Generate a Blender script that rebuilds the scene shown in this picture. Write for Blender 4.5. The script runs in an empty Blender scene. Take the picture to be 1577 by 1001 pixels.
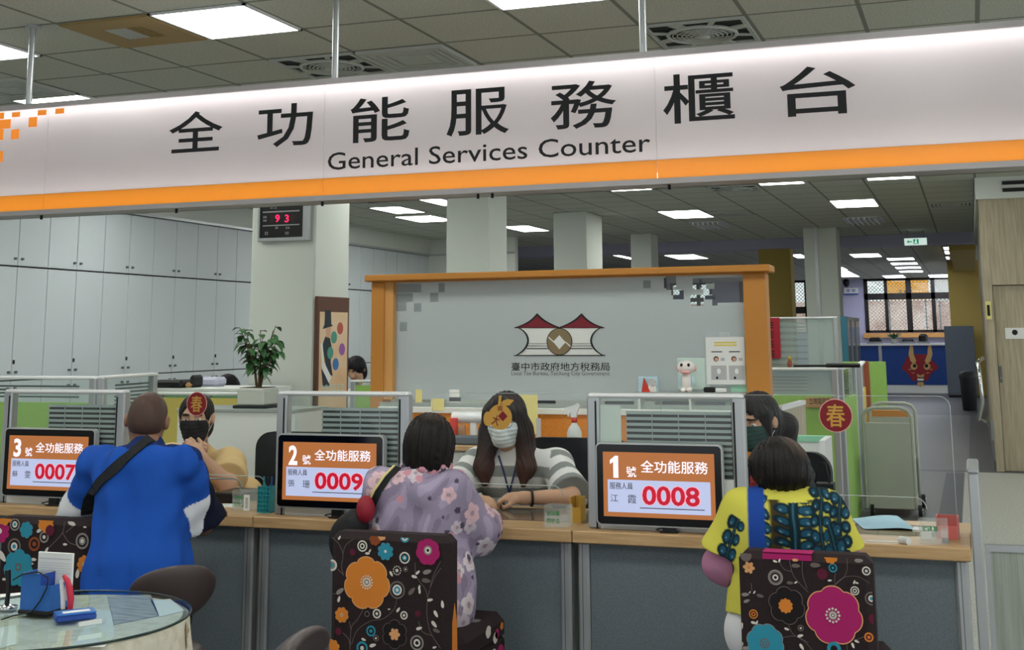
import bpy, bmesh, math, random
import numpy as np
from mathutils import Vector, Matrix, Euler
random.seed(7); np.random.seed(7)
S = bpy.context.scene; COL = S.collection
# ---------------------------------------------------------------- camera
CF, CPX, CPY = 1907.96, 821.81, 193.77            # focal length and principal point in pixels of the 1577x1001 frame
CAMH = 1.5; ZC = 3.223                             # eye height, ceiling height
_y, _p, _r = -0.334302, 0.168231, -0.008827
_A = np.array([[1,0,0],[0,0,-1],[0,1,0]]) @ np.array([[math.cos(_y),-math.sin(_y),0],[math.sin(_y),math.cos(_y),0],[0,0,1]])
_P = np.array([[1,0,0],[0,math.cos(_p),math.sin(_p)],[0,-math.sin(_p),math.cos(_p)]])
_R = np.array([[math.cos(_r),-math.sin(_r),0],[math.sin(_r),math.cos(_r),0],[0,0,1]])
CM = _R @ _P @ _A
cd = bpy.data.cameras.new('camera'); cam = bpy.data.objects.new('camera', cd); COL.objects.link(cam); S.camera = cam
cd.sensor_fit = 'HORIZONTAL'; cd.sensor_width = 36; cd.lens = CF/1577*36
cd.shift_x = (788.5-CPX)/1577; cd.shift_y = (CPY-500.5)/1577
cd.clip_start = 0.05; cd.clip_end = 200
cam.matrix_world = Matrix(((CM[0][0],-CM[1][0],-CM[2][0],0),(CM[0][1],-CM[1][1],-CM[2][1],0),(CM[0][2],-CM[1][2],-CM[2][2],CAMH),(0,0,0,1)))
# ---------------------------------------------------------------- world, exposure
S.view_settings.view_transform = 'Standard'; S.view_settings.look = 'None'
S.view_settings.gamma = 1; S.view_settings.use_curve_mapping = False
S.view_settings.exposure = 0.0
W = bpy.data.worlds.new('world'); S.world = W; W.use_nodes = True
W.node_tree.nodes['Background'].inputs[0].default_value = (0.93, 0.97, 1.0, 1)
W.node_tree.nodes['Background'].inputs[1].default_value = 1.2
sun_d = bpy.data.lights.new('sun','SUN'); sun_d.energy = 3.2; sun_d.angle = .03; sun = bpy.data.objects.new('sun',sun_d); COL.objects.link(sun)
sun.rotation_euler = Euler((math.radians(32),0,0)); sun.location = (0,0,30)      # daylight on the street behind the building
PANEL_GLOW = 16.0; FAR_GLOW = 10.0
S.cycles.use_denoising = True
S.cycles.max_bounces = 8; S.cycles.transparent_max_bounces = 16; S.cycles.sample_clamp_indirect = 4
# ---------------------------------------------------------------- geometry of the place, read along sight lines
def _ray(u, v): return CM.T @ np.array([(u-CPX)/CF, (v-CPY)/CF, 1.0])
def at(u, v, y=None, z=None, x=None):
    d = _ray(u, v)
    t = y/d[1] if y is not None else ((z-CAMH)/d[2] if z is not None else x/d[0])
    return Vector((d[0]*t, d[1]*t, d[2]*t+CAMH))
# ---------------------------------------------------------------- materials
def lin(c):
    if isinstance(c, str):
        c = c.lstrip('#'); c = [int(c[i:i+2], 16)/255 for i in (0,2,4)]
    return tuple((x/12.92 if x <= .04045 else ((x+.055)/1.055)**2.4) for x in c[:3])
M = {}
def mat(name, col='#808080', rough=.6, metal=0, emit=None, estr=1, spec=.5, trans=0, alpha=1, ior=1.45, noise=None, bump=None):
    m = bpy.data.materials.new(name); m.use_nodes = True; n = m.node_tree.nodes; b = n['Principled BSDF']
    c = lin(col)
    b.inputs['Base Color'].default_value = (*c, 1); b.inputs['Roughness'].default_value = rough
    b.inputs['Metallic'].default_value = metal; b.inputs['Specular IOR Level'].default_value = spec
    b.inputs['Transmission Weight'].default_value = trans; b.inputs['Alpha'].default_value = alpha; b.inputs['IOR'].default_value = ior
    if emit: b.inputs['Emission Color'].default_value = (*lin(emit), 1); b.inputs['Emission Strength'].default_value = estr
    L = m.node_tree.links
    if noise or bump:
        tc = n.new('ShaderNodeTexCoord')
    if noise:                                     # (scale, second colour, contrast lo, hi)
        t = n.new('ShaderNodeTexNoise'); t.inputs['Scale'].default_value = noise[0]; t.inputs['Detail'].default_value = 6
        L.new(tc.outputs['Object'], t.inputs['Vector'])
        r = n.new('ShaderNodeValToRGB'); r.color_ramp.elements[0].position = noise[2]; r.color_ramp.elements[1].position = noise[3]
        r.color_ramp.elements[0].color = (*c, 1); r.color_ramp.elements[1].color = (*lin(noise[1]), 1)
        if len(noise) > 4:
            mp = n.new('ShaderNodeMapping'); mp.inputs['Scale'].default_value = noise[4]
            L.new(tc.outputs['Object'], mp.inputs[0]); L.new(mp.outputs[0], t.inputs['Vector'])
        L.new(t.outputs['Fac'], r.inputs[0]); L.new(r.outputs[0], b.inputs['Base Color'])
    if bump:                                      # (scale, strength, distance)
        t = n.new('ShaderNodeTexNoise'); t.inputs['Scale'].default_value = bump[0]; t.inputs['Detail'].default_value = 5
        mp = n.new('ShaderNodeMapping'); L.new(tc.outputs['Object'], mp.inputs[0]); L.new(mp.outputs[0], t.inputs['Vector'])
        if len(bump) > 3: mp.inputs['Scale'].default_value = bump[3]
        k = n.new('ShaderNodeBump'); k.inputs['Strength'].default_value = bump[1]; k.inputs['Distance'].default_value = bump[2]
        L.new(t.outputs['Fac'], k.inputs['Height']); L.new(k.outputs[0], b.inputs['Normal'])
    M[name] = m; return m
def attr_mat(name, rough=.8, bump=None):
    m = mat(name, '#808080', rough, bump=bump, spec=.25); n = m.node_tree.nodes
    a = n.new('ShaderNodeAttribute'); a.attribute_name = 'Col'
    m.node_tree.links.new(a.outputs['Color'], n['Principled BSDF'].inputs['Base Color']); return m
def glass_mat(name, tint='#f4faf7', alpha=.12, rough=.02, ior=1.45):
    """thin clear sheet: straight see-through with a fresnel reflection"""
    m = bpy.data.materials.new(name); m.use_nodes = True; n = m.node_tree.nodes; n.clear(); L = m.node_tree.links
    o = n.new('ShaderNodeOutputMaterial'); t = n.new('ShaderNodeBsdfTransparent'); t.inputs[0].default_value = (*lin(tint), 1)
    g = n.new('ShaderNodeBsdfGlossy'); g.inputs['Roughness'].default_value = rough
    fr = n.new('ShaderNodeFresnel'); fr.inputs[0].default_value = ior
    ge = n.new('ShaderNodeNewGeometry'); fm = n.new('ShaderNodeMath'); fm.operation = 'MULTIPLY_ADD'
    L.new(ge.outputs['Backfacing'], fm.inputs[0]); fm.inputs[1].default_value = -1; fm.inputs[2].default_value = 1     # reflect on the front side only
    fq = n.new('ShaderNodeMath'); fq.operation = 'MULTIPLY'; L.new(fr.outputs[0], fq.inputs[0]); L.new(fm.outputs[0], fq.inputs[1])
    mx = n.new('ShaderNodeMixShader'); L.new(fq.outputs[0], mx.inputs[0]); L.new(t.outputs[0], mx.inputs[1]); L.new(g.outputs[0], mx.inputs[2])
    last = mx
    if alpha:
        d = n.new('ShaderNodeBsdfDiffuse'); d.inputs[0].default_value = (*lin('#dfe8e4'), 1)
        m2 = n.new('ShaderNodeMixShader'); m2.inputs[0].default_value = alpha
        L.new(mx.outputs[0], m2.inputs[1]); L.new(d.outputs[0], m2.inputs[2]); last = m2
    L.new(last.outputs[0], o.inputs[0]); M[name] = m; return m
# ---------------------------------------------------------------- objects
def tag(o, label=None, cat=None, group=None, kind=None):
    if label: o['label'] = label
    if cat: o['category'] = cat
    if group: o['group'] = group
    if kind: o['kind'] = kind
    return o
def thing(name, label, cat, loc=(0,0,0), rz=0, group=None):
    o = bpy.data.objects.new(name, None); COL.objects.link(o); o.location = loc; o.rotation_euler = (0,0,rz)
    o.empty_display_size = .1
    return tag(o, label, cat, group)
def copy_tree(o, parent=None):
    c = o.copy(); COL.objects.link(c); c.parent = parent
    for ch in list(o.children): copy_tree(ch, c)
    return c
def origin_of(o):
    v = Vector((0,0,0))
    while o is not None: v += o.location; o = o.parent
    return v
class MB:
    """collects shapes into ONE mesh object; coordinates are world ones unless build(local=True)"""
    def __init__(s): s.v=[]; s.f=[]; s.m=[]; s.s=[]
    def add(s, vs, fs, mt, smooth=False):
        b = len(s.v); s.v += [tuple(map(float,q)) for q in vs]
        for f in fs: s.f.append(tuple(i+b for i in f)); s.m.append(mt); s.s.append(smooth)
        return s
    def box(s, a, b, mt, c=0, R=None, piv=None):
        lo = [min(a[i],b[i]) for i in range(3)]; hi = [max(a[i],b[i]) for i in range(3)]
        c = min(c, *( .49*(hi[i]-lo[i]) for i in range(3)))
        if c <= 0:
            vs = [(x,y,z) for x in (lo[0],hi[0]) for y in (lo[1],hi[1]) for z in (lo[2],hi[2])]
            fs = [(0,1,3,2),(4,6,7,5),(0,4,5,1),(2,3,7,6),(0,2,6,4),(1,5,7,3)]
        else:
            vs = []; idx = {}
            for sx in (0,1):
                for sy in (0,1):
                    for sz in (0,1):
                        for ax in range(3):
                            q = []
                            for i, sg in enumerate((sx,sy,sz)):
                                e = hi[i] if sg else lo[i]
                                q.append(e if i == ax else (e-c if sg else e+c))
                            idx[(sx,sy,sz,ax)] = len(vs); vs.append(tuple(q))
            fs = []
            for ax in range(3):
                o1, o2 = [i for i in range(3) if i != ax]
                for sg in (0,1):
                    q = []
                    for a1, a2 in ((0,0),(1,0),(1,1),(0,1)):
                        k = [0,0,0]; k[ax] = sg; k[o1] = a1; k[o2] = a2; q.append(idx[(*k,ax)])
                    fs.append(tuple(q))
                for a1 in (0,1):
                    for a2 in (0,1):
                        k0 = [0,0,0]; k0[o1] = a1; k0[o2] = a2; k1 = list(k0); k1[ax] = 1
                        fs.append((idx[(*k0,o1)], idx[(*k1,o1)], idx[(*k1,o2)], idx[(*k0,o2)]))
            for sx in (0,1):
                for sy in (0,1):
                    for sz in (0,1): fs.append(tuple(idx[(sx,sy,sz,ax)] for ax in range(3)))
        if R is not None:
            p = Vector(piv) if piv is not None else Vector(((lo[0]+hi[0])/2,(lo[1]+hi[1])/2,(lo[2]+hi[2])/2))
            vs = [tuple(R @ (Vector(q)-p) + p) for q in vs]
        return s.add(vs, fs, mt)
    def bar(s, p, q, w, h, mt, up=(0,0,1)):
        p = Vector(p); q = Vector(q); d = (q-p).normalized(); sx = d.cross(Vector(up))
        if sx.length < 1e-4: sx = Vector((1,0,0))
        sx.normalize(); uz = sx.cross(d)
        vs = [e + sx*a*w/2 + uz*b*h/2 for e in (p,q) for a,b in ((-1,-1),(1,-1),(1,1),(-1,1))]
        return s.add(vs, [(3,2,1,0),(4,5,6,7),(0,1,5,4),(1,2,6,5),(2,3,7,6),(3,0,4,7)], mt)
    def tube(s, pts, r, mt, seg=8, closed=False, smooth=True):
        pts = [Vector(p) for p in pts]; n = len(pts)
        rs = r if isinstance(r, (list,tuple)) else [r]*n
        vs = []; nrm = None
        for i, p in enumerate(pts):
            a = pts[(i-1) % n] if (closed or i > 0) else p; b = pts[(i+1) % n] if (closed or i < n-1) else p
            t = (b-a).normalized()
            if nrm is None: nrm = t.orthogonal().normalized()
            nrm = (nrm - t*nrm.dot(t)); nrm = nrm.normalized() if nrm.length > 1e-6 else t.orthogonal().normalized()
            bi = t.cross(nrm)
            for k in range(seg):
                an = 2*math.pi*k/seg; vs.append(p + (nrm*math.cos(an)+bi*math.sin(an))*rs[i])
        fs = []
        for i in range(n if closed else n-1):
            j = (i+1) % n
            for k in range(seg): fs.append((i*seg+k, i*seg+(k+1)%seg, j*seg+(k+1)%seg, j*seg+k))
        s.add(vs, fs, mt, smooth)
        if not closed: s.add(vs[:seg], [tuple(range(seg))[::-1]], mt); s.add(vs[-seg:], [tuple(range(seg))], mt)
        return s
    def cyl(s, p, q, r, mt, seg=20, r2=None):
        return s.tube([p,q], [r, r if r2 is None else r2], mt, seg)
    def lathe(s, prof, c, mt, seg=28, smooth=True):
        vs = []; fs = []
        for r, z in prof:
            for k in range(seg):
                a = 2*math.pi*k/seg; vs.append((c[0]+r*math.cos(a), c[1]+r*math.sin(a), c[2]+z))
        for i in range(len(prof)-1):
            for k in range(seg): fs.append((i*seg+k, i*seg+(k+1)%seg, (i+1)*seg+(k+1)%seg, (i+1)*seg+k))
        fs.append(tuple(range(seg))[::-1]); fs.append(tuple(range((len(prof)-1)*seg, len(prof)*seg)))
        return s.add(vs, fs, mt, smooth)
    def ell(s, c, r, mt, n=14, R=None):
        vs = []; fs = []; m = n*2
        for i in range(n+1):
            th = math.pi*i/n
            for k in range(m):
                ph = 2*math.pi*k/m
                q = Vector((r[0]*math.sin(th)*math.cos(ph), r[1]*math.sin(th)*math.sin(ph), r[2]*math.cos(th)))
                if R is not None: q = R @ q
                vs.append(q+Vector(c))
        for i in range(n):
            for k in range(m): fs.append((i*m+k, (i+1)*m+k, (i+1)*m+(k+1)%m, i*m+(k+1)%m))
        return s.add(vs, fs, mt, True)
    def prism(s, poly, o, ux, uy, d, mt, smooth=False):
        """polygon in the (ux,uy) plane at o, thickened by d against the side the polygon faces"""
        o = Vector(o); ux = Vector(ux); uy = Vector(uy); n = ux.cross(uy).normalized()
        ar = sum(poly[i][0]*poly[(i+1)%len(poly)][1]-poly[(i+1)%len(poly)][0]*poly[i][1] for i in range(len(poly)))
        if ar < 0: poly = poly[::-1]
        k = len(poly)
        f = [o+ux*a+uy*b for a,b in poly]; g = [q-n*d for q in f]
        fs = [tuple(range(k)), tuple(range(2*k-1,k-1,-1))] + [(i, i+k, (i+1)%k+k, (i+1)%k) for i in range(k)]
        return s.add(f+g, fs, mt, smooth)
    def ring(s, outer, inner, o, ux, uy, d, mt):
        """prism between two polygons of the same number of points"""
        o = Vector(o); ux = Vector(ux); uy = Vector(uy); n = ux.cross(uy).normalized(); k = len(outer)
        A = [o+ux*a+uy*b for a,b in outer]; B = [o+ux*a+uy*b for a,b in inner]
        vs = A+B+[q-n*d for q in A]+[q-n*d for q in B]; fs = []
        for i in range(k):
            j = (i+1)%k
            fs += [(i,j,k+j,k+i),(2*k+i,3*k+i,3*k+j,2*k+j),(i,2*k+i,2*k+j,j),(k+i,k+j,3*k+j,3*k+i)]
        return s.add(vs, fs, mt)
    def grid(s, fn, nu, nv, mt, cu=False, cv=False, smooth=True):
        vs = [fn(i/(nu if cu else nu-1), j/(nv if cv else nv-1)) for i in range(nu) for j in range(nv)]
        fs = []
        for i in range(nu if cu else nu-1):
            for j in range(nv if cv else nv-1):
                a, b = (i+1)%nu, (j+1)%nv
                fs.append((i*nv+j, a*nv+j, a*nv+b, i*nv+b))
        return s.add(vs, fs, mt, smooth)
    def text(s, txt, o, ux, uy, w, h, mt, bold=0.0, d=.0006, fit=True):
        vs, fs = text_mesh(txt, bold)
        x0,y0 = vs.min(0); x1,y1 = vs.max(0)
        sx = w/(x1-x0) if w else None; sy = h/(y1-y0) if h else None
        sx = sx or sy; sy = sy or sx
        o = Vector(o); ux = Vector(ux); uy = Vector(uy); n = ux.cross(uy).normalized()
        P = [o + ux*((x-x0)*sx) + uy*((y-y0)*sy) + n*d for x,y in vs]
        return s.add(P, fs, mt)
    def marks(s, o, ux, uy, w, h, n, mt, d=.0006):
        """writing too small or blurred to read: n blurred signs made of a few strokes each"""
        o = Vector(o); ux = Vector(ux); uy = Vector(uy); r = random.Random(n*7+int(w*1e4)); g = w/n
        for i in range(n):
            x0, x1 = i*g+.1*g, (i+1)*g-.12*g; k = r.choice((2,3)); bars = [(x0,x1,(j+.25)*h/k,(j+.62)*h/k) for j in range(k)]+[((x0*.6+x1*.4),(x0*.45+x1*.55),.05*h,.95*h)]
            for a,b,c,e in bars: s.prism(rect(a,b,c,e),o+ux.cross(uy).normalized()*d,ux,uy,d,mt)
        return s
    def build(s, name, parent=None, local=False):
        me = bpy.data.meshes.new(name); v = s.v
        if parent is not None and not local:
            o0 = origin_of(parent); v = [(a-o0.x, b-o0.y, c-o0.z) for a,b,c in v]
        org = None
        if parent is None and not local:
            arr = np.array(v); lo = arr.min(0); hi = arr.max(0)
            org = ((lo[0]+hi[0])/2, (lo[1]+hi[1])/2, lo[2]); v = (arr-np.array(org)).tolist()
        me.from_pydata(v, [], s.f)
        names = []
        for m in s.m:
            if m not in names: names.append(m)
        for m in names: me.materials.append(M[m])
        ix = {m:i for i,m in enumerate(names)}
        me.polygons.foreach_set('material_index', [ix[m] for m in s.m])
        me.polygons.foreach_set('use_smooth', s.s)
        me.update()
        o = bpy.data.objects.new(name, me); COL.objects.link(o)
        if org: o.location = org
        if parent is not None: o.parent = parent
        return o
_TX = {}
def text_mesh(txt, bold):
    k = (txt, bold)
    if k not in _TX:
        cu = bpy.data.curves.new('text','FONT'); cu.body = txt; cu.offset = bold; cu.resolution_u = 3
        ob = bpy.data.objects.new('text', cu); COL.objects.link(ob)
        dg = bpy.context.evaluated_depsgraph_get(); dg.update()
        me = bpy.data.meshes.new_from_object(ob.evaluated_get(dg))
        vs = np.array([v.co[:2] for v in me.vertices]); fs = [tuple(p.vertices) for p in me.polygons]
        nz = [p.normal.z for p in me.polygons]
        fs = [f if z >= 0 else f[::-1] for f,z in zip(fs,nz)]
        bpy.data.objects.remove(ob); bpy.data.curves.remove(cu); bpy.data.meshes.remove(me)
        _TX[k] = (vs, fs)
    return _TX[k]
X1, Y1, Z1 = (1,0,0), (0,1,0), (0,0,1)
def circ(n, r, cx=0, cy=0, ry=None): return [(cx+r*math.cos(2*math.pi*i/n), cy+(ry or r)*math.sin(2*math.pi*i/n)) for i in range(n)]
def rrect(w, h, r, n=5, cx=0, cy=0):
    p = []
    for (sx,sy,a0) in ((1,1,0),(-1,1,90),(-1,-1,180),(1,-1,270)):
        for i in range(n+1):
            a = math.radians(a0+90*i/n); p.append((cx+sx*(w/2-r)+r*math.cos(a), cy+sy*(h/2-r)+r*math.sin(a)))
    return p
def rect(x0,x1,y0,y1): return [(x0,y0),(x1,y0),(x1,y1),(x0,y1)]
def struct(name, mb): return tag(mb.build(name), kind='structure')
# ================================================================ materials of the things
mat('screen_orange','#5a3016',.4,emit='#b8733f',estr=.8); mat('screen_white','#5c6277',.4,emit='#ccd6f8',estr=.75)
mat('screen_text','#e8e8ff',.4,emit='#f4f4ff',estr=.8); mat('screen_red','#b01030',.4,emit='#c0102c',estr=.6); mat('screen_ink','#15151c',.5); mat('screen_halo','#e8a8b8',.4,emit='#f2a9b8',estr=.6)
mat('housing_silver','#c2c5c4',.35,.3); mat('bezel','#08080a',.12); mat('slat','#aab1b3',.5); mat('slat_gap','#14181a',.8)
mat('sheet_white','#dfe3df',.6)
mat('acrylic_edge','#cfdcd8',.2,alpha=.55)
mat('sticker_red','#7c0f1a',.55); mat('sticker_gold','#c99b45',.4,.3); mat('sticker_pale','#e0a9a0',.6)
mat('ticket_green','#3c8a55',.6); mat('pen_teal','#2f98a0',.4); mat('pink_plastic','#d9706a',.4); mat('mask_blue','#a9cfe0',.8,bump=(40,.3,.004)); mat('amber','#c89a34',.5); mat('acrylic_solid','#e6efec',.15,alpha=.16)
mat('blue_plastic','#2456a8',.4); mat('desk_glass','#6d6459',.08)
mat('frosted_end','#c8d2cd',.3,trans=.5)
mat('frost','#e6edf0',.55,noise=(.7,'#d8e3e4',.3,.7)); mat('frost_square','#8f9a9c',.55); mat('frost_square_dark','#3b4450',.4)
mat('logo_red','#7c1f2d',.6); mat('logo_white','#e2e6e2',.6); mat('logo_gold','#857557',.6); mat('logo_grey','#5a5f61',.7)
mat('orange_fabric','#d78a35',.85,noise=(120,'#cc7f2b',.4,.6))
mat('note_yellow','#e6cf58',.7); mat('print_grey','#b9bcbc',.8); mat('skin_print','#d6a88c',.8); mat('hair_print','#6d5648',.8)
mat('mint','#9fd3b8',.7); mat('pale_mint','#cfe3da',.6)
mat('toy_white','#e9e4df',.9); mat('toy_pink','#dfa3a6',.9); mat('toy_blue','#b7d8e4',.9)
mat('card_red','#cc3a2c',.6)
mat('amber_clear','#a98262',.2,alpha=.7)
mat('bottle_white','#dfe6e2',.35,trans=.2)
mat('grey_bag','#5d646a',.7)
mat('chair_black','#15181c',.6,spec=.25); mat('chair_mesh','#22302f',.8)
mat('led_red','#c01030',.4,emit='#f0205a',estr=1.6); mat('led_dim','#30080e',.4); mat('display_text','#a9adad',.6)
mat('brown_frame','#5e3a2a',.5); mat('poster_sand','#d9b083',.7,noise=(2.2,'#e8cfae',.35,.65)); mat('poster_dark','#26323a',.7); mat('poster_purple','#9b5fa5',.7); mat('poster_teal','#4f9a86',.7); mat('poster_blue','#3d78b5',.7); mat('poster_redd','#b85a4c',.7); mat('poster_cyan','#c4e2d6',.6)
mat('pot','#b9bdb4',.6); mat('soil','#2c241c',.95); mat('leaf','#274a2b',.45,noise=(14,'#3d6b3b',.35,.65)); mat('stem','#5a4a32',.7)
mat('lime','#9bc468',.8,noise=(140,'#90ba5b',.4,.6)); mat('yellow_fabric','#dcc86a',.85); mat('teal_edge','#2c6c80',.5); mat('wood_red','#9a5236',.5); mat('mint_fabric','#8cc8a8',.85)
mat('dark_slat','#4c5a5c',.6)
mat('cabinet_grey','#8a9499',.6)
mat('banner_red','#a01a2c',.7)
mat('trolley_grey','#a3a79b',.45)
mat('navy','#173f86',.6); mat('dragon_red','#8c2029',.6); mat('dragon_gold','#c8a46a',.6)
mat('cabinet_dark','#5b646c',.5)
mat('exit_white','#dff2ea',.4,emit='#dff6ee',estr=.7); mat('exit_green','#3aa37c',.5,emit='#39a87f',estr=.5)
mat('pale_lavender','#c6c8dc',.6)
mat('ear_loop','#e6e6e6',.8)
mat('strap_black','#0f1116',.8); mat('strap_cream','#d3c486',.8)
mat('lanyard_grey','#4a4d55',.7); mat('lanyard_blue','#27305e',.7)
mat('chair_brown','#2a1c1e',.9,noise=(260,'#211517',.4,.6)); mat('fl_orange','#d5802c',.9); mat('fl_pink','#a81a63',.9); mat('fl_teal','#2a8ba3',.9); mat('fl_grey','#8b8480',.9); mat('fl_white','#d8d2c8',.9); mat('fl_peach','#dba06c',.9); mat('fl_wine','#5c1430',.9); mat('fl_line','#6b5f5c',.9); mat('fl_black','#140d0f',.9); mat('fl_rust','#8a4420',.9)
mat('bag_black','#0e0d10',.7,bump=(30,.3,.01)); mat('bag_red','#8f1328',.6); mat('bag_yellow','#a08a25',.6,bump=(25,.5,.01)); mat('bag_teal','#1f5873',.6,bump=(25,.5,.01))
mat('cloth_cream','#ddd8c6',.9,noise=(26,'#cfc8b2',.45,.62)); mat('print_tan','#a79472',.9); mat('print_rose','#b48a78',.9); mat('print_green','#8f9a78',.9); mat('glass_edge','#16302c',.2); mat('holder_blue','#2766b3',.5); mat('pad_blue','#2348a0',.45); mat('red_handle','#c2253f',.35); mat('brown_leather','#443a39',.38); mat('brown_leather_side','#2b2424',.5)
mat('marble_print','#b8b7b2',.6,noise=(9,'#8d8a86',.4,.65,(1,6,1)))
mat('bin_grey','#3c4044',.6)
glass_mat('film_glass','#e9f1f1',.22)
# ================================================================ materials
mat('white_paint','#d9ddd6',.75); mat('cupboard','#ccd4d8',.45); mat('cupboard_gap','#4c5052',.8)
mat('column_paint','#d4dad2',.8); mat('yellow_paint','#b09a52',.8); mat('lavender','#b4b2cc',.8)
mat('aluminium','#b4b8ba',.35,.6); mat('dark_aluminium','#6b6f72',.4,.6); mat('chrome','#d0d2d4',.12,1); mat('steel','#8b9093',.35,.8)
mat('black_plastic','#0c0d0f',.35); mat('rubber','#15161a',.8); mat('black_frame','#14100f',.5)
mat('panel_glow','#ffffff',.5,emit='#fbfdf6',estr=PANEL_GLOW); mat('panel_glow_far','#ffffff',.5,emit='#eef2ff',estr=FAR_GLOW)
mat('louvre','#c3cbe2',.4,.3)
mat('vent_plate','#b7bdb6',.6); mat('vent_brown','#a58c5c',.7); mat('vent_dark','#1f2322',.8)
mat('orange_paint','#bf8136',.5); mat('orange_edge','#cf9a58',.45)
mat('oak','#bb9566',.45,noise=(5,'#a27d50',.35,.7,(1,14,14))); mat('oak_top','#c9a87d',.4,noise=(5,'#b38f60',.35,.7,(1,14,14)))
mat('grey_panel','#6d777d',.75,noise=(160,'#626c72',.4,.6))
mat('pale_wood','#b9ae95',.55,noise=(4,'#a3987f',.35,.65,(10,10,.7)))
mat('gate_wood','#a3aaa0',.5,noise=(6,'#8d958b',.35,.65,(14,14,.5)))
mat('paper','#e9ebe8',.8); mat('paper_yellow','#e6dc92',.8); mat('ink','#17181b',.7); mat('white_gloss','#e6e8e8',.3)
glass_mat('clear_glass','#f6faf8',.03); glass_mat('acrylic','#fdfefe',.004,ior=1.22); glass_mat('table_glass','#f4fafa',.0)
mat('sign_orange','#f08a1e',.5,emit='#f08a2a',estr=.5)
# ceiling and floor shaders (laid out in the room's own metres)
def ceiling_material():
    m = mat('ceiling_tile','#b3b6ab',.9); n = m.node_tree.nodes; L = m.node_tree.links; b = n['Principled BSDF']
    g = n.new('ShaderNodeNewGeometry'); sp = n.new('ShaderNodeSeparateXYZ'); L.new(g.outputs['Position'], sp.inputs[0])
    def line(sock, off):
        a = n.new('ShaderNodeMath'); a.operation = 'SUBTRACT'; a.inputs[1].default_value = off; L.new(sock, a.inputs[0])
        d = n.new('ShaderNodeMath'); d.operation = 'PINGPONG'; d.inputs[1].default_value = .3; L.new(a.outputs[0], d.inputs[0])
        c = n.new('ShaderNodeMath'); c.operation = 'LESS_THAN'; c.inputs[1].default_value = .0125; L.new(d.outputs[0], c.inputs[0]); return c
    a = line(sp.outputs[0], -5.2614); c = line(sp.outputs[1], 6.0018)
    mx = n.new('ShaderNodeMath'); mx.operation = 'MAXIMUM'; L.new(a.outputs[0], mx.inputs[0]); L.new(c.outputs[0], mx.inputs[1])
    t = n.new('ShaderNodeTexNoise'); t.inputs['Scale'].default_value = 90; t.inputs['Detail'].default_value = 8; L.new(g.outputs['Position'], t.inputs['Vector'])
    r = n.new('ShaderNodeValToRGB'); r.color_ramp.elements[0].position = .38; r.color_ramp.elements[1].position = .6
    r.color_ramp.elements[0].color = (*lin('#b4b7ab'),1); r.color_ramp.elements[1].color = (*lin('#cacdc1'),1); L.new(t.outputs['Fac'], r.inputs[0])
    x = n.new('ShaderNodeMix'); x.data_type = 'RGBA'; L.new(mx.outputs[0], x.inputs['Factor']); L.new(r.outputs[0], x.inputs['A']); x.inputs['B'].default_value = (*lin('#7f8379'),1)
    L.new(x.outputs['Result'], b.inputs['Base Color'])
ceiling_material()
def floor_material():
    m = mat('granite_floor','#8f9090',.42,spec=.14); n = m.node_tree.nodes; L = m.node_tree.links; b = n['Principled BSDF']
    g = n.new('ShaderNodeNewGeometry'); sp = n.new('ShaderNodeSeparateXYZ'); L.new(g.outputs['Position'], sp.inputs[0])
    t = n.new('ShaderNodeTexNoise'); t.inputs['Scale'].default_value = 55; t.inputs['Detail'].default_value = 9; L.new(g.outputs['Position'], t.inputs['Vector'])
    r = n.new('ShaderNodeValToRGB'); r.color_ramp.elements[0].position = .35; r.color_ramp.elements[1].position = .68
    r.color_ramp.elements[0].color = (*lin('#66676a'),1); r.color_ramp.elements[1].color = (*lin('#8a8a89'),1); L.new(t.outputs['Fac'], r.inputs[0])
    def rng(sock, lo, hi):
        a = n.new('ShaderNodeMath'); a.operation = 'GREATER_THAN'; a.inputs[1].default_value = lo; L.new(sock, a.inputs[0])
        c = n.new('ShaderNodeMath'); c.operation = 'LESS_THAN'; c.inputs[1].default_value = hi; L.new(sock, c.inputs[0])
        d = n.new('ShaderNodeMath'); d.operation = 'MULTIPLY'; L.new(a.outputs[0], d.inputs[0]); L.new(c.outputs[0], d.inputs[1]); return d.outputs[0]
    def comb(op, p, q):
        d = n.new('ShaderNodeMath'); d.operation = op; L.new(p, d.inputs[0]); L.new(q, d.inputs[1]); return d.outputs[0]
    X, Y = sp.outputs[0], sp.outputs[1]
    band = comb('MAXIMUM', comb('MULTIPLY', rng(X,-.36,-.17), rng(Y,2,14.6)), comb('MULTIPLY', rng(X,-.13,.4), rng(Y,14.8,33)))
    band = comb('MAXIMUM', band, rng(Y,24.6,33))
    band = comb('MAXIMUM', band, rng(Y,14.72,14.86))
    r2 = n.new('ShaderNodeValToRGB'); r2.color_ramp.elements[0].position = .35; r2.color_ramp.elements[1].position = .68     # paler stone in front of the timber wall
    r2.color_ramp.elements[0].color = (*lin('#9b9c96'),1); r2.color_ramp.elements[1].color = (*lin('#bcbdb5'),1); L.new(t.outputs['Fac'], r2.inputs[0])
    y = n.new('ShaderNodeMix'); y.data_type = 'RGBA'; L.new(comb('MULTIPLY', rng(X,-.17,7), rng(Y,2,14.75)), y.inputs['Factor']); L.new(r.outputs[0], y.inputs['A']); L.new(r2.outputs[0], y.inputs['B'])
    x = n.new('ShaderNodeMix'); x.data_type = 'RGBA'; L.new(band, x.inputs['Factor']); L.new(y.outputs['Result'], x.inputs['A']); x.inputs['B'].default_value = (*lin('#55565b'),1)
    L.new(x.outputs['Result'], b.inputs['Base Color'])
floor_material()
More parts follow.
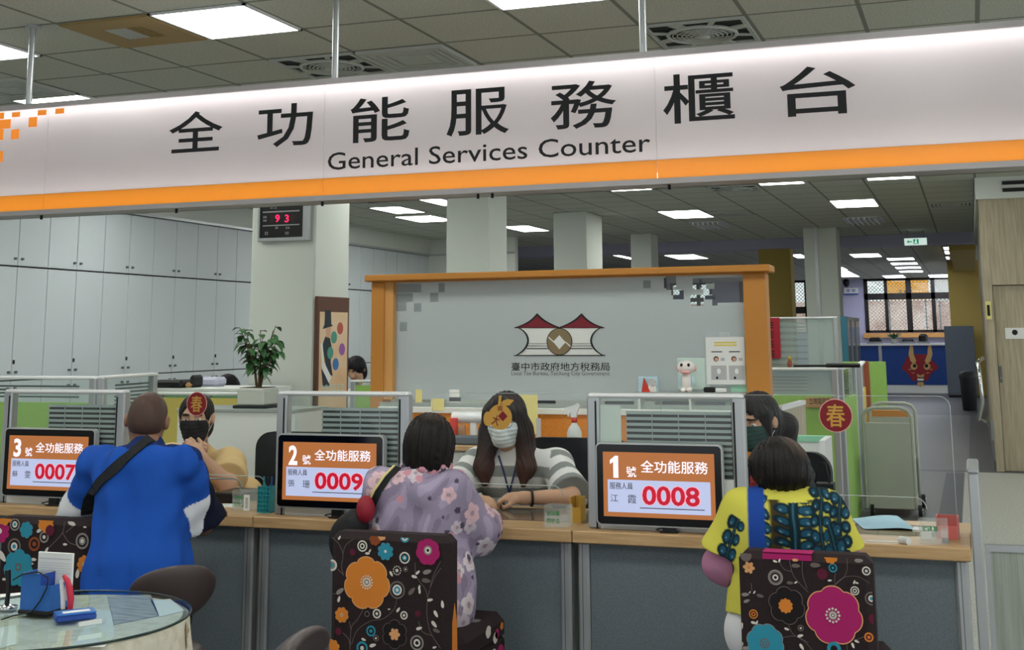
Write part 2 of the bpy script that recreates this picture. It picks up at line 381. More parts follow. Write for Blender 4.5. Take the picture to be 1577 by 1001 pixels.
# ================================================================ shell
struct('floor', MB().box((-9.7,-6,-.1),(6,20.5,0),'granite_floor').box((-16,20.5,-.1),(6,44,0),'granite_floor'))
struct('ceiling', MB().box((-9.7,-6,ZC),(6,20.5,ZC+.1),'ceiling_tile').box((-16,20.5,ZC),(6,41.6,ZC+.1),'ceiling_tile'))
struct('wall_left', MB().box((-9.75,-6,0),(-9.62,20.4,ZC),'white_paint'))
struct('trim_1', MB().box((-9.62,9,2.955),(-9.06,20.4,ZC),'white_paint').box((-9.1,9,2.93),(-9.04,20.4,2.96),'aluminium'))
struct('wall_back', MB().box((-9.75,20.4,0),(-7.45,20.55,ZC),'white_paint').box((-9.06,20.34,2.93),(-7.45,20.4,2.96),'aluminium'))
struct('wall_inner', MB().box((-16,20.4,0),(-15.9,41.4,ZC),'lavender').box((-16,20.45,0),(-9.7,20.55,ZC),'lavender'))
struct('trim_2', MB().box((-15.9,22.85,3.04),(.16,23.4,ZC),'lavender'))
# window wall with two openings
wy = 41.4; ws = wy/38; wz = lambda z: min(ZC, 1.5+(z-1.5)*ws) if 0 < z < ZC else z
bx = lambda a,b,c,d: ((a*ws,wy,wz(c)),(b*ws,wy+.2,wz(d)))
wl = MB()
for a,b,c,d in ((-14.6,-8.75,0,ZC),(-8.75,-7.45,0,1.5),(-8.75,-7.45,3.09,ZC),(-7.45,-6.6,0,ZC),(-6.6,-4.56,0,1.5),(-6.6,-4.56,3.09,ZC),(-4.56,-2.93,0,ZC),(-2.93,-.35,0,1.52),(-2.93,-.35,3.08,ZC),(-.35,1.5,0,ZC)): wl.box(*bx(a,b,c,d),'lavender')
struct('wall_far', wl)
mat('brick_out','#a98579',.9,noise=(1.2,'#cdb6ac',.4,.6)); mat('yellow_board','#f0a51c',.6); mat('outdoor_white','#d8d2d0',.8)
def window(name, x0, x1, z0, z1, us, zb):
    w = MB(); x0, x1, z0, z1 = x0*ws, x1*ws, wz(z0), wz(z1); us = [(a*ws,b*ws) for a,b in us]; zb = (wz(zb[0]),wz(zb[1]))
    w.box((x0,wy-.03,z1-.07),(x1,wy+.1,z1),'black_frame').box((x0,wy-.03,z0),(x1,wy+.1,z0+.07),'black_frame').box((x0,wy-.03,zb[0]),(x1,wy+.1,zb[1]),'black_frame')
    for a,b in us: w.box((a,wy-.03,z0),(b,wy+.1,z1),'black_frame')
    fr = w.build(name); tag(fr, kind='structure')
    MB().box((x0+.02,wy+.03,z0+.02),(x1-.02,wy+.04,z1-.02),'clear_glass').build('pane', fr)
    g = MB(); p = .115; n = int((x1-x0+z1-z0)/p)+1
    for i in range(n):
        a = i*p
        for sgn in (1,-1):
            q0 = max(0, a-(z1-z0)); q1 = min(a, x1-x0)
            if q1 <= q0: continue
            A = (q0, a-q0); B = (q1, a-q1)
            f = (lambda q: x0+q) if sgn > 0 else (lambda q: x1-q)
            g.bar((f(A[0]),wy+.17,z0+A[1]),(f(B[0]),wy+.17,z0+B[1]),.016,.016,'outdoor_white')
    g.build('security_grille', fr)
    return fr
window('window_1', -2.93, -.35, 1.52, 3.08, [(-2.93,-2.83),(-2.36,-2.27),(-1.75,-1.6),(-1.05,-.94),(-.45,-.35)], (2.47,2.65))
window('window_2', -6.6, -4.56, 1.5, 3.09, [(-6.6,-6.5),(-5.62,-5.5),(-5.02,-4.94),(-4.66,-4.56)], (2.1,2.3))
window('window_3', -8.75, -7.45, 1.5, 3.09, [(-8.75,-8.68),(-8.36,-8.28),(-7.93,-7.83),(-7.53,-7.45)], (2.5,2.62))
struct('trim_3', MB().box((-3.0*ws,wy-.16,1.36),(-.3*ws,wy,1.5),'orange_edge'))
o = MB().box((-14,49,0),(3,49.3,2.7),'brick_out').build('building'); tag(o,'pinkish brick building seen through the far window grille','building')
o = MB().box((-2.75,44.5,2.62),(-1.3,44.6,3.6),'yellow_board').box((-2.65,44.52,0),(-2.6,44.58,2.62),'steel').box((-1.45,44.52,0),(-1.4,44.58,2.62),'steel').marks((-2.3,44.5,2.85),X1,Z1,.5,.12,3,'ink').build('signboard'); tag(o,'yellow street signboard outside the upper panes of the far window','signboard')
o = MB().box((-1.2,44.5,2.55),(.6,44.6,3.5),'outdoor_white').box((-1,44.52,0),(-.94,44.58,2.55),'steel').box((.4,44.52,0),(.46,44.58,2.55),'steel').build('signboard'); tag(o,'white street signboard beside the yellow one, outside the far window','signboard')
# timber clad block at the right, with its door
wx = .175
r_ = MB().box((wx,14.95,0),(wx+1.6,22.8,2.98),'pale_wood').box((wx-.015,14.85,0),(wx+.07,14.95,2.98),'pale_wood').box((wx+.0705,14.852,2.02),(wx+1.6,14.95,2.98),'pale_wood').box((wx-.04,14.8,2.98),(wx+1.6,22.8,ZC),'white_paint')
struct('wall_right', r_)
MB().box((wx+.25,14.78,3.05),(wx+1.3,14.8,3.09),'vent_dark').box((wx+.25,14.78,3.13),(wx+1.3,14.8,3.17),'vent_dark').build('air_grille', bpy.data.objects['wall_right'])
dr = struct('door_1', MB().box((wx+.075,14.9,.005),(wx+1.2,14.95,2.01),'pale_wood'))
MB().box((wx+.085,14.88,.95),(wx+.11,14.9,1.13),'dark_aluminium').cyl((wx+.1,14.88,1.0),(wx+.1,14.84,1.0),.012,'steel').build('latch', dr)
struct('baseboard_right', MB().box((wx-.03,14.95,0),(wx-.003,22.8,.1),'dark_aluminium'))
o = MB().box((wx-.012,14.84,1.64),(wx+.045,14.849,1.84),'paper_yellow').box((wx,14.838,1.68),(wx+.03,14.84,1.8),'ink').build('wall_notice'); tag(o,'small yellow notice strip on the timber door jamb','notice')
pl_ = at(1548,512,y=14.89)
o = MB().box((pl_.x,14.885,pl_.z-.07),(pl_.x+.5,14.899,pl_.z+.05),'paper').ell((pl_.x+.1,14.884,pl_.z),(.03,.004,.03),'ink').build('door_sticker'); tag(o,'white sticker strip with a black round mark on the timber door','sticker')
hp = at(1512,600,y=14.7)
t = thing('pull_handle','long chrome bow shaped pull handle on the timber wall edge','handle',(hp.x,14.7,0))
m = MB(); zt, zb = at(1505,552,y=14.7).z, at(1503,652,y=14.7).z
m.tube([(hp.x+.03,14.84,zt),(hp.x-.02,14.72,zt-.04),(hp.x-.01,14.66,(zt*2+zb)/3),(hp.x,14.66,(zt+zb*2)/3),(hp.x-.05,14.7,zb+.05),(hp.x+.03,14.84,zb)],.022,'chrome',12).build('bar',t)
MB().box((wx-.045,14.82,zb-.18),(wx-.016,14.86,zb+.02),'steel').build('bracket',t)
# columns
def column(name, x0, x1, y0, y1, mt, top=ZC): return struct(name, MB().box((x0,y0,0),(x1,y1,top),mt,.012))
column('column_1',-5.44,-4.86,8.7,9.28,'column_paint')
column('column_2',at(687,350,y=12.5).x,-4.86,12.5,13.05,'column_paint')
column('column_3',-5.485,-5.0,16.6,17.4,'column_paint')
column('column_4',-5.447,-5.08,20.7,21.2,'column_paint')
column('column_5',-2.53,-1.99,20.8,21.3,'column_paint')
column('column_6',-3.62,-3.04,22.95,23.4,'yellow_paint')
column('column_7',at(1461,450,y=32).x,.5,32,32.4,'yellow_paint')
struct('trim_4', MB().box((-.3,23.42,2.95),(.16,32,ZC),'yellow_paint'))
MB().box((-2.36,20.785,.2),(-2.3,20.8,ZC),'aluminium').build('conduit', bpy.data.objects['column_5'])
# ================================================================ wall cupboards on the left
def door(x, y0, y1, z0, z1, parent, knob, lock=None):
    d = MB().box((x-.02,y0+.004,z0+.004),(x,y1-.004,z1-.004),'cupboard',.003).build('door', parent)
    MB().cyl((x,knob[0],knob[1]),(x+.025,knob[0],knob[1]),.013,'dark_aluminium',12).build('knob', d)
    if lock: MB().box((x,lock[0]-.012,lock[1]-.02),(x+.008,lock[0]+.012,lock[1]+.02),'black_plastic').build('lock', d)
ords = ['first','second','third','fourth','fifth','sixth','seventh','eighth','ninth','tenth','eleventh','twelfth']
ROWS = [('upper white wall cupboard',2.248,2.93,2.32,None),('tall white middle row cupboard',1.11,2.24,1.19,1.29),('low white floor cupboard',.08,1.105,1.03,None)]
for k in (0,1,2,3,4,5,8,9,10,11):
    ya = 9.76+.89*k; yb = ya+.89
    for ri,(nm,z0,z1,kz,lk) in enumerate(ROWS):
        if k > 9 and ri == 2: continue
        where = f'{ords[k]} from the left edge' if k < 6 else f'behind the clock pillar, {ords[11-k]} from far corner'
        c = thing('wall_cupboard', f'{nm}, {where}','cupboard',(-9.1,ya,z0),group='white cupboards along the left wall')
        MB().box((-9.6,ya+.001,z0),(-9.122,yb-.001,z1),'cupboard_gap').build('carcass',c)
        ym = (ya+yb)/2
        door(-9.1,ya,ym,z0,z1,c,(ym-.05,kz)); door(-9.1,ym,yb,z0,z1,c,(ym+.05,kz),(ym+.02,lk) if lk else None)
# ================================================================ ceiling lights
def light_panel(x0,x1,y0,y1,label,glow='panel_glow',off=False):
    t = thing('ceiling_light',label,'ceiling light',((x0+x1)/2,(y0+y1)/2,ZC),group='lit ceiling panels' if not off else 'unlit louvred ceiling lights')
    f = .018
    fr = MB(); z = ZC-.012
    for a in ((x0,x1,y0,y0+f),(x0,x1,y1-f,y1),(x0,x0+f,y0,y1),(x1-f,x1,y0,y1)): fr.box((a[0],a[2],z),(a[1],a[3],ZC-.001),'white_gloss')
    fr.build('frame',t)
    if off:
        MB().box((x0+f,y0+f,ZC-.006),(x1-f,y1-f,ZC-.002),'louvre').build('reflector',t)
        l = MB()
        for i in range(1,7): xx = x0+(x1-x0)*i/7; l.box((xx-.012,y0+f,ZC-.045),(xx+.012,y1-f,ZC-.006),'white_gloss')
        l.build('louvre',t)
    else: MB().box((x0+f,y0+f,ZC-.010),(x1-f,y1-f,ZC-.004),glow).build('diffuser',t)
    return t
gx = lambda j: -5.2614+.6*j
gy = lambda i: 6.0018+.6*i
for j,i,lb in ((-1,-1,'bright ceiling panel cut by the left edge, behind the left hanging rod'),(2,-1,'big bright ceiling panel beside the brown vent, left of the middle rod'),(5,-1,'bright ceiling panel cut by the top edge between two hanging rods'),(-2,2,'bright ceiling panel just showing above the left end of the sign')):
    s_ = .14 if i == 2 else 0; light_panel(gx(j),gx(j+1),gy(i)-s_,gy(i+1)-s_,lb)
for j,i in ((8,-1),(2,-5),(5,-5),(8,-5),(-1,-5),(11,-5),(2,-9),(5,-9),(8,-9),(11,-9),(-4,-5),(14,-5)):  # unseen panels along the tile grid, added to light the waiting side
    light_panel(gx(j),gx(j+1),gy(i),gy(i+1),'unseen ceiling panel added to light the waiting side')
for x,y in ((-8.0,8.6),(-6.4,8.6),(-8.0,11.2),(-6.4,11.2),(-4.6,9.6),(-2.8,9.6),(-1.0,9.6),(-2.8,11.9),(-.6,11.9),(1.4,8.4),(1.4,11.4)):  # extra unseen panels, added to brighten the cupboards, office and right floor
    light_panel(x-.3,x+.3,y-.3,y+.3,'unseen ceiling panel added to brighten the back office')
LP = [(930,1003,285,292.5,'bright strip panel under the sign, left of the round ceiling fan'),(1021,1092,323,335,'bright ceiling panel right of the third pillar, above the framed board'),
 (784,834,346.5,356,'bright ceiling panel touching the right side of the second pillar'),(822,853,388.5,395,'small bright panel at the left side of the third pillar'),(958,972,392,400,'tiny bright panel end left of the fourth pillar'),
 (1036,1090,379.5,386,'upper of two bright panels right of the fourth pillar'),(1031,1083,391.5,398.5,'lower of two bright panels right of the fourth pillar'),
 (1163,1239,275,283,'thin bright panel under the sign right of the round ceiling fan'),(1331,1411,266.5,275,'rightmost thin bright panel directly under the sign'),(1280,1352,306.5,318,'bright ceiling panel above the white pillar on the right'),
 (583,641,317,328,'bright ceiling panel right of the clock pillar, nearer of two'),(620,690,331,341,'bright ceiling panel left of the second pillar, farther of two'),(658,700,304,316,'bright ceiling panel end at the top left of the second pillar')]
for u0,u1,v0,v1,lb in LP:
    vm = (v0+v1)/2; y0 = at((u0+u1)/2,v0,z=ZC).y; y1 = at((u0+u1)/2,v1,z=ZC).y; x0 = at(u0,vm,z=ZC).x; x1 = at(u1,vm,z=ZC).x
    light_panel(x0,x1,y0,max(y1,y0+.45),lb)
for u0,u1,v0,v1,lb in ((1066,1123,341,349.5,'unlit louvred ceiling light above the framed board'),(1308,1366,333.5,342.5,'unlit louvred ceiling light left of the green exit sign')):
    light_panel(at(u0,345,z=ZC).x,at(u1,345,z=ZC).x,at((u0+u1)/2,v0,z=ZC).y,at((u0+u1)/2,v1,z=ZC).y,lb,off=True)
FAR = [(1310,1357,390,395.5,'first bright strip below the exit sign, left of the row of four'),(1365,1409,396.6,400,'topmost of the four stacked bright strips below the exit sign'),(1371,1414,403.8,407,'second of the four stacked bright strips below the exit sign'),
 (1378,1419,410.3,413,'third of the four stacked bright strips below the exit sign'),(1384,1422,416.3,418.8,'lowest of the four stacked bright strips below the exit sign'),(1360,1394,423.5,427.5,'bright strip just above the left half of the far window'),(1430,1464,422.5,427.5,'bright strip just above the right end of the far window'),
 (1221,1241,391,397,'bright strip between the yellow and the white pillar'),(1288,1303,411,415.5,'upper of three bright strip ends right of the white pillar'),(1288,1311,416.5,421,'middle of three bright strip ends right of the white pillar'),(1288,1321,421.5,426,'lowest of three bright strip ends right of the white pillar'),
 (1452,1463,379.5,384,'topmost of the small light dots left of the yellow pillar'),(1454,1463,386,390.5,'second of the small light dots left of the yellow pillar'),(1456,1463,394.5,398.5,'third of the small light dots left of the yellow pillar'),(1458,1463,402.5,406,'fourth of the small light dots left of the yellow pillar'),(1459.5,1463,409,412,'lowest of the small light dots left of the yellow pillar')]
for u0,u1,v0,v1,lb in FAR:
    um = (u0+u1)/2; y0 = at(um,v0,z=ZC).y; y1 = min(at(um,v1,z=ZC).y,41.2); y0 = min(y0,y1-.3); vm = (v0+v1)/2
    light_panel(at(u0,vm,z=ZC).x,at(u1,vm,z=ZC).x,y0,y1,lb,'panel_glow_far')
# ---------------------------------------------------------------- vents and fans in the ceiling
def cell_vent(j,i,label,plate,kind):
    x0,x1,y0,y1 = gx(j),gx(j+1),gy(i),gy(i+1); cx,cy = (x0+x1)/2,(y0+y1)/2
    t = thing('ceiling_vent' if kind != 'fan' else 'ceiling_fan',label,'ceiling vent' if kind != 'fan' else 'ceiling fan',(cx,cy,ZC))
    if kind == 'square':
        MB().ring(rect(x0+.012,x1-.012,y0+.012,y1-.012),rect(cx-.12,cx+.12,cy-.12,cy+.12),(0,0,ZC-.012),X1,(0,-1,0),-.01,plate) if False else None
        fr = MB()
        for k in range(4):
            a = .285-.05*k; b = a-.035
            for q in ((-a,a,-a,-b),(-a,a,b,a),(-a,-b,-b,b),(b,a,-b,b)): fr.box((cx+q[0],cy+q[2],ZC-.022+.003*k),(cx+q[1],cy+q[3],ZC-.001),plate)
        fr.build('frame',t)
        MB().box((cx-.28,cy-.28,ZC-.003),(cx+.28,cy+.28,ZC-.001),'vent_dark').build('duct',t)
        MB().box((cx-.1,cy-.1,ZC-.02),(cx+.1,cy+.1,ZC-.012),plate).build('center_plate',t)
    elif kind == 'register':
        fr = MB()
        for q in ((-.285,.285,-.285,-.12),(-.285,.285,.12,.285),(-.285,-.13,-.12,.12),(.13,.285,-.12,.12)): fr.box((cx+q[0],cy+q[2],ZC-.015),(cx+q[1],cy+q[3],ZC-.001),plate)
        fr.build('frame',t)
        MB().box((cx-.13,cy-.12,ZC-.004),(cx+.13,cy+.12,ZC-.001),'vent_dark').build('duct',t)
        b = MB()
        for k in range(9):
            xx = cx-.115+.029*k
            if k < 5: b.box((xx-.0125,cy-.12,ZC-.012),(xx+.0125,cy+.12,ZC-.009),'vent_plate')
            else: b.box((xx-.004,cy-.12,ZC-.014),(xx+.004,cy+.12,ZC-.005),'vent_brown')
        b.build('slats',t)
    else:
        fr = MB()
        for q in ((-.29,.29,-.29,-.265),(-.29,.29,.265,.29),(-.29,-.265,-.265,.265),(.265,.29,-.265,.265)): fr.box((cx+q[0],cy+q[2],ZC-.014),(cx+q[1],cy+q[3],ZC-.001),plate)
        for k in range(8):
            a = math.pi/4*k+.39; r0 = .2; r1 = .28/max(abs(math.cos(a)),abs(math.sin(a)))
            fr.bar((cx+r0*math.cos(a),cy+r0*math.sin(a),ZC-.012),(cx+r1*math.cos(a),cy+r1*math.sin(a),ZC-.012),.06 if k%2 else .03,.01,plate)
        fr.build('frame',t)
        MB().box((cx-.28,cy-.28,ZC-.003),(cx+.28,cy+.28,ZC-.001),'vent_dark').build('housing',t)
        g = MB()
        for k in range(7): g.tube([(cx+(.04+.026*k)*math.cos(a),cy+(.04+.026*k)*math.sin(a),ZC-.03+.0025*k) for a in np.linspace(0,2*math.pi,33)[:-1]],.0045 if k < 6 else .012,plate,6,True)
        for k in range(12): a = math.pi/6*k; g.bar((cx+.03*math.cos(a),cy+.03*math.sin(a),ZC-.03),(cx+.2*math.cos(a),cy+.2*math.sin(a),ZC-.015),.005,.004,plate)
        g.lathe([(.045,0),(.045,.012)],(cx,cy,ZC-.036),plate,20).build('grille',t)
        b = MB()
        for k in range(3):
            a = k*2.094; b.bar((cx+.03*math.cos(a),cy+.03*math.sin(a),ZC-.01),(cx+.17*math.cos(a),cy+.17*math.sin(a),ZC-.008),.06,.004,'dark_aluminium')
        b.build('blades',t)
cell_vent(1,-1,'brown square ceiling register with a half grey slatted centre','vent_brown','register')
cell_vent(3,1,'white square ceiling diffuser with concentric louvres above the sign','vent_plate','square')
cell_vent(-2,.76,'white square ceiling diffuser at the left edge behind the rod','vent_plate','square')
cell_vent(2,1,'ceiling tile fan with round grille left of the diffuser','vent_plate','fan')
cell_vent(6,1,'ceiling tile fan with round grille right of the right rod','vent_plate','fan')
cell_vent(4,14,'ceiling tile fan with round grille seen below the sign, left of the thin lit panel','vent_plate','fan')
cell_vent(-4,13,'ceiling fan tile seen below the sign right of the clock pillar','vent_plate','fan')
cell_vent(3,19,'dark square ceiling vent between lit panels above the framed board','vent_plate','square')
cell_vent(8,19,'small square ceiling vent right of the louvred light','vent_plate','square')
# ================================================================ hanging sign
SY = 5.33; sx0, sx1 = -6.6, .95; sz0, sz1 = 2.158, 2.762
t = thing('hanging_sign','long backlit white and orange sign hanging above the service counter','sign',((sx0+sx1)/2,SY+.07,sz0))
def translucent(name, col, tr=.75):
    m = bpy.data.materials.new(name); m.use_nodes = True; n = m.node_tree.nodes; n.clear(); L = m.node_tree.links
    o = n.new('ShaderNodeOutputMaterial'); a = n.new('ShaderNodeBsdfTranslucent'); d = n.new('ShaderNodeBsdfDiffuse'); g = n.new('ShaderNodeBsdfGlossy')
    a.inputs[0].default_value = (*lin(col),1); d.inputs[0].default_value = (*lin(col),1); g.inputs['Roughness'].default_value = .25
    x = n.new('ShaderNodeMixShader'); x.inputs[0].default_value = 1-tr; L.new(a.outputs[0],x.inputs[1]); L.new(d.outputs[0],x.inputs[2])
    y = n.new('ShaderNodeMixShader'); y.inputs[0].default_value = .04; L.new(x.outputs[0],y.inputs[1]); L.new(g.outputs[0],y.inputs[2])
    L.new(y.outputs[0],o.inputs[0]); M[name] = m
translucent('sign_face','#f1eeee'); translucent('sign_band','#f2be60'); translucent('sign_square','#f4861a')
mat('sign_tube','#ffffff',.5,emit='#fffafa',estr=9); mat('sign_tube_low','#ffffff',.5,emit='#fffafa',estr=6.3); mat('sign_inside','#b2b2b2',.9); mat('sign_metal','#a7a3a2',.4,.35)
zb0 = at(0,326,y=SY).z; zt0 = at(0,171,y=SY).z; zband = at(780,269,y=SY).z
zb0, zt0 = 2.183, 2.735
mid = (at(0,299,y=SY).z + at(1577,219,y=SY).z)/2
MB().box((sx0,SY+.14,sz0),(sx1,SY+.15,sz1),'sign_inside').box((sx0,SY+.01,sz1-.01),(sx1,SY+.14,sz1-.004),'sign_inside').box((sx0,SY+.01,sz0+.004),(sx1,SY+.14,sz0+.01),'sign_inside').build('reflector',t)
fr = MB().box((sx0,SY-.012,zt0),(sx1,SY+.15,sz1),'sign_metal') if False else MB()
fr.box((sx0,SY-.012,zt0),(sx1,SY+.004,sz1),'sign_metal').box((sx0,SY-.012,sz0),(sx1,SY+.004,zb0),'sign_metal').box((sx0,SY+.004,sz1-.004),(sx1,SY+.155,sz1),'sign_metal').box((sx0,SY+.004,sz0),(sx1,SY+.155,sz0+.004),'sign_metal').box((sx0,SY+.15,sz0),(sx1,SY+.155,sz1),'sign_metal')
fr.box((sx0-.004,SY-.012,sz0),(sx0,SY+.155,sz1),'sign_metal').box((sx1,SY-.012,sz0),(sx1+.004,SY+.155,sz1),'sign_metal')
fr.build('frame',t)
seams = [sx0] + [at(u,v,y=SY).x for u,v in ((499,215),(1010,180))] + [sx1]
seams.insert(1, seams[1]-(seams[2]-seams[1]))
for a,b in zip(seams[:-1],seams[1:]):
    MB().box((a+.001,SY,mid),(b-.001,SY+.004,zt0),'sign_face').build('white_panel',t)
    MB().box((a+.001,SY,zb0),(b-.001,SY+.004,mid),'sign_band').build('orange_band',t)
tb = MB()
tb.cyl((sx0+.05,SY+.05,sz1-.047),(sx1-.05,SY+.05,sz1-.047),.013,'sign_tube',8).build('light_tube',t)
MB().cyl((sx0+.05,SY+.075,sz0+.05),(sx1-.05,SY+.075,sz0+.05),.011,'sign_tube_low',8).build('light_tube',t)
chars = [('全',261,169.5,343,236),('功',397,158,482,228),('能',540,147.5,631,220),('服',688,134.5,784,210),('務',848,123,949.5,200),('櫃',1021,110,1131,190.5),('台',1201,99.5,1318,179.5)]
for ch,u0,v0,u1,v1 in chars:
    # each box is read in the sign's own plane: left/right edges at mid height, top/bottom at mid width
    um, vm = (u0+u1)/2, (v0+v1)/2
    xa, xb = at(u0,vm,y=SY).x, at(u1,vm,y=SY).x
    za, zb = at(um,v1-2,y=SY).z, at(um,v0+2,y=SY).z
    MB().text(ch,(xa,SY-.002,za),X1,Z1,xb-xa,zb-za,'ink',.009).build('chinese_character',t)
e0, e1 = at(505,260.5,y=SY), at(1002,233,y=SY)
zl = (e0.z+e1.z)/2; hcap = at(835,215,y=SY).z-at(835,243.5,y=SY).z
tw = text_mesh('General Services Counter',.004)[0]; k_ = (e1.x-e0.x)/(tw[:,0].max()-tw[:,0].min()); kz = hcap/(tw[:,1].max()-tw[:,1].min())
pre = ''
for wd in ('General','Services','Counter'):
    a = text_mesh(wd,.004)[0]; pw = text_mesh(pre+wd,.004)[0]
    xr = e0.x+(pw[:,0].max()-tw[:,0].min())*k_; wdt = (a[:,0].max()-a[:,0].min())*k_
    MB().text(wd,(xr-wdt,SY-.002,zl-.004+(a[:,1].min()-tw[:,1].min())*kz),X1,Z1,wdt,(a[:,1].max()-a[:,1].min())*kz,'ink',.004).build('english_word',t)
    pre += wd+' '
for a,b,c,d in ((0,510,20,540),(55,507,92,532),(172,497,212,524),(252,490,292,517),(130,530,170,577),(0,540,50,585),(50,585,88,632),(0,585,18,635),(0,685,15,735)):
    u0,v0,u1,v1 = a/2.943,b/2.943,c/2.943,d/2.943; p = at(u0,v1,y=SY); q = at(u1,v0,y=SY)
    if a == 0: p.x -= .06
    MB().box((p.x,SY-.003,p.z),(q.x,SY-.0005,q.z),'sign_orange').build('orange_square',t)
for u,v in ((62,331),(270,322),(495,311),(735,299),(757,298),(1030,285)): p = at(u,v,y=SY+.02); MB().cyl((p.x,SY+.03,sz0),(p.x,SY+.03,sz0-.022),.007,'rubber',8).build('screw',t)
for (u,v),nm in (((44,160),'leftmost'),((516,120),'middle'),((991,84),'right')):
    p = at(u,v,y=SY+.08); q = thing('hanging_rod',f'{nm} of the grey metal rods holding the sign from the ceiling','rod',(p.x,SY+.08,sz1),group='rods carrying the sign')
    MB().cyl((p.x,SY+.08,sz1),(p.x,SY+.08,ZC-.004),.017,'aluminium',14).build('pole',q)
    MB().cyl((p.x,SY+.08,ZC-.012),(p.x,SY+.08,ZC),.04,'aluminium',18).build('ceiling_flange',q)
# ================================================================ service counter
CY = 4.805; CZ = .75; CT = .047
seg = [(-5.83,-4.394,'far left, cut by the left photo edge'),(-4.39,-2.961,'under the monitor numbered 3'),(-2.957,-1.529,'under the monitor numbered 2'),(-1.525,-.052,'at the right end, under the monitor numbered 1')]
for x0,x1,w in seg[1:]:
    t = thing('service_desk',f'oak topped grey front service counter unit {w}','counter',((x0+x1)/2,CY+.3,0),group='service counter units')
    MB().box((x0,CY,CZ-CT),(x1,CY+.62,CZ),'oak_top',.004).build('worktop',t)
    MB().box((x0+.06,CY+.045,.06),(x1-.06,CY+.07,CZ-CT),'grey_panel').build('front_panel',t)
    p = MB()
    for a,b in ((x0+.012,x0+.058),(x1-.058,x1-.012)):
        MB().box((a,CY+.03,0),(b,CY+.085,CZ-CT),'aluminium',.008).box((a+.018,CY+.0295,0),(a+.021,CY+.032,CZ-CT),'dark_aluminium').build('post',t)
    MB().box((x0+.06,CY+.04,0),(x1-.06,CY+.08,.06),'dark_aluminium').build('kick_rail',t)
    for a,b in ((x0+.03,x0+.06),(x1-.06,x1-.03)): MB().box((a,CY+.09,0),(b,CY+.6,CZ-CT),'sheet_white').build('side_panel',t)
# ---- upright desk screens with blinds
PY = 4.9
def desk_screen(x0,x1,label,clear,notes):
    t = thing('desk_screen',label,'screen divider',((x0+x1)/2,PY,CZ),group='glazed screens on the counter')
    z0,z1 = CZ,1.272; w = .05
    MB().box((x0,PY-.02,z0),(x0+w,PY+.03,z1-.012),'aluminium',.006).box((x0+.034,PY-.0215,z0),(x0+.041,PY-.018,z1-.03),'slat_gap').build('post',t)
    MB().box((x1-w,PY-.02,z0),(x1,PY+.03,z1-.012),'aluminium',.006).box((x1-.043,PY-.0215,z0),(x1-.036,PY-.018,z1-.03),'slat_gap').build('post',t)
    MB().box((x0+.004,PY-.022,z1-.02),(x1-.004,PY+.032,z1),'white_gloss',.008).build('top_rail',t)
    MB().box((x0+w,PY-.015,z0),(x1-w,PY+.025,z0+.2),'sheet_white').build('lower_panel',t)
    MB().box((x0+w,PY-.012,z0+.2),(x1-w,PY-.008,z1-.02),'clear_glass').build('pane',t)
    xb = x0+w+(x1-x0-2*w)*clear; zt = z1-.07; b = MB(); zz = zt; n = 0
    while zz > z0+.22:
        b.box((xb,PY+.004,zz-.0115),(x1-w-.006,PY+.012,zz),'slat'); zz -= .0225
    for k in (.25,.5,.75): xx = xb+(x1-w-xb)*k; b.box((xx-.0015,PY+.001,z0+.22),(xx+.0015,PY+.004,zt),'slat')
    b.build('blind_slats',t)
    MB().box((xb,PY+.014,z0+.2),(x1-w-.006,PY+.018,zt),'slat_gap').build('blind_backing',t)
    for (u0,u1,v0,v1) in notes:
        a = at(u0,v1,y=PY+.005); c = at(u1,v0,y=PY+.005)
        MB().box((a.x,PY-.006,a.z),(c.x,PY-.005,c.z),'sheet_white').build('notice_sheet',t)
    return t
desk_screen(-4.389,-3.698,'aluminium framed screen with grey blind behind the monitor numbered 3',.33,[])
desk_screen(-2.90,-2.266,'aluminium framed screen with grey blind behind the monitor numbered 2',.3,[(400+486/4.17*1,400+515/4.17,580+300/4.17,580+340/4.17)][:0])
desk_screen(-1.481,-.848,'aluminium framed screen with grey blind behind the monitor numbered 1',.2,[(926,957,624,680)])
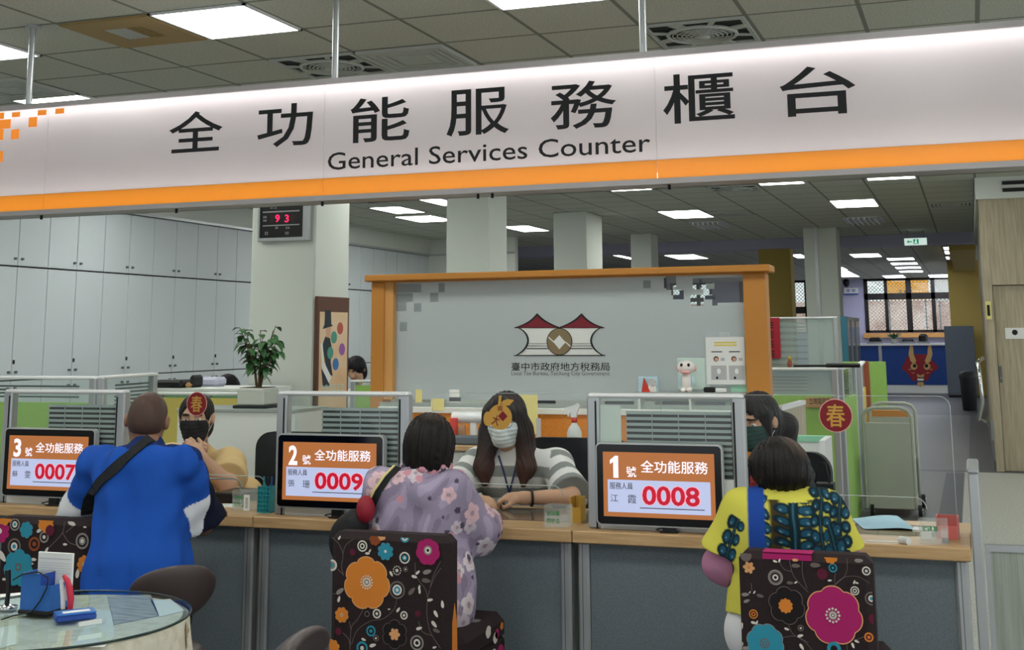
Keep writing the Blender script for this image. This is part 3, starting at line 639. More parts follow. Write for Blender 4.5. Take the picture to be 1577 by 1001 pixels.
# ---- number monitors
MY = 4.838
def monitor(u0,u1,v0,v1,num,names,digits,label):
    a = at(u0,(v0[1]+v1[1])/2 if False else v1[0],y=MY); x0 = at(u0,(v0[0]+v1[0])/2,y=MY).x; x1 = at(u1,(v0[1]+v1[1])/2,y=MY).x
    um = (u0+u1)/2; z1 = at(um,sum(v0)/2,y=MY).z; z0 = at(um,sum(v1)/2,y=MY).z
    w, h = x1-x0, z1-z0; cx, cz = (x0+x1)/2, (z0+z1)/2
    t = thing('number_monitor',label,'monitor',(cx,MY,CZ),group='queue number monitors')
    MB().prism(rrect(w+.012,h+.012,.02,6),(cx,MY+.004,cz),X1,Z1,.03,'housing_silver').build('housing',t)
    MB().prism(rrect(w,h,.016,6),(cx,MY,cz),X1,Z1,.006,'bezel').build('bezel',t)
    bw, bh = w*.052, h*.095
    X0, Z0, sw, sh = x0+bw, z0+bh, w-2*bw, h-2*bh
    MB().box((X0,MY-.002,Z0),(X0+sw,MY,Z0+sh),'screen_orange').build('screen',t)
    q = lambda nx,ny,o=.003: (X0+nx*sw,MY-o,Z0+(1-ny)*sh)
    def put(s,nx0,nx1,ny0,ny1,mt,bold=0,o=.003,name='screen_text',par=t):
        MB().text(s,q(nx0,ny1,o),X1,Z1,(nx1-nx0)*sw,(ny1-ny0)*sh,mt,bold).build(name,par)
    c0, c1 = q(.04,.93,.0025), q(.96,.43,.0025)
    MB().box((c0[0],MY-.0025,c0[2]),(c1[0],MY-.002,c1[2]),'screen_white').build('white_field',t)
    (put(num,.065,.16,.06,.40,'screen_text',.03,name='booth_numeral') if num != '1' else MB().prism([(.35,0),(.8,0),(.8,1),(.52,1),(.05,.8),(.05,.62),(.35,.72)],q(.06,.40),(.1*sw,0,0),(0,0,.34*sh),.0005,'screen_text').build('booth_numeral',t)); put('號',.215,.305,.22,.385,'screen_text',.006)
    put('全功能服務',.345,.945,.12,.31,'screen_text',.006); put('服務人員',.06,.27,.47,.575,'screen_ink',.004)
    put(names[0],.065,.135,.66,.77,'screen_ink'); put(names[1],.225,.30,.66,.79,'screen_ink')
    put(digits,.345,.875,.5,.815,'screen_halo',.05,o=.0026,name='digit_glow'); put(digits,.355,.865,.51,.805,'screen_red',.025,o=.0034,name='number')
    b0 = q(.33,.86); MB().box((b0[0],MY-.003,b0[2]),(b0[0]+.575*sw,MY-.0025,b0[2]+.003),'screen_ink').build('underline',t)
    MB().box((cx+.01,MY+.006,CZ),(cx+.06,MY+.026,z0+.03),'black_plastic',.003).box((cx,MY+.0,CZ),(cx+.07,MY+.035,CZ+.006),'black_plastic',.002).build('stand',t)
    MB().tube([(cx+.015,MY+.01,CZ+.02),(cx-.01,MY-.012,CZ+.014),(cx+.02,MY-.02,CZ+.008),(cx+.05,MY+.02,CZ+.008)],.0025,'black_plastic',6).build('cable',t)
    return t
monitor(919.7,1111.5,(682.5,689),(805,814.7),'1',('江','霞'),'0008','wide black framed monitor showing number 0008 in red on orange')
monitor(427.5,588,(669.5,673),(779,786),'2',('張','珊'),'0009','wide black framed monitor showing number 0009 in red on orange')
monitor(6,142,(662,661.5),(765,764.5),'3',('蘇','雯'),'0007','wide black framed monitor showing number 0007, left of the man in blue')
# ---- clear acrylic guards with a hand slot
GY = 4.985
def guard(x0,x1,sx0,sx1,label):
    z0,z1,zs,r = CZ,1.265,.895,.04
    arc = lambda cx,cz,a0,a1,rr=r: [(cx+rr*math.cos(math.radians(a0+(a1-a0)*i/6)), cz+rr*math.sin(math.radians(a0+(a1-a0)*i/6))) for i in range(7)]
    p = [(x0,z0),(sx0,z0)] + arc(sx0+r,zs-r,180,90) + arc(sx1-r,zs-r,90,0) + [(sx1,z0),(x1,z0)] + arc(x1-r,z1-r,0,90) + arc(x0+r,z1-r,90,180)
    o = MB().prism(p,(0,GY,0),X1,Z1,.004,'acrylic'); g = o.build('acrylic_guard'); tag(g,label,'acrylic guard','clear guards on the counter')
    e = MB()
    k = [(a,GY-.0005,b) for a,b in p[2:16]]
    e.tube(k,.0022,'acrylic_edge',5); 
    k2 = [(x1,GY-.0005,z0)] + [(a,GY-.0005,b) for a,b in arc(x1-r,z1-r,0,90)] + [(a,GY-.0005,b) for a,b in arc(x0+r,z1-r,90,180)] + [(x0,GY-.0005,z0)]
    e.tube(k2,.0014,'acrylic_edge',5)
    e.build('polished_edge',g)
    return g
guard(-1.2,-.095,-.72,-.2,'clear acrylic guard with hand slot at the right end of the counter')
guard(-2.2,-1.5,-2.1,-1.62,'clear acrylic guard in front of the clerk in the striped shirt')
guard(-3.66,-2.92,-3.58,-3.01,'clear acrylic guard in front of the clerk in the tan shirt')
# ---- round stickers on the guards
def sticker(u,v,r,label):
    c = at(u,v,y=GY-.005); t = thing('spring_sticker',label,'sticker',(c.x,GY-.005,c.z),group='round red stickers')
    MB().prism(circ(40,r),c,X1,Z1,.0008,'sticker_pale').build('backing',t)
    MB().prism(circ(40,r*.95),(c.x,c.y-.0008,c.z),X1,Z1,.0007,'sticker_red').build('disc',t)
    MB().text('春',(c.x-r*.56,c.y-.0012,c.z-r*.68),X1,Z1,r*1.12,r*1.36,'sticker_gold',.012).build('gold_character',t)
sticker(303,622,.054,'round red sticker with gold character before the face of the tan shirt clerk')
sticker(1287,640,.063,'round red sticker with gold character at the right end guard')
c = at(770,634,y=GY-.005)
t = thing('gold_sticker','gold fruit shaped sticker with red diamond before the striped shirt clerk','sticker',(c.x,c.y,c.z))
def star(n,r0,r1): return [((r0 if k%2==0 else r1)*math.cos(math.pi*k/n),(r0 if k%2==0 else r1)*math.sin(math.pi*k/n)) for k in range(2*n)]
MB().prism(circ(36,.053,ry=.052),(c.x,c.y,c.z-.022),X1,Z1,.0012,'sticker_gold').prism(circ(20,.02,ry=.03),(c.x-.055,c.y+.0003,c.z-.03),X1,Z1,.0008,'sticker_gold').build('fruit',t)
MB().bar((c.x-.003,c.y-.001,c.z+.02),(c.x+.002,c.y-.001,c.z+.066),.012,.001,'sticker_gold',(0,1,0)).build('stem',t)
MB().prism([(-.005,0),(.01,-.012),(.035,-.01),(.055,.012),(.03,.016),(.01,.012)],(c.x+.008,c.y-.001,c.z+.036),X1,Z1,.001,'sticker_gold').build('leaf',t)
MB().prism([(0,-.021),(.021,0),(0,.021),(-.021,0)],(c.x+.013,c.y-.0014,c.z-.018),X1,Z1,.0012,'sticker_red').build('red_diamond',t)
MB().text('大',(c.x-.04,c.y-.0014,c.z-.05),(.95,0,-.3),(.3,0,.95),.033,.042,'sticker_red',.012).text('吉',(c.x-.012,c.y-.0014,c.z+.004),X1,Z1,.026,.022,'sticker_red',.012).build('red_lettering',t)
# ---- things on the counter
def on(u,v,z=CZ): return at(u,v,z=z)
def open_box(mb, x0,x1,y0,y1,z0,z1,t,mt,front=True):
    mb.box((x0,y0,z0),(x1,y1,z0+t),mt).box((x0,y0,z0+t),(x0+t,y1,z1),mt).box((x1-t,y0,z0+t),(x1,y1,z1),mt).box((x0+t,y1-t,z0+t),(x1-t,y1,z1),mt)
    if front: mb.box((x0+t,y0,z0+t),(x1-t,y0+t,z1*.6+z0*.4),mt)
    return mb
def ticket_box(u,v,label,lines,card=True):
    p = on(u,v); t = thing('ticket_box',label,'ticket box',(p.x,p.y,CZ),group='clear ticket boxes on the counter')
    w,d,h = .1,.065,.085; x0,y0 = p.x,p.y
    open_box(MB(),x0,x0+w,y0,y0+d,CZ+.001,CZ+h,.003,'acrylic_solid').build('box',t)
    b = MB()
    for i,l in enumerate(lines): b.text(l,(x0+.012,y0-.001,CZ+.045-.028*i),X1,Z1,.055,.019,'ticket_green',.02)
    if lines: b.build('green_lettering',t)
    if card: MB().box((x0+.062,y0-.004,CZ+.002),(x0+.092,y0-.0025,CZ+.07),'paper').text('0000',(x0+.084,y0-.0045,CZ+.012),Z1,(-1,0,0),.045,.013,'ink').build('number_card',t)
    return t
ticket_box(357,786,'clear ticket box right of the man in blue, green lettering and white card',['號碼單','回收盒'])
ticket_box(838,812,'clear ticket box before the middle guard with green lettering',['號碼單','回收盒'],False)
ticket_box(1416,838,'clear ticket box at the right end with white slips inside',['號碼單'],False)
p = on(876,806); o = open_box(MB(),p.x,p.x+.045,p.y+.02,p.y+.09,CZ,CZ+.1,.004,'amber').build('amber_holder'); tag(o,'amber plastic holder beside the middle ticket box','holder')
p = on(1440,834); o = open_box(MB(),p.x+.005,p.x+.085,p.y+.065,p.y+.13,CZ,CZ+.08,.005,'pink_plastic').build('pink_basket'); tag(o,'pink plastic basket behind the right end ticket box','basket')
p = on(1446,836); o = MB().box((p.x+.01,p.y-.015,CZ),(p.x+.035,p.y+.005,CZ+.055),'acrylic_solid').box((p.x+.012,p.y-.013,CZ+.001),(p.x+.033,p.y+.003,CZ+.018),'ink').build('small_holder'); tag(o,'small clear holder with dark base at the far right','holder')
p = on(1424,832); o = MB().box((p.x-.012,p.y+.01,CZ+.005),(p.x+.025,p.y+.02,CZ+.028),'paper').build('paper_slip'); tag(o,'white paper slip lying inside the right end ticket box','paper slip')
# folded pale blue mask on the right counter
p = on(1352,808); q = on(1368,796)
xs = [on(1312,800),on(1382,796),on(1412,818),on(1330,816)]
o = MB().grid(lambda a,b: ((1-a)*(1-b)*xs[0].x+a*(1-b)*xs[1].x+a*b*xs[2].x+(1-a)*b*xs[3].x,(1-a)*(1-b)*xs[0].y+a*(1-b)*xs[1].y+a*b*xs[2].y+(1-a)*b*xs[3].y,CZ+.004+.012*math.sin(a*3.1)*abs(math.sin(b*6.2+a))),14,12,'mask_blue').build('face_mask'); tag(o,'pale blue folded face mask lying on the right end counter','face mask')
p = on(1336,834); o = MB().box((p.x,p.y,CZ),(p.x+.125,p.y+.02,CZ+.002),'paper').build('paper_slip'); tag(o,'long white paper slip in front of the pale blue mask','paper slip')
p = on(1392,838); o = MB().tube([(p.x-.012,p.y+.012,CZ+.013),(p.x+.018,p.y-.012,CZ+.013)],.0135,'sheet_white',14).build('tape_roll'); tag(o,'small white roll lying at the front edge of the right counter','roll')
p = on(1405,820); o = MB().box((p.x,p.y+.02,CZ),(p.x+.08,p.y+.1,CZ+.008),'paper').build('paper_pad'); tag(o,'white paper pad beside the pink basket','paper pad')
a = on(1299,838); o = MB().box((a.x,GY+.02,CZ),(a.x+.37,GY+.3,CZ+.003),'table_glass').build('glass_mat'); tag(o,'clear desk mat on the right end counter','desk mat')
a = on(762,796); b = on(905,808); o = MB().box((a.x-.1,GY+.02,CZ),(b.x-.02,GY+.36,CZ+.003),'desk_glass').build('glass_mat'); tag(o,'dark glossy desk mat under the arms of the striped clerk','desk mat')
# papers before the tan clerk and the teal pen basket
p = on(338,782); o = MB().prism([(-.06,-.05),(.06,-.03),(.045,.06),(-.05,.06)],(p.x,p.y+.06,CZ+.002),X1,Y1,.002,'paper').build('paper_sheet'); tag(o,'white paper sheet beside the forearm of the man in blue','paper')
p = on(325,766); o = MB().box((p.x-.03,p.y+.12,CZ),(p.x+.045,p.y+.2,CZ+.03),'paper').build('paper_block'); tag(o,'white note block in front of the tan clerk','note block')
p = on(405,790); t = thing('pen_basket','teal mesh pen basket beside the screen of booth 2','pen basket',(p.x,p.y,CZ))
b = MB()
for k in range(9): b.box((p.x-.03+.0075*k,p.y,CZ),(p.x-.027+.0075*k,p.y+.003,CZ+.11),'pen_teal')
for k in range(7): b.box((p.x-.03,p.y-.001,CZ+.018*k),(p.x+.033,p.y+.004,CZ+.004+.018*k),'pen_teal')
b.box((p.x-.03,p.y+.06,CZ),(p.x+.033,p.y+.063,CZ+.11),'pen_teal').box((p.x-.03,p.y+.003,CZ),(p.x-.027,p.y+.06,CZ+.11),'pen_teal').box((p.x+.03,p.y+.003,CZ),(p.x+.033,p.y+.06,CZ+.11),'pen_teal').box((p.x-.03,p.y,CZ),(p.x+.033,p.y+.063,CZ+.003),'pen_teal')
b.build('mesh_basket',t)
for k,c_ in enumerate(('pen_teal','black_plastic','blue_plastic')): MB().cyl((p.x-.015+.016*k,p.y+.03,CZ+.004),(p.x-.02+.02*k,p.y+.034,CZ+.15),.004,c_,8).build('pen',t)
# wire tray / bracket behind the left guard
p = at(378,752,y=5.25); t = thing('document_tray','dark document tray with rounded wire rail behind the left guard','document tray',(p.x,5.25,CZ))
MB().tube([(p.x-.12,5.12,CZ+.11),(p.x+.02,5.12,CZ+.115),(p.x+.05,5.12,CZ+.105),(p.x+.055,5.12,CZ+.08),(p.x+.055,5.12,CZ+.003)],.004,'steel',8).build('rail',t)
MB().box((p.x-.12,5.14,CZ+.002),(p.x+.05,5.36,CZ+.045),'black_plastic',.006).build('tray',t)
# end panel at the right end of the counter and the swing gate
t = thing('end_screen','narrow glass end panel with aluminium cap at the right end of the counter','end panel',(-.03,5,0))
ze = 1.0; MB().box((-.047,4.855,.0),(-.012,4.875,ze),'aluminium',.004).build('post',t)
MB().box((-.038,4.875,.72),(-.022,5.2,ze),'frosted_end').build('pane',t); MB().box((-.05,4.85,ze),(-.008,5.21,ze+.02),'aluminium',.006).build('cap',t)
MB().box((-.047,4.875,0),(-.014,5.4,.7),'grey_panel').build('lower_panel',t)
t = thing('swing_gate','pale grey wood grained low panel right of the counter end','gate panel',(.5,4.92,0))
MB().box((.0,4.9,.02),(1.2,4.93,.728),'gate_wood').build('panel',t); MB().box((-.005,4.895,.728),(1.2,4.935,.75),'aluminium').build('top_rail',t); MB().box((-.006,4.895,0),(.012,4.935,.728),'aluminium').build('stile',t); MB().box((.012,4.9,0),(1.2,4.93,.02),'aluminium').build('bottom_rail',t)
# ================================================================ framed glass board behind the counter
FY = 7.0
def frost_material():
    m = M['frost']; n = m.node_tree.nodes; L = m.node_tree.links; b = n['Principled BSDF']; o = n['Material Output']
    t = n.new('ShaderNodeBsdfTranslucent'); t.inputs[0].default_value = (*lin('#f3f7f8'),1); x = n.new('ShaderNodeMixShader'); x.inputs[0].default_value = .5
    L.new(b.outputs[0],x.inputs[1]); L.new(t.outputs[0],x.inputs[2]); L.new(x.outputs[0],o.inputs[0])
frost_material()
fl, frr = at(578,500,y=FY).x, at(1184,500,y=FY).x
gl, gr = at(610,500,y=FY).x, at(1149,500,y=FY).x
ztop = 1.88; zg1 = at(880,429,y=FY).z; zg0 = 1.13
t = thing('framed_board','large frosted glass board in an orange frame with the bureau emblem','glass board',((fl+frr)/2,FY,0))
MB().box((fl-.03,FY-.1,ztop-.04),(frr+.03,FY+.1,ztop),'orange_paint',.006).build('top_cap',t)
MB().box((fl,FY-.06,zg1),(frr,FY+.06,ztop-.04),'orange_paint',.004).build('top_rail',t)
MB().box((fl,FY-.06,0),(fl+.085,FY+.06,zg1),'orange_paint',.004).box((fl+.085,FY-.045,zg0),(gl,FY+.045,zg1),'orange_edge').build('post',t)
MB().box((gr,FY-.06,0),(frr,FY+.06,zg1),'orange_paint',.004).build('post',t)
# frosted sheet with clear squares left open
cs = (gr-gl)/138; nz = int((zg1-zg0)/cs)
hole = set()
sqL = [(0,0),(1,0),(2,0),(0,1),(1,1),(0,2),(2,2),(5,0),(4,1),(0,4)]
hs = 2
def cellpx(u,v): p = at(u,v,y=FY); return int((p.x-gl)/cs), int((zg1-p.z)/cs)
for (u0,u1,v0,v1) in ((1025,1041,429,441),(1025,1037,441,443),(1036,1050,446,454),(1066,1078,430,442),(1080,1086,430,443),(1086,1100,431,436),(1085,1088,446,455),(1089,1150,446,449),(1066,1078,456,468),(1080,1084,456,468),(1098,1102,456,468),(1100,1150,430,446),(1104,1150,450,464)):
    a = cellpx(u0+.5,v0+.5); b = cellpx(u1-.5,v1-.5)
    for i in range(a[0],b[0]+1):
        for j in range(a[1],b[1]+1): hole.add((i,j))
g = MB()
for j in range(nz+1):
    za = zg1-j*cs; zb_ = max(zg0,zg1-(j+1)*cs); i = 0
    while i < 138:
        if (i,j) in hole: i += 1; continue
        k = i
        while k < 138 and (k,j) not in hole: k += 1
        g.box((gl+i*cs,FY-.003,zb_),(gl+k*cs,FY+.003,za),'frost'); i = k
g.build('frosted_sheet',t)
MB().box((gl,FY+.004,zg0),(gr,FY+.01,zg1),'clear_glass').build('glass',t)
for (u0,u1,v0,v1) in ((611,649,437,451),(611,636,452,465),(611,626,466,479),(638,649,467,480),(676,685,436,450),(663,675,451,465),(616,627,496,510),(991,1002,432,444)):
    a, b = at(u0,v1,y=FY), at(u1,v0,y=FY); MB().box((a.x,FY-.0045,a.z),(b.x,FY-.003,b.z),'frost_square').build('grey_square',t)
for (u0,u1,v0,v1) in ((1047,1053,447,461),(1037,1047,454,461),(1086,1101,455,461),(1078,1080,430,443),(1023,1026,428,444)):
    a, b = at(u0,v1,y=FY), at(u1,v0,y=FY); MB().box((a.x,FY-.0045,a.z),(b.x,FY-.003,b.z),'frost_square_dark').build('dark_square',t)
# emblem, measured in a 1418 x 1001 enlargement of pixels 780..950 x 470..590
e = lambda x,y: (lambda p: (p.x,p.z))(at(780+x/8.341, 470+y/8.341, y=FY))
def strip(pts, w):
    out = []; n = len(pts)
    for side in (1,-1):
        r = []
        for i in range(n):
            a = pts[max(0,i-1)]; b = pts[min(n-1,i+1)]; d = (b[0]-a[0],b[1]-a[1]); l = math.hypot(*d) or 1
            ww = w[i] if isinstance(w,list) else w
            r.append((pts[i][0]-side*d[1]/l*ww/2, pts[i][1]+side*d[0]/l*ww/2))
        out.append(r)
    return out[0]+out[1][::-1]
def q3(a,b,c,n=10): return [((1-t)**2*a[0]+2*t*(1-t)*b[0]+t*t*c[0], (1-t)**2*a[1]+2*t*(1-t)*b[1]+t*t*c[1]) for t in np.linspace(0,1,n)]
E3 = lambda pts: [e(*p) for p in pts]
def emb(pts, mt, off, name): MB().prism(E3(pts),(0,FY-.004-off,0),X1,Z1,.0008,mt).build(name,t)
sideL = q3((160,290),(280,350),(282,460))+q3((282,460),(270,570),(130,645))[1:]; sideR = [(1372-x,y) for x,y in sideL]
emb(sideL+sideR[::-1],'logo_white',0,'emblem_wall')
for s in (0,1):
    f = (lambda x: x) if s == 0 else (lambda x: 1366-x)
    roof = q3((105,290),(310,240),(398,115))+q3((398,115),(480,220),(680,285))[1:]
    emb([(f(x),y) for x,y in roof],'logo_red',.001,'emblem_roof')
    emb([(f(x),y) for x,y in strip(roof,[8+16*math.sin(math.pi*i/len(roof)) for i in range(len(roof))])],'ink',.002,'emblem_outline')
    emb([(f(x),y) for x,y in strip([(105,290),(400,292),(690,290)],9)],'ink',.002,'emblem_outline')
for sd in (sideL,sideR): emb(strip(sd,[10+14*math.sin(math.pi*i/len(sd)) for i in range(len(sd))]),'ink',.0025,'emblem_outline')
for yy,w in ((645,12),(556,10),(523,6),(492,4)):
    x0_ = 130 if yy == 645 else 262; emb(strip([(x0_-(30 if yy==645 else 0),yy),(686,yy),(1372-x0_+(30 if yy==645 else 0),yy)],w),'ink',.0025,'emblem_line')
emb([(685+165*math.cos(a),468+175*math.sin(a)) for a in np.linspace(0,2*math.pi,41)[:-1]],'ink',.0033,'emblem_coin_rim')
emb([(685+156*math.cos(a),468+166*math.sin(a)) for a in np.linspace(0,2*math.pi,41)[:-1]],'logo_gold',.004,'emblem_coin')
emb([(685,385),(765,478),(685,565),(605,470)],'logo_white',.0048,'emblem_hole')
emb(strip([(545,410),(610,470)],14),'logo_white',.0048,'emblem_slot'); emb(strip([(760,470),(828,530)],14),'logo_white',.0048,'emblem_slot')
a, b = at(788,571,y=FY), at(939,558,y=FY); MB().text('臺中市政府地方稅務局',(a.x,FY-.004,a.z),X1,Z1,b.x-a.x,b.z-a.z,'ink',.004).build('bureau_lettering',t)
a, b = at(788,579.5,y=FY), at(939,572,y=FY); MB().text('Local Tax Bureau, Taichung City Government',(a.x,FY-.004,a.z),X1,Z1,b.x-a.x,b.z-a.z,'logo_grey',0).build('english_lettering',t)
# low orange partition with pale ledge in front of the board
t = thing('low_partition','low orange fabric partition with pale ledge below the framed board','partition',((gl+gr)/2,FY-.09,0))
zl = at(760,621,y=FY-.12).z
MB().box((fl+.09,FY-.12,0),(frr-.04,FY-.062,zl-.06),'orange_fabric').build('panel',t); MB().box((fl+.09,FY-.135,zl-.06),(frr-.04,FY-.062,zl-.025),'sheet_white',.004).build('ledge',t); MB().box((fl+.09,FY-.115,zl-.025),(frr-.04,FY-.1,zl),'frosted_end').build('glass_strip',t)
LZ = zl-.025
SZ = at(1060,604,y=FY-.1).z
t = thing('display_shelf','narrow pale shelf on the ledge carrying the toy, the cards and the stapler','shelf',(at(1060,604,y=FY-.1).x,FY-.08,LZ))
MB().box((at(978,604,y=FY-.1).x,FY-.135,SZ-.016),(at(1147,604,y=FY-.1).x,FY-.025,SZ),'frosted_end',.003).build('board',t)
for u_ in (984,1062,1140): MB().box((at(u_,604,y=FY-.1).x,FY-.125,LZ),(at(u_,604,y=FY-.1).x+.012,FY-.03,SZ-.016),'sheet_white').build('support',t)
# notes and things along the board
def note(u0,u1,v0,v1,y,mt,nm,label,cat='note'):
    a, b = at(u0,v1,y=y), at(u1,v0,y=y); o = MB().box((a.x,y-.0012,a.z),(b.x,y,b.z),mt).build(nm); return tag(o,label,cat)
note(640,650,600,621,FY-.004,'paper_yellow','sticky_note','upper yellow sticky note at the lower left of the glass board')
note(639,655,598.5,615,FY-.01,'paper_yellow','sticky_note','yellow sticky note leaning over the edge, left on the board') if False else None
note(664,684,614,632,FY-.137,'paper_yellow','sticky_note','yellow sticky note on the ledge behind the woman in lilac')
t = thing('tape_box','small white box with grey band standing on the ledge','box',(0,0,0)); a, b = at(693,621,y=FY-.08), at(708,600,y=FY-.08); t.location = (a.x,FY-.08,LZ)
MB().box((a.x,FY-.09,LZ),(b.x,FY-.066,b.z),'paper').build('body',t); MB().box((a.x-.001,FY-.091,a.z+.012),(b.x+.001,FY-.066,a.z+.035),'dark_aluminium').build('band',t)
# notice in a clear sleeve on the board
ny = FY-.02; a, b = at(1089,592,y=ny), at(1146,519,y=ny)
t = thing('notice_sleeve','white instruction notice with yellow heading in a clear sleeve on the board','notice',((a.x+b.x)/2,ny,a.z))
MB().box((a.x-.01,ny-.001,a.z-.01),(b.x+.005,ny+.012,b.z+.005),'acrylic_solid').box((a.x+.08,ny,b.z+.005),(a.x+.14,ny+.006,b.z+.03),'acrylic_solid').build('sleeve',t)
MB().box((a.x,ny-.003,a.z),(b.x,ny-.0012,b.z),'paper').build('sheet',t)
w, h = b.x-a.x, b.z-a.z
m = MB()
for k in range(2): m.box((a.x+w*.22,ny-.0042,b.z-h*(.13+.055*k)),(b.x-w*.2,ny-.003,b.z-h*(.1+.055*k)),'note_yellow')
m.build('yellow_heading',t)
for ix in (0,1):
    xx = a.x+w*(.12+.46*ix)
    MB().box((xx,ny-.004,a.z+h*.1),(xx+w*.4,ny-.003,a.z+h*.4),'print_grey').prism(circ(12,w*.05,ry=h*.06),(xx+w*.2,ny-.0045,a.z+h*.28),X1,Z1,.0006,'paper').prism(circ(12,w*.03,ry=h*.03),(xx+w*.15,ny-.0045,a.z+h*.14),X1,Z1,.0006,'ink').build('photo_print',t)
    MB().prism(circ(14,w*.07),(xx+w*.14,ny-.004,a.z+h*.54),X1,Z1,.0006,'hair_print').prism(circ(14,w*.045),(xx+w*.15,ny-.0047,a.z+h*.53),X1,Z1,.0006,'skin_print').box((xx+w*.02,ny-.004,a.z+h*.68),(xx+w*.3,ny-.0035,a.z+h*.7),'ink').box((xx+w*.26,ny-.004,a.z+h*.5),(xx+w*.36,ny-.0035,a.z+h*.56),'print_grey').build('drawing_print',t)
o = note(1040,1148,551,608,FY-.012,'mint_card','mint_card','pale mint card strip behind the notice on the lower right board','card') if False else None
note(1044,1092,551,600,FY-.008,'pale_mint','white_card','pale card behind the toy on the lower right of the board','card')
note(1126,1149,560,607,FY-.010,'mint','mint_card','mint green card at the lower right corner of the board','card')
# plain little stuffed toy on the shelf
p = at(1058,600,y=FY-.1); t = thing('stuffed_toy','small white and pink stuffed toy standing on the shelf','toy',(p.x,FY-.1,SZ))
z0 = SZ; k = (at(1058,553,y=FY-.1).z-z0)/.16; yy = FY-.1
MB().ell((p.x,yy,z0+.05*k),(.03,.026,.05*k),'toy_white').ell((p.x-.034,yy-.006,z0+.055*k),(.01,.012,.03),'toy_blue').ell((p.x+.034,yy-.006,z0+.055*k),(.01,.012,.03),'toy_blue').ell((p.x-.016,yy-.014,z0+.012),(.016,.022,.014),'toy_white').ell((p.x+.016,yy-.014,z0+.012),(.016,.022,.014),'toy_white').build('body',t)
MB().ell((p.x,yy-.005,z0+.12*k),(.05,.034,.034*k),'toy_white').ell((p.x-.045,yy,z0+.115*k),(.012,.008,.018),'toy_pink').ell((p.x+.045,yy,z0+.115*k),(.012,.008,.018),'toy_pink').build('head',t)
MB().ell((p.x,yy-.028,z0+.097*k),(.028,.012,.009*k),'toy_pink').build('muzzle',t)
for sg in (-1,1): MB().ell((p.x+sg*.02,yy-.034,z0+.132*k),(.008,.005,.01),'ink').build('eye',t)
# little red and white standing card
p = at(996,606,y=FY-.1); t = thing('standing_card','small red and white pointed card standing on the shelf','card',(p.x,FY-.1,SZ)); hk = at(996,582,y=FY-.1).z-SZ
MB().prism([(-.03,0),(.02,0),(-.016,hk)],(p.x,FY-.1,SZ),X1,Z1,.012,'card_red').build('red_point',t); MB().prism([(.005,0),(.055,0),(.05,hk*.9),(.03,hk),(.012,hk*.7)],(p.x,FY-.095,SZ),X1,Z1,.004,'toy_white').prism(circ(16,.02),(p.x+.032,FY-.1,SZ+hk*.72),X1,Z1,.002,'print_grey').build('white_card',t)
o = MB().box((p.x-.05,FY-.085,SZ),(p.x+.06,FY-.081,SZ+hk*1.1),'toy_blue').build('blue_card'); tag(o,'pale blue card behind the red pointed card','card')
p = at(1098,606,y=FY-.1); o = MB().box((p.x-.05,FY-.115,SZ),(p.x+.015,FY-.085,SZ+.028),'black_plastic',.006).box((p.x+.015,FY-.11,SZ),(p.x+.075,FY-.09,SZ+.022),'sheet_white',.004).build('stapler'); tag(o,'black and white stapler on the shelf under the notice','stapler')
# back worktop behind the striped clerk with its things
BY = 6.45
t = thing('back_cabinet','low grey cabinet with pale top behind the striped clerk','cabinet',(-2.1,BY+.2,0))
bz = at(880,690,y=BY).z
MB().box((-3.2,BY,bz-.03),(-1.2,FY-.14,bz),'oak_top',.004).build('top',t); MB().box((-3.18,BY+.02,0),(-1.22,FY-.15,bz-.03),'sheet_white').build('body',t)
p = at(700,655,y=6.6); t = thing('roll_dispenser','white horizontal roll machine on a stand behind the woman in lilac','dispenser',(p.x,6.6,bz))
x0, x1 = at(698,650,y=6.6).x, at(746,650,y=6.6).x; zc_ = at(720,643,y=6.6).z
MB().cyl((x0,6.6,zc_),(x1,6.6,zc_),.032,'white_gloss',20).build('barrel',t); MB().cyl((x1,6.6,zc_),(x1+.006,6.6,zc_),.02,'black_plastic',16).cyl((x1+.006,6.6,zc_),(x1+.01,6.6,zc_),.01,'orange_paint',12).build('end_cap',t); MB().box((x1-.08,6.58,bz),(x1-.045,6.62,zc_-.02),'white_gloss',.004).build('stand',t)
p = at(699,680,y=6.55); o = MB().lathe([(.022,0),(.024,.01),(.024,.13),(.02,.14)],(p.x-.005,6.56,bz),'card_red',18).build('red_can'); tag(o,'red can under the white roll machine','can')
p = at(714,680,y=6.56); o = MB().lathe([(.022,0),(.022,.09),(.018,.1),(.014,.105)],(p.x,6.535,bz),'amber_clear',18).build('clear_jar'); tag(o,'clear brown jar right of the red can','jar')
note(786,828,608,668,6.7,'paper_yellow','paper_sheet','tall pale yellow sheet standing behind the striped clerk','paper')
note(826,833,644,682,6.66,'print_grey','paper_sheet','narrow grey printed card right of the yellow sheet','card')
p = at(885,690,y=6.3); zb_ = bz; t = thing('spray_bottle','white spray bottle with red collar on the cabinet beside the screen','spray bottle',(p.x,6.52,bz))
p = at(885,690,y=6.52); hh = at(885,635,y=6.52).z-bz
MB().lathe([(.036,0),(.04,.006),(.04,hh*.42),(.03,hh*.56),(.016,hh*.66),(.015,hh*.7)],(p.x,6.52,bz),'bottle_white',22).build('bottle',t)
MB().lathe([(.016,0),(.016,.028)],(p.x,6.52,bz+hh*.7),'card_red',18).build('collar',t)
MB().prism([(-.014,0),(.014,0),(.02,.03),(.034,.06),(.02,.075),(-.012,.058),(-.05,.05),(-.052,.036),(-.03,.034),(-.034,.005),(-.026,.004),(-.018,.03)],(p.x,6.505,bz+hh*.7+.028),X1,Z1,.022,'white_gloss').build('trigger_head',t)
p = at(800,690,y=6.5)
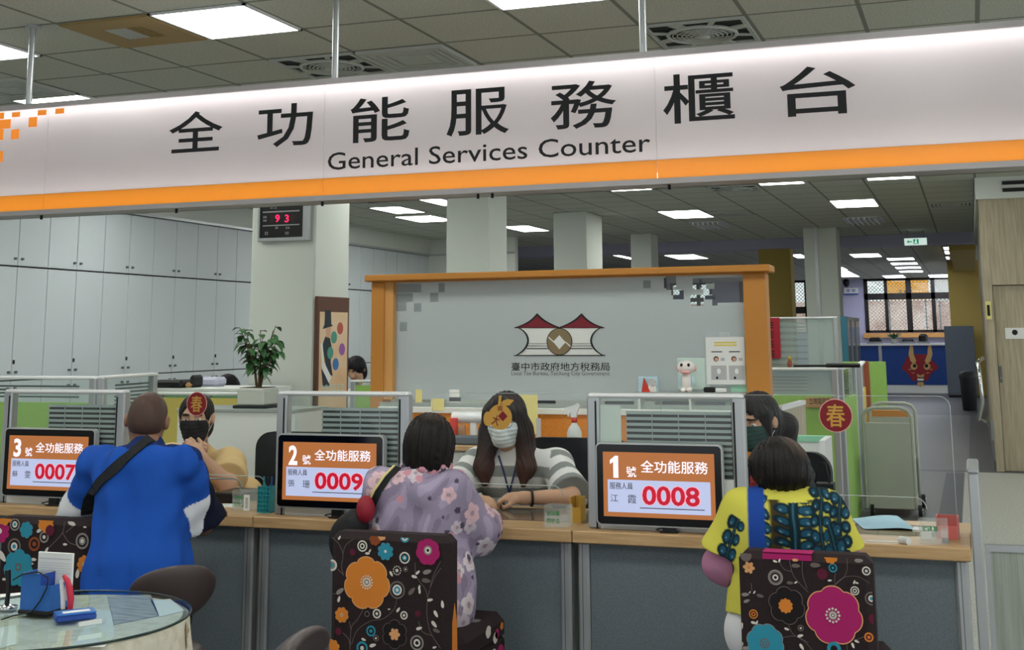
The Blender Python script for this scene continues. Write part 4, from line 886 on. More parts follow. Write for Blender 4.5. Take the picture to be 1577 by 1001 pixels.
o = MB().box((at(690,690,y=6.6).x,6.48,bz),(at(752,690,y=6.6).x,6.55,bz+.05),'grey_bag',.01).build('file_case'); tag(o,'grey soft case lying behind the shoulder of the striped clerk','case')
# ================================================================ office chairs behind the counter
def office_chair(x,y,rz,label,seat=.46,top=1.0,w=.46):
    t = thing('office_chair',label,'office chair',(x,y,0),rz,'office chairs behind the counter')
    def back(u,v): a = (u-.5)*w; return (a, .2+.03*math.cos(a*6)-.02+.03*v, seat+.1+(top-seat-.1)*v)
    pts = rrect(w,top-seat-.12,.09,6)
    MB().prism([(a,b) for a,b in pts],(0,.2,(seat+.12+top)/2),X1,Z1,-.05,'chair_black').build('backrest',t,True)
    MB().box((-.23,-.25,seat-.06),(.23,.2,seat+.01),'chair_black',.03).build('seat',t,True)
    MB().box((-.03,.21,seat-.05),(.03,.25,seat+.2),'black_plastic').build('back_support',t,True)
    for s in (-1,1): MB().tube([(s*.26,.1,seat-.04),(s*.28,.05,seat+.18),(s*.27,-.15,seat+.2)],.018,'black_plastic',8).build('armrest',t,True)
    MB().cyl((0,0,.1),(0,0,seat-.06),.028,'steel',14).build('column',t,True)
    for k in range(5):
        a = 2*math.pi*k/5; l = MB().bar((0,0,.12),(.28*math.cos(a),.28*math.sin(a),.07),.04,.035,'black_plastic').build('base_leg',t,True)
        MB().cyl((.28*math.cos(a)-.015,.28*math.sin(a),.03),(.28*math.cos(a)+.015,.28*math.sin(a),.03),.03,'rubber',12).build('caster',l,True)
    return t
office_chair(-1.93,6.0,.0,'black office chair behind the striped clerk',top=.99,w=.56)
office_chair(at(1277,740,y=5.95).x-.2,5.95,-.1,'dark mesh office chair right of the woman in yellow',top=.95,w=.36)
office_chair(-3.5,6.05,.1,'black padded office chair behind the tan shirt clerk',top=.99,w=.56)
p = at(1265,740,y=5.6); t = thing('striped_bag','grey and black striped bag on the dark mesh chair','bag',(p.x,5.6,.5))
b = MB()
for k in range(7): b.box((p.x-.05,5.6,.62+.035*k),(p.x+.05,5.68,.655+.035*k),'print_grey' if k%2 else 'chair_black',.002)
b.build('body',t); MB().tube([(p.x-.03,5.63,.865),(p.x-.01,5.63,.95),(p.x+.015,5.63,.95),(p.x+.03,5.63,.865)],.005,'chair_black',6).build('handle',t)
# ================================================================ clock pillar things
t = thing('notice_display','black display board with red digits and silver frame on the pillar','display board',(at(436,340,y=8.67).x,8.68,2.28))
a, b = at(401,368,y=8.67), at(470,312,y=8.67); zt = a.z+.5
MB().box((a.x,8.66,a.z),(b.x,8.699,zt),'black_plastic').build('board',t)
fr = MB()
for q in ((a.x-.012,a.x+.004,a.z,zt),(b.x-.004,b.x+.05,a.z,zt),(a.x-.012,b.x+.05,a.z-.025,a.z+.004),(a.x-.012,b.x+.05,zt-.004,zt+.02)): fr.box((q[0],8.64,q[2]),(q[1],8.699,q[3]),'aluminium',.004)
fr.build('frame',t)
def gp(x,y): return at(390+x/12.51,300+y/12.51,y=8.66)
for x0_,x1_,y0_,y1_ in ((185,890,318,325),(185,890,580,590)):
    p, q = gp(x0_,y1_), gp(x1_,y0_); MB().box((p.x,8.658,p.z),(q.x,8.66,q.z),'display_text').build('rule',t)
for s,x0_,x1_,y0_,y1_,mt in (('9',425,515,380,530,'led_red'),('3',610,690,380,530,'led_red'),(2,320,470,190,275,'display_text'),(2,190,265,390,530,'display_text'),(1,415,490,610,660,'display_text'),(2,620,710,610,660,'display_text'),(2,220,290,705,780,'display_text'),(2,610,690,705,770,'display_text')):
    p, q = gp(x0_,y1_), gp(x1_,y0_); (MB().text(s,(p.x,8.658,p.z),X1,Z1,q.x-p.x,q.z-p.z,mt,.02) if mt=='led_red' else MB().marks((p.x,8.659,p.z),X1,Z1,q.x-p.x,q.z-p.z,s,mt)).build('digit' if mt=='led_red' else 'lettering',t)
for x0_,x1_ in ((320,400),(720,800)):
    p, q = gp(x0_,530), gp(x1_,380); MB().box((p.x,8.6585,p.z),(q.x,8.66,q.z),'led_dim').build('unlit_digit',t)
# poster stand against the right side of the pillar
PX_ = -4.855
pz = lambda u,v: (lambda p: (p.y,p.z))(at(u,v,x=PX_+.02))
yA = pz(487,500)[0]; yB = pz(536,500)[0]; zT = pz(487,456)[1]
t = thing('poster_stand','tall brown framed poster stand with a figure in a top hat','poster',(PX_+.02,(yA+yB)/2,0))
MB().box((PX_+.004,yA,.0),(PX_+.03,yB,zT),'brown_frame',.004).build('frame',t)
ya, yb, za, zb2 = yA+.035, yB-.03, .7, zT-.12
MB().box((PX_+.03,ya,za),(PX_+.032,yb,zb2),'poster_sand').build('poster_sheet',t)
pw, ph = yb-ya, zb2-at(500,608,x=PX_+.03).z
def pp(a,b): return (ya+a*pw, zb2-b*ph)
def pprint(pts, mt, off, nm): MB().prism([pp(*q) for q in pts],(PX_+.032+off,0,0),Y1,Z1,.0005,mt).build(nm,t)
pprint([(.17,-.02),(.38,-.02),(.4,.15),(.46,.17),(.1,.21),(.16,.15)],'poster_dark',.001,'hat_print')
pprint([(.2,.2),(.4,.18),(.36,.3),(.25,.33)],'skin_print',.001,'face_print')
pprint([(.1,.4),(.2,.3),(.36,.32),(.44,.45),(.4,.6),(.48,.78),(.3,.75),(.2,.6)],'poster_dark',.001,'coat_print')
pprint([(.04,.4),(.1,.36),(.16,.6),(.44,.8),(.34,.86),(.1,.68)],'paper',.0016,'sleeve_print')
pprint([(.08,.68),(.3,.82),(.4,.9),(.14,.9)],'poster_dark',.001,'trouser_print')
for cx_,cy_,mt in ((.72,.2,'poster_redd'),(.5,.31,'poster_teal'),(.8,.46,'poster_purple'),(.38,.5,'poster_teal'),(.58,.64,'poster_blue')):
    pprint([(cx_+.11*math.cos(a),cy_+.075*math.sin(a)) for a in np.linspace(0,6.283,21)[:-1]],mt,.0018,'bubble_print')
for r_i in (0,1):
    y_,z_ = pp(.05,.93+.065*r_i); MB().marks((PX_+.034,y_,z_),Y1,Z1,pw*.85,ph*.05,6,'poster_cyan').build('poster_lettering',t)
# ================================================================ planter ledge and plant
LY = 6.3
t = thing('ledge_cabinet','pale grey cabinet ledge carrying the potted plant','cabinet',(at(372,660,y=LY).x,LY+.15,0))
lx0, lx1 = at(330,660,y=LY).x-.25, at(418,660,y=LY).x+.15; lz = at(395,630,y=LY).z
MB().box((lx0,LY,0),(lx1,LY+.35,lz-.02),'sheet_white').build('body',t); MB().box((lx0-.005,LY-.008,lz-.02),(lx1+.005,LY+.36,lz),'frosted_end',.003).build('top',t)
pc = at(396,627,y=LY+.12); hz = at(396,597,y=LY+.12).z-lz; pw2 = (at(417,610,y=LY+.12).x-at(376,610,y=LY+.12).x)/2
t = thing('potted_plant','leafy green potted plant in a square grey pot on the ledge','potted plant',(pc.x,LY+.13,lz))
MB().box((pc.x-pw2-.02,LY+.03,lz),(pc.x+pw2+.015,LY+.25,lz+.018),'chair_black',.004).build('tray',t)
MB().box((pc.x-pw2,LY+.04,lz+.018),(pc.x+pw2,LY+.04+2*pw2*.95,lz+hz),'pot',.006).build('pot',t); MB().box((pc.x-pw2+.012,LY+.052,lz+hz-.01),(pc.x+pw2-.012,LY+.028+2*pw2*.95,lz+hz+.003),'soil').build('soil',t)
st = MB(); lf = MB(); rr = random.Random(3); b0 = Vector((pc.x,LY+.13,lz+hz))
sc_ = (at(396,500,y=LY+.12).z-b0.z)
tips = []
for k in range(11):
    a = rr.uniform(0,6.28); sp = rr.uniform(.03,.14); hgt = sc_*rr.uniform(.45,.98)
    if k == 0: a, sp, hgt = 3.3, .13, sc_*.95
    if k == 1: a, sp, hgt = .1, .1, sc_*.98
    p1 = b0+Vector((.03*math.cos(a),.03*math.sin(a),hgt*.35)); p2 = b0+Vector((sp*math.cos(a),.6*sp*math.sin(a),hgt))
    pts = [b0+Vector((.012*math.cos(a),.012*math.sin(a),0)),p1,(p1+p2)/2+Vector((0,0,.01)),p2]; st.tube(pts,[.006,.004,.003,.002],'stem',6); tips.append(pts)
def leaf(c,d,l,w,dr):
    d = Vector(d).normalized(); s_ = d.cross(Vector((0,0,1))); s_ = s_.normalized() if s_.length > .01 else Vector((1,0,0)); n_ = s_.cross(d)
    vs = []; prof = [0,.55,.95,1,.8,.45,0]
    for i,pf in enumerate(prof):
        tt = i/6; q = Vector(c)+d*l*tt-Vector((0,0,1))*dr*tt*tt
        vs += [q+s_*w*pf/2+n_*.006*pf, q, q-s_*w*pf/2+n_*.006*pf]
    fs = []
    for i in range(6): fs += [(3*i,3*i+1,3*i+4,3*i+3),(3*i+1,3*i+2,3*i+5,3*i+4)]
    lf.add(vs,fs,'leaf',True)
for pts in tips:
    for j in range(13):
        f = rr.uniform(.3,1.0); i = min(2,int(f*3)); q = pts[i].lerp(pts[i+1],f*3-i); a = rr.uniform(0,6.28)
        leaf(q,(math.cos(a),math.sin(a),rr.uniform(-.35,.35)),rr.uniform(.05,.085),rr.uniform(.03,.045),rr.uniform(.01,.05))
st.build('stems',t); tag(lf.build('foliage',t),kind='stuff')
# ================================================================ green office partitions
def partition(name,label,p,q,zt,zm,mt,h0=0,blind=None,post=True,cat='partition',clear='clear_glass'):
    """glazed office partition from p to q (floor points): fabric up to zm, glass with blinds above"""
    p = Vector((p[0],p[1],0)); q = Vector((q[0],q[1],0)); d = (q-p); L_ = d.length; t = thing(name,label,cat,((p+q)/2)[:],math.atan2(d.y,d.x),'glazed office partitions')
    h = L_/2; w = .05
    MB().box((-h,-.025,0),(-h+w,.025,zt-.01),'aluminium',.006).build('post',t,True); MB().box((h-w,-.025,0),(h,.025,zt-.01),'aluminium',.006).build('post',t,True)
    MB().box((-h,-.028,zt-.022),(h,.028,zt),'white_gloss',.006).build('top_rail',t,True)
    MB().box((-h+w,-.02,.0),(h-w,.02,zm),mt).build('fabric_panel',t,True)
    MB().box((-h+w,-.004,zm),(h-w,.004,zt-.022),clear).build('pane',t,True)
    if blind:
        x0,x1,n = blind; b = MB(); x0 = -h+w+(L_-2*w)*x0; x1 = -h+w+(L_-2*w)*x1
        for k in range(n):
            z = zm+.03+(zt-zm-.08)*k/n; b.box((x0,.007,z),(x1,.01,z+(zt-zm-.08)/n*.5),'dark_slat' if k%2==0 or n<9 else 'slat')
        b.build('blind_slats',t,True)
    return t
# behind booth 3
a = at(-60,640,y=6.8); b = at(148,640,y=6.8)
partition('office_partition','glazed partition with lime panel at the left edge behind booth 3',(a.x,6.8),(b.x,6.8),1.27,1.1,'lime',blind=(.1,.9,4))
a = at(152,640,y=6.8); b = at(236,640,y=7.5)
partition('office_partition','glazed lime partition with blind just left of the man in blue',(a.x,6.8),(b.x,7.5),1.272,1.02,'lime',blind=(.25,.98,7))
a = at(240,640,y=7.9); b = at(312,640,y=7.9); zz = at(300,604,y=7.9).z
partition('office_partition','low yellow partition behind the tan shirt clerk',(a.x,7.9),(b.x,7.9),zz,zz-.04,'yellow_fabric')
a = at(314,640,y=7.9); b = at(400,640,y=7.9)
partition('office_partition','low yellow partition behind the potted plant',(a.x,7.9),(b.x,7.9),zz,zz-.04,'yellow_fabric')
# between pillar and board
a = at(541,612,y=10.5); b = at(600,612,y=10.5); zz = at(560,585,y=10.5).z
partition('office_partition','lime partition seen between the poster stand and the orange frame',(a.x,10.5),(b.x,10.5),zz,zz-.05,'lime')
# right of the board
zz = 1.235; a = at(1186,690,y=10.2); b = at(1296,690,y=10.2)
p1 = partition('office_partition','glazed lime partition with blind right of the orange frame',(a.x-.3,10.2),(b.x,10.2),zz,at(1240,608,y=10.2).z,'lime',blind=(.28,.75,10),clear='film_glass')
partition('office_partition','short glazed lime return behind the round red sticker',(b.x+.01,10.24),(b.x+.02,11.35),zz,.98,'lime',blind=(.1,.9,8))
c = at(1322,690,y=12.2)
partition('office_partition','glazed yellow partition with wood red edge beyond the lime return',(b.x+.06,11.45),(c.x+.02,12.9),1.23,.98,'yellow_fabric')
o = MB().box((c.x+.03,12.85,0),(c.x+.08,12.95,1.225),'wood_red').build('edge_post'); tag(o,'red brown wooden edge post between yellow and lime panels','post')
a = at(1338,600,y=13.6); b = at(1366,600,y=13.6); zz = at(1350,557,y=13.6).z
o = MB().box((a.x-.25,13.6,0),(b.x,13.65,zz),'lime',.004).build('lime_panel'); tag(o,'plain lime green partition end panel before the blue counter','partition')
# tall grey glass partitions and teal edged cabinet behind
zz = at(1240,488,y=15).z; a = at(1180,560,y=15); b = at(1293,560,y=15)
partition('glass_partition','tall grey glass partition with horizontal blind behind the lime one',(a.x-.5,15),(b.x,15),zz,1.1,'cabinet_grey',blind=(.05,.75,14),clear='film_glass')
t = thing('glass_cabinet','teal edged grey cabinet with glass doors beside the tall partition','cabinet',(b.x+.1,15.3,0))
c0 = at(1295,500,y=15.0).x; c1 = at(1304,500,y=15).x; ce = at(1327,500,x=c1)
MB().box((c0,15,0),(c1,15.08,zz),'teal_edge').build('side_edge',t)
MB().box((c0,15.08,0),(c1-.02,17.0,1.1),'cabinet_grey').box((c0,15.08,zz-.04),(c1-.02,17.0,zz),'cabinet_grey').build('body',t)
for k in range(3):
    yy = 15.1+.62*k; MB().box((c1-.03,yy,1.1),(c1-.01,yy+.06,zz-.04),'dark_aluminium').build('door_stile',t); MB().box((c1-.022,yy+.06,1.1),(c1-.018,yy+.6,zz-.04),'clear_glass').build('glass_door',t)
# things on the lime partition
p = at(1216,556,y=10.2); o = MB().cyl((at(1222,553,y=10.2).x,10.2,1.248),(at(1272,552,y=10.2).x,10.2,1.25),.009,'black_plastic',10).cyl((at(1272,552,y=10.2).x,10.2,1.252),(at(1324,552,y=10.2).x,10.2,1.252),.018,'black_plastic',12).build('black_pole'); tag(o,'black telescopic pole lying on top of the lime partition','pole')
t = thing('red_figurine','tiny red brown figurine on top of the lime partition','figurine',(p.x,10.2,1.235))
MB().ell((p.x,10.2,1.265),(.022,.02,.03),'wood_red').build('body',t); MB().ell((p.x+.004,10.19,1.308),(.016,.015,.016),'amber').build('head',t)
pn = at(1240,612,y=10.14); pm = at(1283,628,y=10.14)
t = thing('name_board','small wooden name board on the lime partition','name board',(pn.x,10.14,pm.z)); MB().box((pn.x,10.14,pm.z),(pm.x,10.172,pn.z),'oak',.003).build('board',t); MB().text('土地增值稅',(pn.x+.03,10.139,pm.z+.025),X1,Z1,pm.x-pn.x-.05,.055,'ink').build('lettering',t)
a = at(1187,552,y=9.2); b = at(1198.5,489,y=9.2)
t = thing('red_banner','red vertical spring couplet banner hanging right of the orange frame','banner',(a.x,14.965,a.z)); a = at(1183,552,y=14.9); b = at(1199,489,y=14.9)
MB().box((a.x-.05,14.96,a.z),(b.x,14.972,b.z),'banner_red').build('paper',t)
for k in range(4): MB().marks((a.x+.0,14.9595,b.z-.13-(b.z-a.z)*.235*k),X1,Z1,.08,.09,1,'ink').build('character',t)
# pale partitions behind the right clerk
t = thing('low_divider','low white divider with mint top strip behind the right clerk','divider',(at(1240,700,y=6.9).x,6.9,0))
a = at(1228,690,y=6.9); b = at(1272,690,y=6.9); zz = at(1250,680,y=6.9).z
MB().box((a.x,6.88,0),(b.x,6.93,zz),'sheet_white').build('panel',t); MB().box((a.x,6.875,zz),(b.x,6.935,zz+.03),'mint_fabric').build('top_strip',t); MB().box((b.x,6.6,0),(b.x+.03,6.93,zz+.03),'white_gloss').build('return_panel',t)
a = at(1201,640,y=7.25); b = at(1226,620,y=7.6); t = thing('slanted_divider','beige divider with white rail rising behind the right clerk','divider',(a.x,7.2,0))
partition_pts = (a.x,7.2,b.x,7.9); zz = at(1212,628,y=7.5).z
m = MB().bar((a.x,7.2,zz/2),(b.x,7.9,zz/2),.03,zz,'pale_wood').build('panel',t); MB().bar((a.x,7.2,zz+.012),(b.x,7.9,zz+.012),.04,.024,'white_gloss').build('rail',t)
# ================================================================ trolley
tx0, tx1, ty = at(1334,700,y=11.1).x, at(1408,700,y=11.1).x, 10.95
tz1 = at(1370,651,y=ty).z; t = thing('book_trolley','grey metal two shelf trolley with tube handles behind the counter','trolley',((tx0+tx1)/2,ty+.35,0))
zb_ = at(1370,784,y=ty).z
for yy in (ty,ty+.75):
    e_ = MB().box((tx0+.01,yy,zb_),(tx1-.01,yy+.025,tz1),'trolley_grey',.006).build('end_panel',t)
    h = .12; MB().tube([(tx0,yy+.012,zb_),(tx0,yy+.012,tz1+h-.07),(tx0+.03,yy+.012,tz1+h-.02),(tx0+.09,yy+.012,tz1+h),(tx1-.09,yy+.012,tz1+h),(tx1-.03,yy+.012,tz1+h-.02),(tx1,yy+.012,tz1+h-.07),(tx1,yy+.012,zb_)],.016,'trolley_grey',10).build('tube_handle',e_)
for zz in (zb_+.02,(zb_+tz1)/2): MB().box((tx0+.01,ty+.025,zz),(tx1-.01,ty+.75,zz+.03),'trolley_grey').build('shelf',t)
for xx in (tx0+.04,tx1+.03):
    for yy in (ty+.02,ty+.74):
        MB().cyl((xx-.014,yy,.055),(xx+.014,yy,.055),.055,'rubber',18).cyl((xx-.016,yy,.055),(xx+.016,yy,.055),.02,'steel',12).box((xx-.02,yy-.02,.06),(xx+.02,yy+.02,zb_),'chrome').build('caster',t)
b_x = at(1296,690,y=10.2).x+.12; p = at(1308,735,y=11.4); t = thing('storage_unit','dark grey open unit with white sheets left of the trolley','storage unit',(p.x,11.5,0))
a = at(1316,700,y=11.3); b = at(1334,700,y=11.3)
MB().box((b_x+.06,11.5,.0),(tx0-.06,11.8,.62),'dark_aluminium').build('body',t); MB().box((b_x+.05,11.49,.62),(tx0-.06,11.8,.65),'paper').build('paper_stack',t)
p = at(1370,640,y=12.2); o = MB().box((p.x-.15,12.1,0),(p.x+.17,12.4,at(1370,632,y=12.1).z),'orange_paint').build('orange_box'); tag(o,'orange box seen through the handles of the trolley','box')
# ================================================================ far blue counter with mask, cabinet, bin, signs
DY = 33.4
dx0, dx1 = at(1330,560,y=DY).x-1.2, at(1460,560,y=DY).x; dz = at(1400,529,y=DY).z
t = thing('blue_counter','far blue fronted counter with a red dragon face','counter',((dx0+dx1)/2,DY+.3,0))
MB().box((dx0,DY,.2),(dx1,DY+.05,dz-.05),'navy').build('front',t); MB().box((dx0,DY-.04,dz-.05),(dx1,DY+.7,dz),'white_gloss').build('top',t); MB().box((dx0,DY+.01,0),(dx1,DY+.06,.2),'sheet_white').build('plinth',t)
MB().box((at(1354,560,y=DY).x,DY-.01,.2),(at(1359,560,y=DY).x,DY,dz-.05),'aluminium').build('joint_strip',t)
dp = lambda x,y: (lambda p: (p.x,p.z))(at(1290+x/4.168,380+y/4.168,y=DY))
def drag(pts,mt,off,nm): MB().prism([dp(*q) for q in pts],(0,DY-.002-off,0),X1,Z1,.01,mt).build(nm,t)
drag([(410,780),(450,700),(490,690),(585,690),(600,720),(650,775),(600,815),(575,860),(480,860),(450,815)],'dragon_red',0,'dragon_face')
for s in (1,-1):
    f = (lambda x: x) if s == 1 else (lambda x: 1064-x)
    drag([(f(a_),b_) for a_,b_ in ((468,735),(455,690),(462,640),(470,630),(484,640),(488,690),(505,735),(490,752))],'dragon_gold',.012,'dragon_horn')
    drag([(f(490+22*math.cos(a_)),768+22*math.sin(a_)) for a_ in np.linspace(0,6.28,17)[:-1]],'dragon_gold',.012,'dragon_eye')
    drag([(f(494+12*math.cos(a_)),764+12*math.sin(a_)) for a_ in np.linspace(0,6.28,13)[:-1]],'ink',.016,'dragon_pupil')
    drag([(f(450),786),(f(470),784),(f(470),792)],'dragon_gold',.012,'dragon_whisker'); drag([(f(470),806),(f(495),808),(f(490),814)],'dragon_gold',.012,'dragon_whisker')
drag([(508,815),(532,825),(556,815),(552,838),(512,838)],'dragon_gold',.012,'dragon_nose'); drag([(508,838),(556,838),(550,868),(514,868)],'ink',.012,'dragon_mouth'); drag([(510,845),(554,845),(550,860),(514,860)],'white_gloss',.014,'dragon_teeth')
drag([(514,868),(550,868),(556,895),(540,888),(532,902),(522,888),(508,895)],'dragon_gold',.012,'dragon_beard')
p = at(1377,524,y=DY+.3); t = thing('potted_plant','small plant on the far blue counter','potted plant',(p.x,DY+.3,dz)); MB().lathe([(.08,0),(.1,.12)],(p.x,DY+.3,dz),'pot',16).build('pot',t); lf = MB(); 
for k in range(26): a_ = k*2.4; leaf((p.x,DY+.3,dz+.1),(math.cos(a_),math.sin(a_),1.2-.03*k),.3,.06,.05)
lf.build('foliage',t)
for u,w_,h_,nm,lb in ((1348,.3,.16,'desk_equipment','black machine on the far blue counter, left of the small plant'),(1398,.3,.12,'desk_equipment','low black tray on the far blue counter, right of the small plant'),(1422,.22,.24,'desk_equipment','dark round topped device at the right of the far blue counter')):
    p = at(u,524,y=DY+.35); o = MB().box((p.x-w_/2,DY+.25,dz),(p.x+w_/2,DY+.5,dz+h_),'black_plastic',.05).box((p.x-w_/2-.05,DY+.22,dz),(p.x+w_/2+.05,DY+.26,dz+.05),'steel').build(nm); tag(o,lb,'equipment')
t = thing('filing_cabinet','tall grey cabinet at the end of the aisle','cabinet',(-.24,31.5,0))
gx0, gx1 = at(1457,560,y=31.3).x, at(1503,560,y=31.3).x; MB().box((gx0,31.3,.05),(gx1,31.8,1.65),'cabinet_dark').build('body',t); MB().box((gx0+.02,31.32,0),(gx1-.02,31.75,.05),'rubber').build('plinth',t); MB().box((gx0+.01,31.285,.08),(gx1-.01,31.3,1.62),'cabinet_dark').build('door',t)
p = at(1494,632,z=0); o = MB().lathe([(.13,0),(.16,.6),(.17,.62),(.17,.68),(.12,.74),(.05,.76)],(p.x,p.y,0),'bin_grey',20).build('trash_bin'); tag(o,'dark grey bin standing before the tall grey cabinet','bin')
p = at(1497,580,y=30); o = MB().box((p.x-.15,31.1,.0),(p.x+.1,31.28,.55),'dark_aluminium').build('dark_box') if False else None
# exit sign hanging in the aisle
ea, eb = at(1393,378,y=22.0), at(1427,366,y=22.0)
t = thing('exit_sign','white and green exit sign with arrow hanging in the aisle','exit sign',((ea.x+eb.x)/2,22,ea.z))
MB().box((ea.x,22,ea.z),(eb.x,22.05,eb.z),'exit_white',.004).build('box',t); MB().cyl((ea.x+.05,22.02,eb.z),(ea.x+.05,22.02,ZC-.002),.008,'steel',8).cyl((eb.x-.05,22.02,eb.z),(eb.x-.05,22.02,ZC-.002),.008,'steel',8).build('hanger',t)
w_, h_ = eb.x-ea.x, eb.z-ea.z
MB().box((ea.x+w_*.4,21.996,ea.z+h_*.15),(ea.x+w_*.64,21.999,ea.z+h_*.85),'exit_green').build('door_symbol',t)
MB().prism([(.0,.5),(.1,.25),(.1,.42),(.24,.42),(.24,.58),(.1,.58),(.1,.75)],(ea.x+w_*.1,21.997,ea.z),(w_,0,0),(0,0,h_),.003,'exit_green').build('arrow',t)
MB().ell((ea.x+w_*.53,21.994,ea.z+h_*.72),(.012,.003,.012),'exit_white',8).bar((ea.x+w_*.53,21.994,ea.z+h_*.62),(ea.x+w_*.5,21.994,ea.z+h_*.4),.02,.003,'exit_white',(0,1,0)).bar((ea.x+w_*.5,21.994,ea.z+h_*.42),(ea.x+w_*.58,21.994,ea.z+h_*.22),.013,.003,'exit_white',(0,1,0)).bar((ea.x+w_*.5,21.994,ea.z+h_*.42),(ea.x+w_*.44,21.994,ea.z+h_*.25),.013,.003,'exit_white',(0,1,0)).build('running_figure',t)
a, b = at(1300,452,y=41.3), at(1321,443,y=41.3)
t = thing('wall_sign','small white wall sign with blue edge left of the far window','wall sign',(a.x,41.35,a.z)); MB().box((a.x,41.3,a.z),(b.x,41.395,b.z),'paper').build('plate',t); MB().box((a.x,41.29,a.z-.04),(b.x,41.395,a.z),'blue_plastic').build('edge',t); MB().marks((a.x+.05,41.298,a.z+.04),X1,Z1,b.x-a.x-.1,.1,2,'blue_plastic').build('lettering',t)
p = at(1304,436,y=41.3); o = MB().ell((p.x,41.15,p.z),(.1,.1,.14),'black_plastic',10).bar((p.x,41.2,p.z),(p.x,41.4,p.z+.1),.04,.04,'black_plastic').build('wall_fan'); tag(o,'small dark wall lamp above the white wall sign','lamp')
p = at(946,393,y=30); t = thing('ceiling_speaker','black speaker hanging from the ceiling behind the third pillar','speaker',(p.x,30,p.z-.2)); MB().box((p.x-.13,29.9,p.z-.25),(p.x+.13,30.1,p.z+.22),'black_plastic',.06).build('cabinet',t); MB().cyl((p.x,30,p.z+.2),(p.x,30,ZC-.002),.02,'steel',8).build('mount',t)
# desk things far left
def low_desk(u0,u1,v,y,label,things=()):
    a, b = at(u0,v,y=y), at(u1,v,y=y); t = thing('office_desk',label,'desk',((a.x+b.x)/2,y+.3,0)); z = a.z
    MB().box((a.x,y,z-.03),(b.x,y+.6,z),'sheet_white').build('top',t); MB().box((a.x,y+.02,0),(b.x,y+.05,z-.03),'mint_fabric').build('front',t)
    for xx in (a.x,b.x-.03): MB().box((xx,y+.05,0),(xx+.03,y+.58,z-.03),'sheet_white').build('side',t)
    return z
z = low_desk(236,384,598,7.98,'pale desk behind the yellow partitions near the pillar')
for u0,u1,v0,v1,y,mt,nm,lb,ct in ((237,280,585,600,8.02,'black_plastic','black_tray','long black tray on the desk behind the man in blue','tray'),(242,252,592,597,8.4,'black_plastic','desk_phone','black phone','phone'),(290,297,578,594,8.1,'black_plastic','black_bottle','black upright bottle on the desk left of the white case','bottle'),(302,334,581,597,8.3,'pale_lavender','storage_case','pale lavender case on the desk beside the seated person','case'),(282,289,596,603,8.05,'oak','wooden_block','small tan block on the desk beside the black tray','block')):
    if nm == 'desk_phone': continue
    a, b = at(u0,v1,y=y), at(u1,v0,y=y); o = MB().box((a.x,y,z),(b.x,y+.15,max(b.z,z+.04)),mt,.02).build(nm); tag(o,lb,ct)
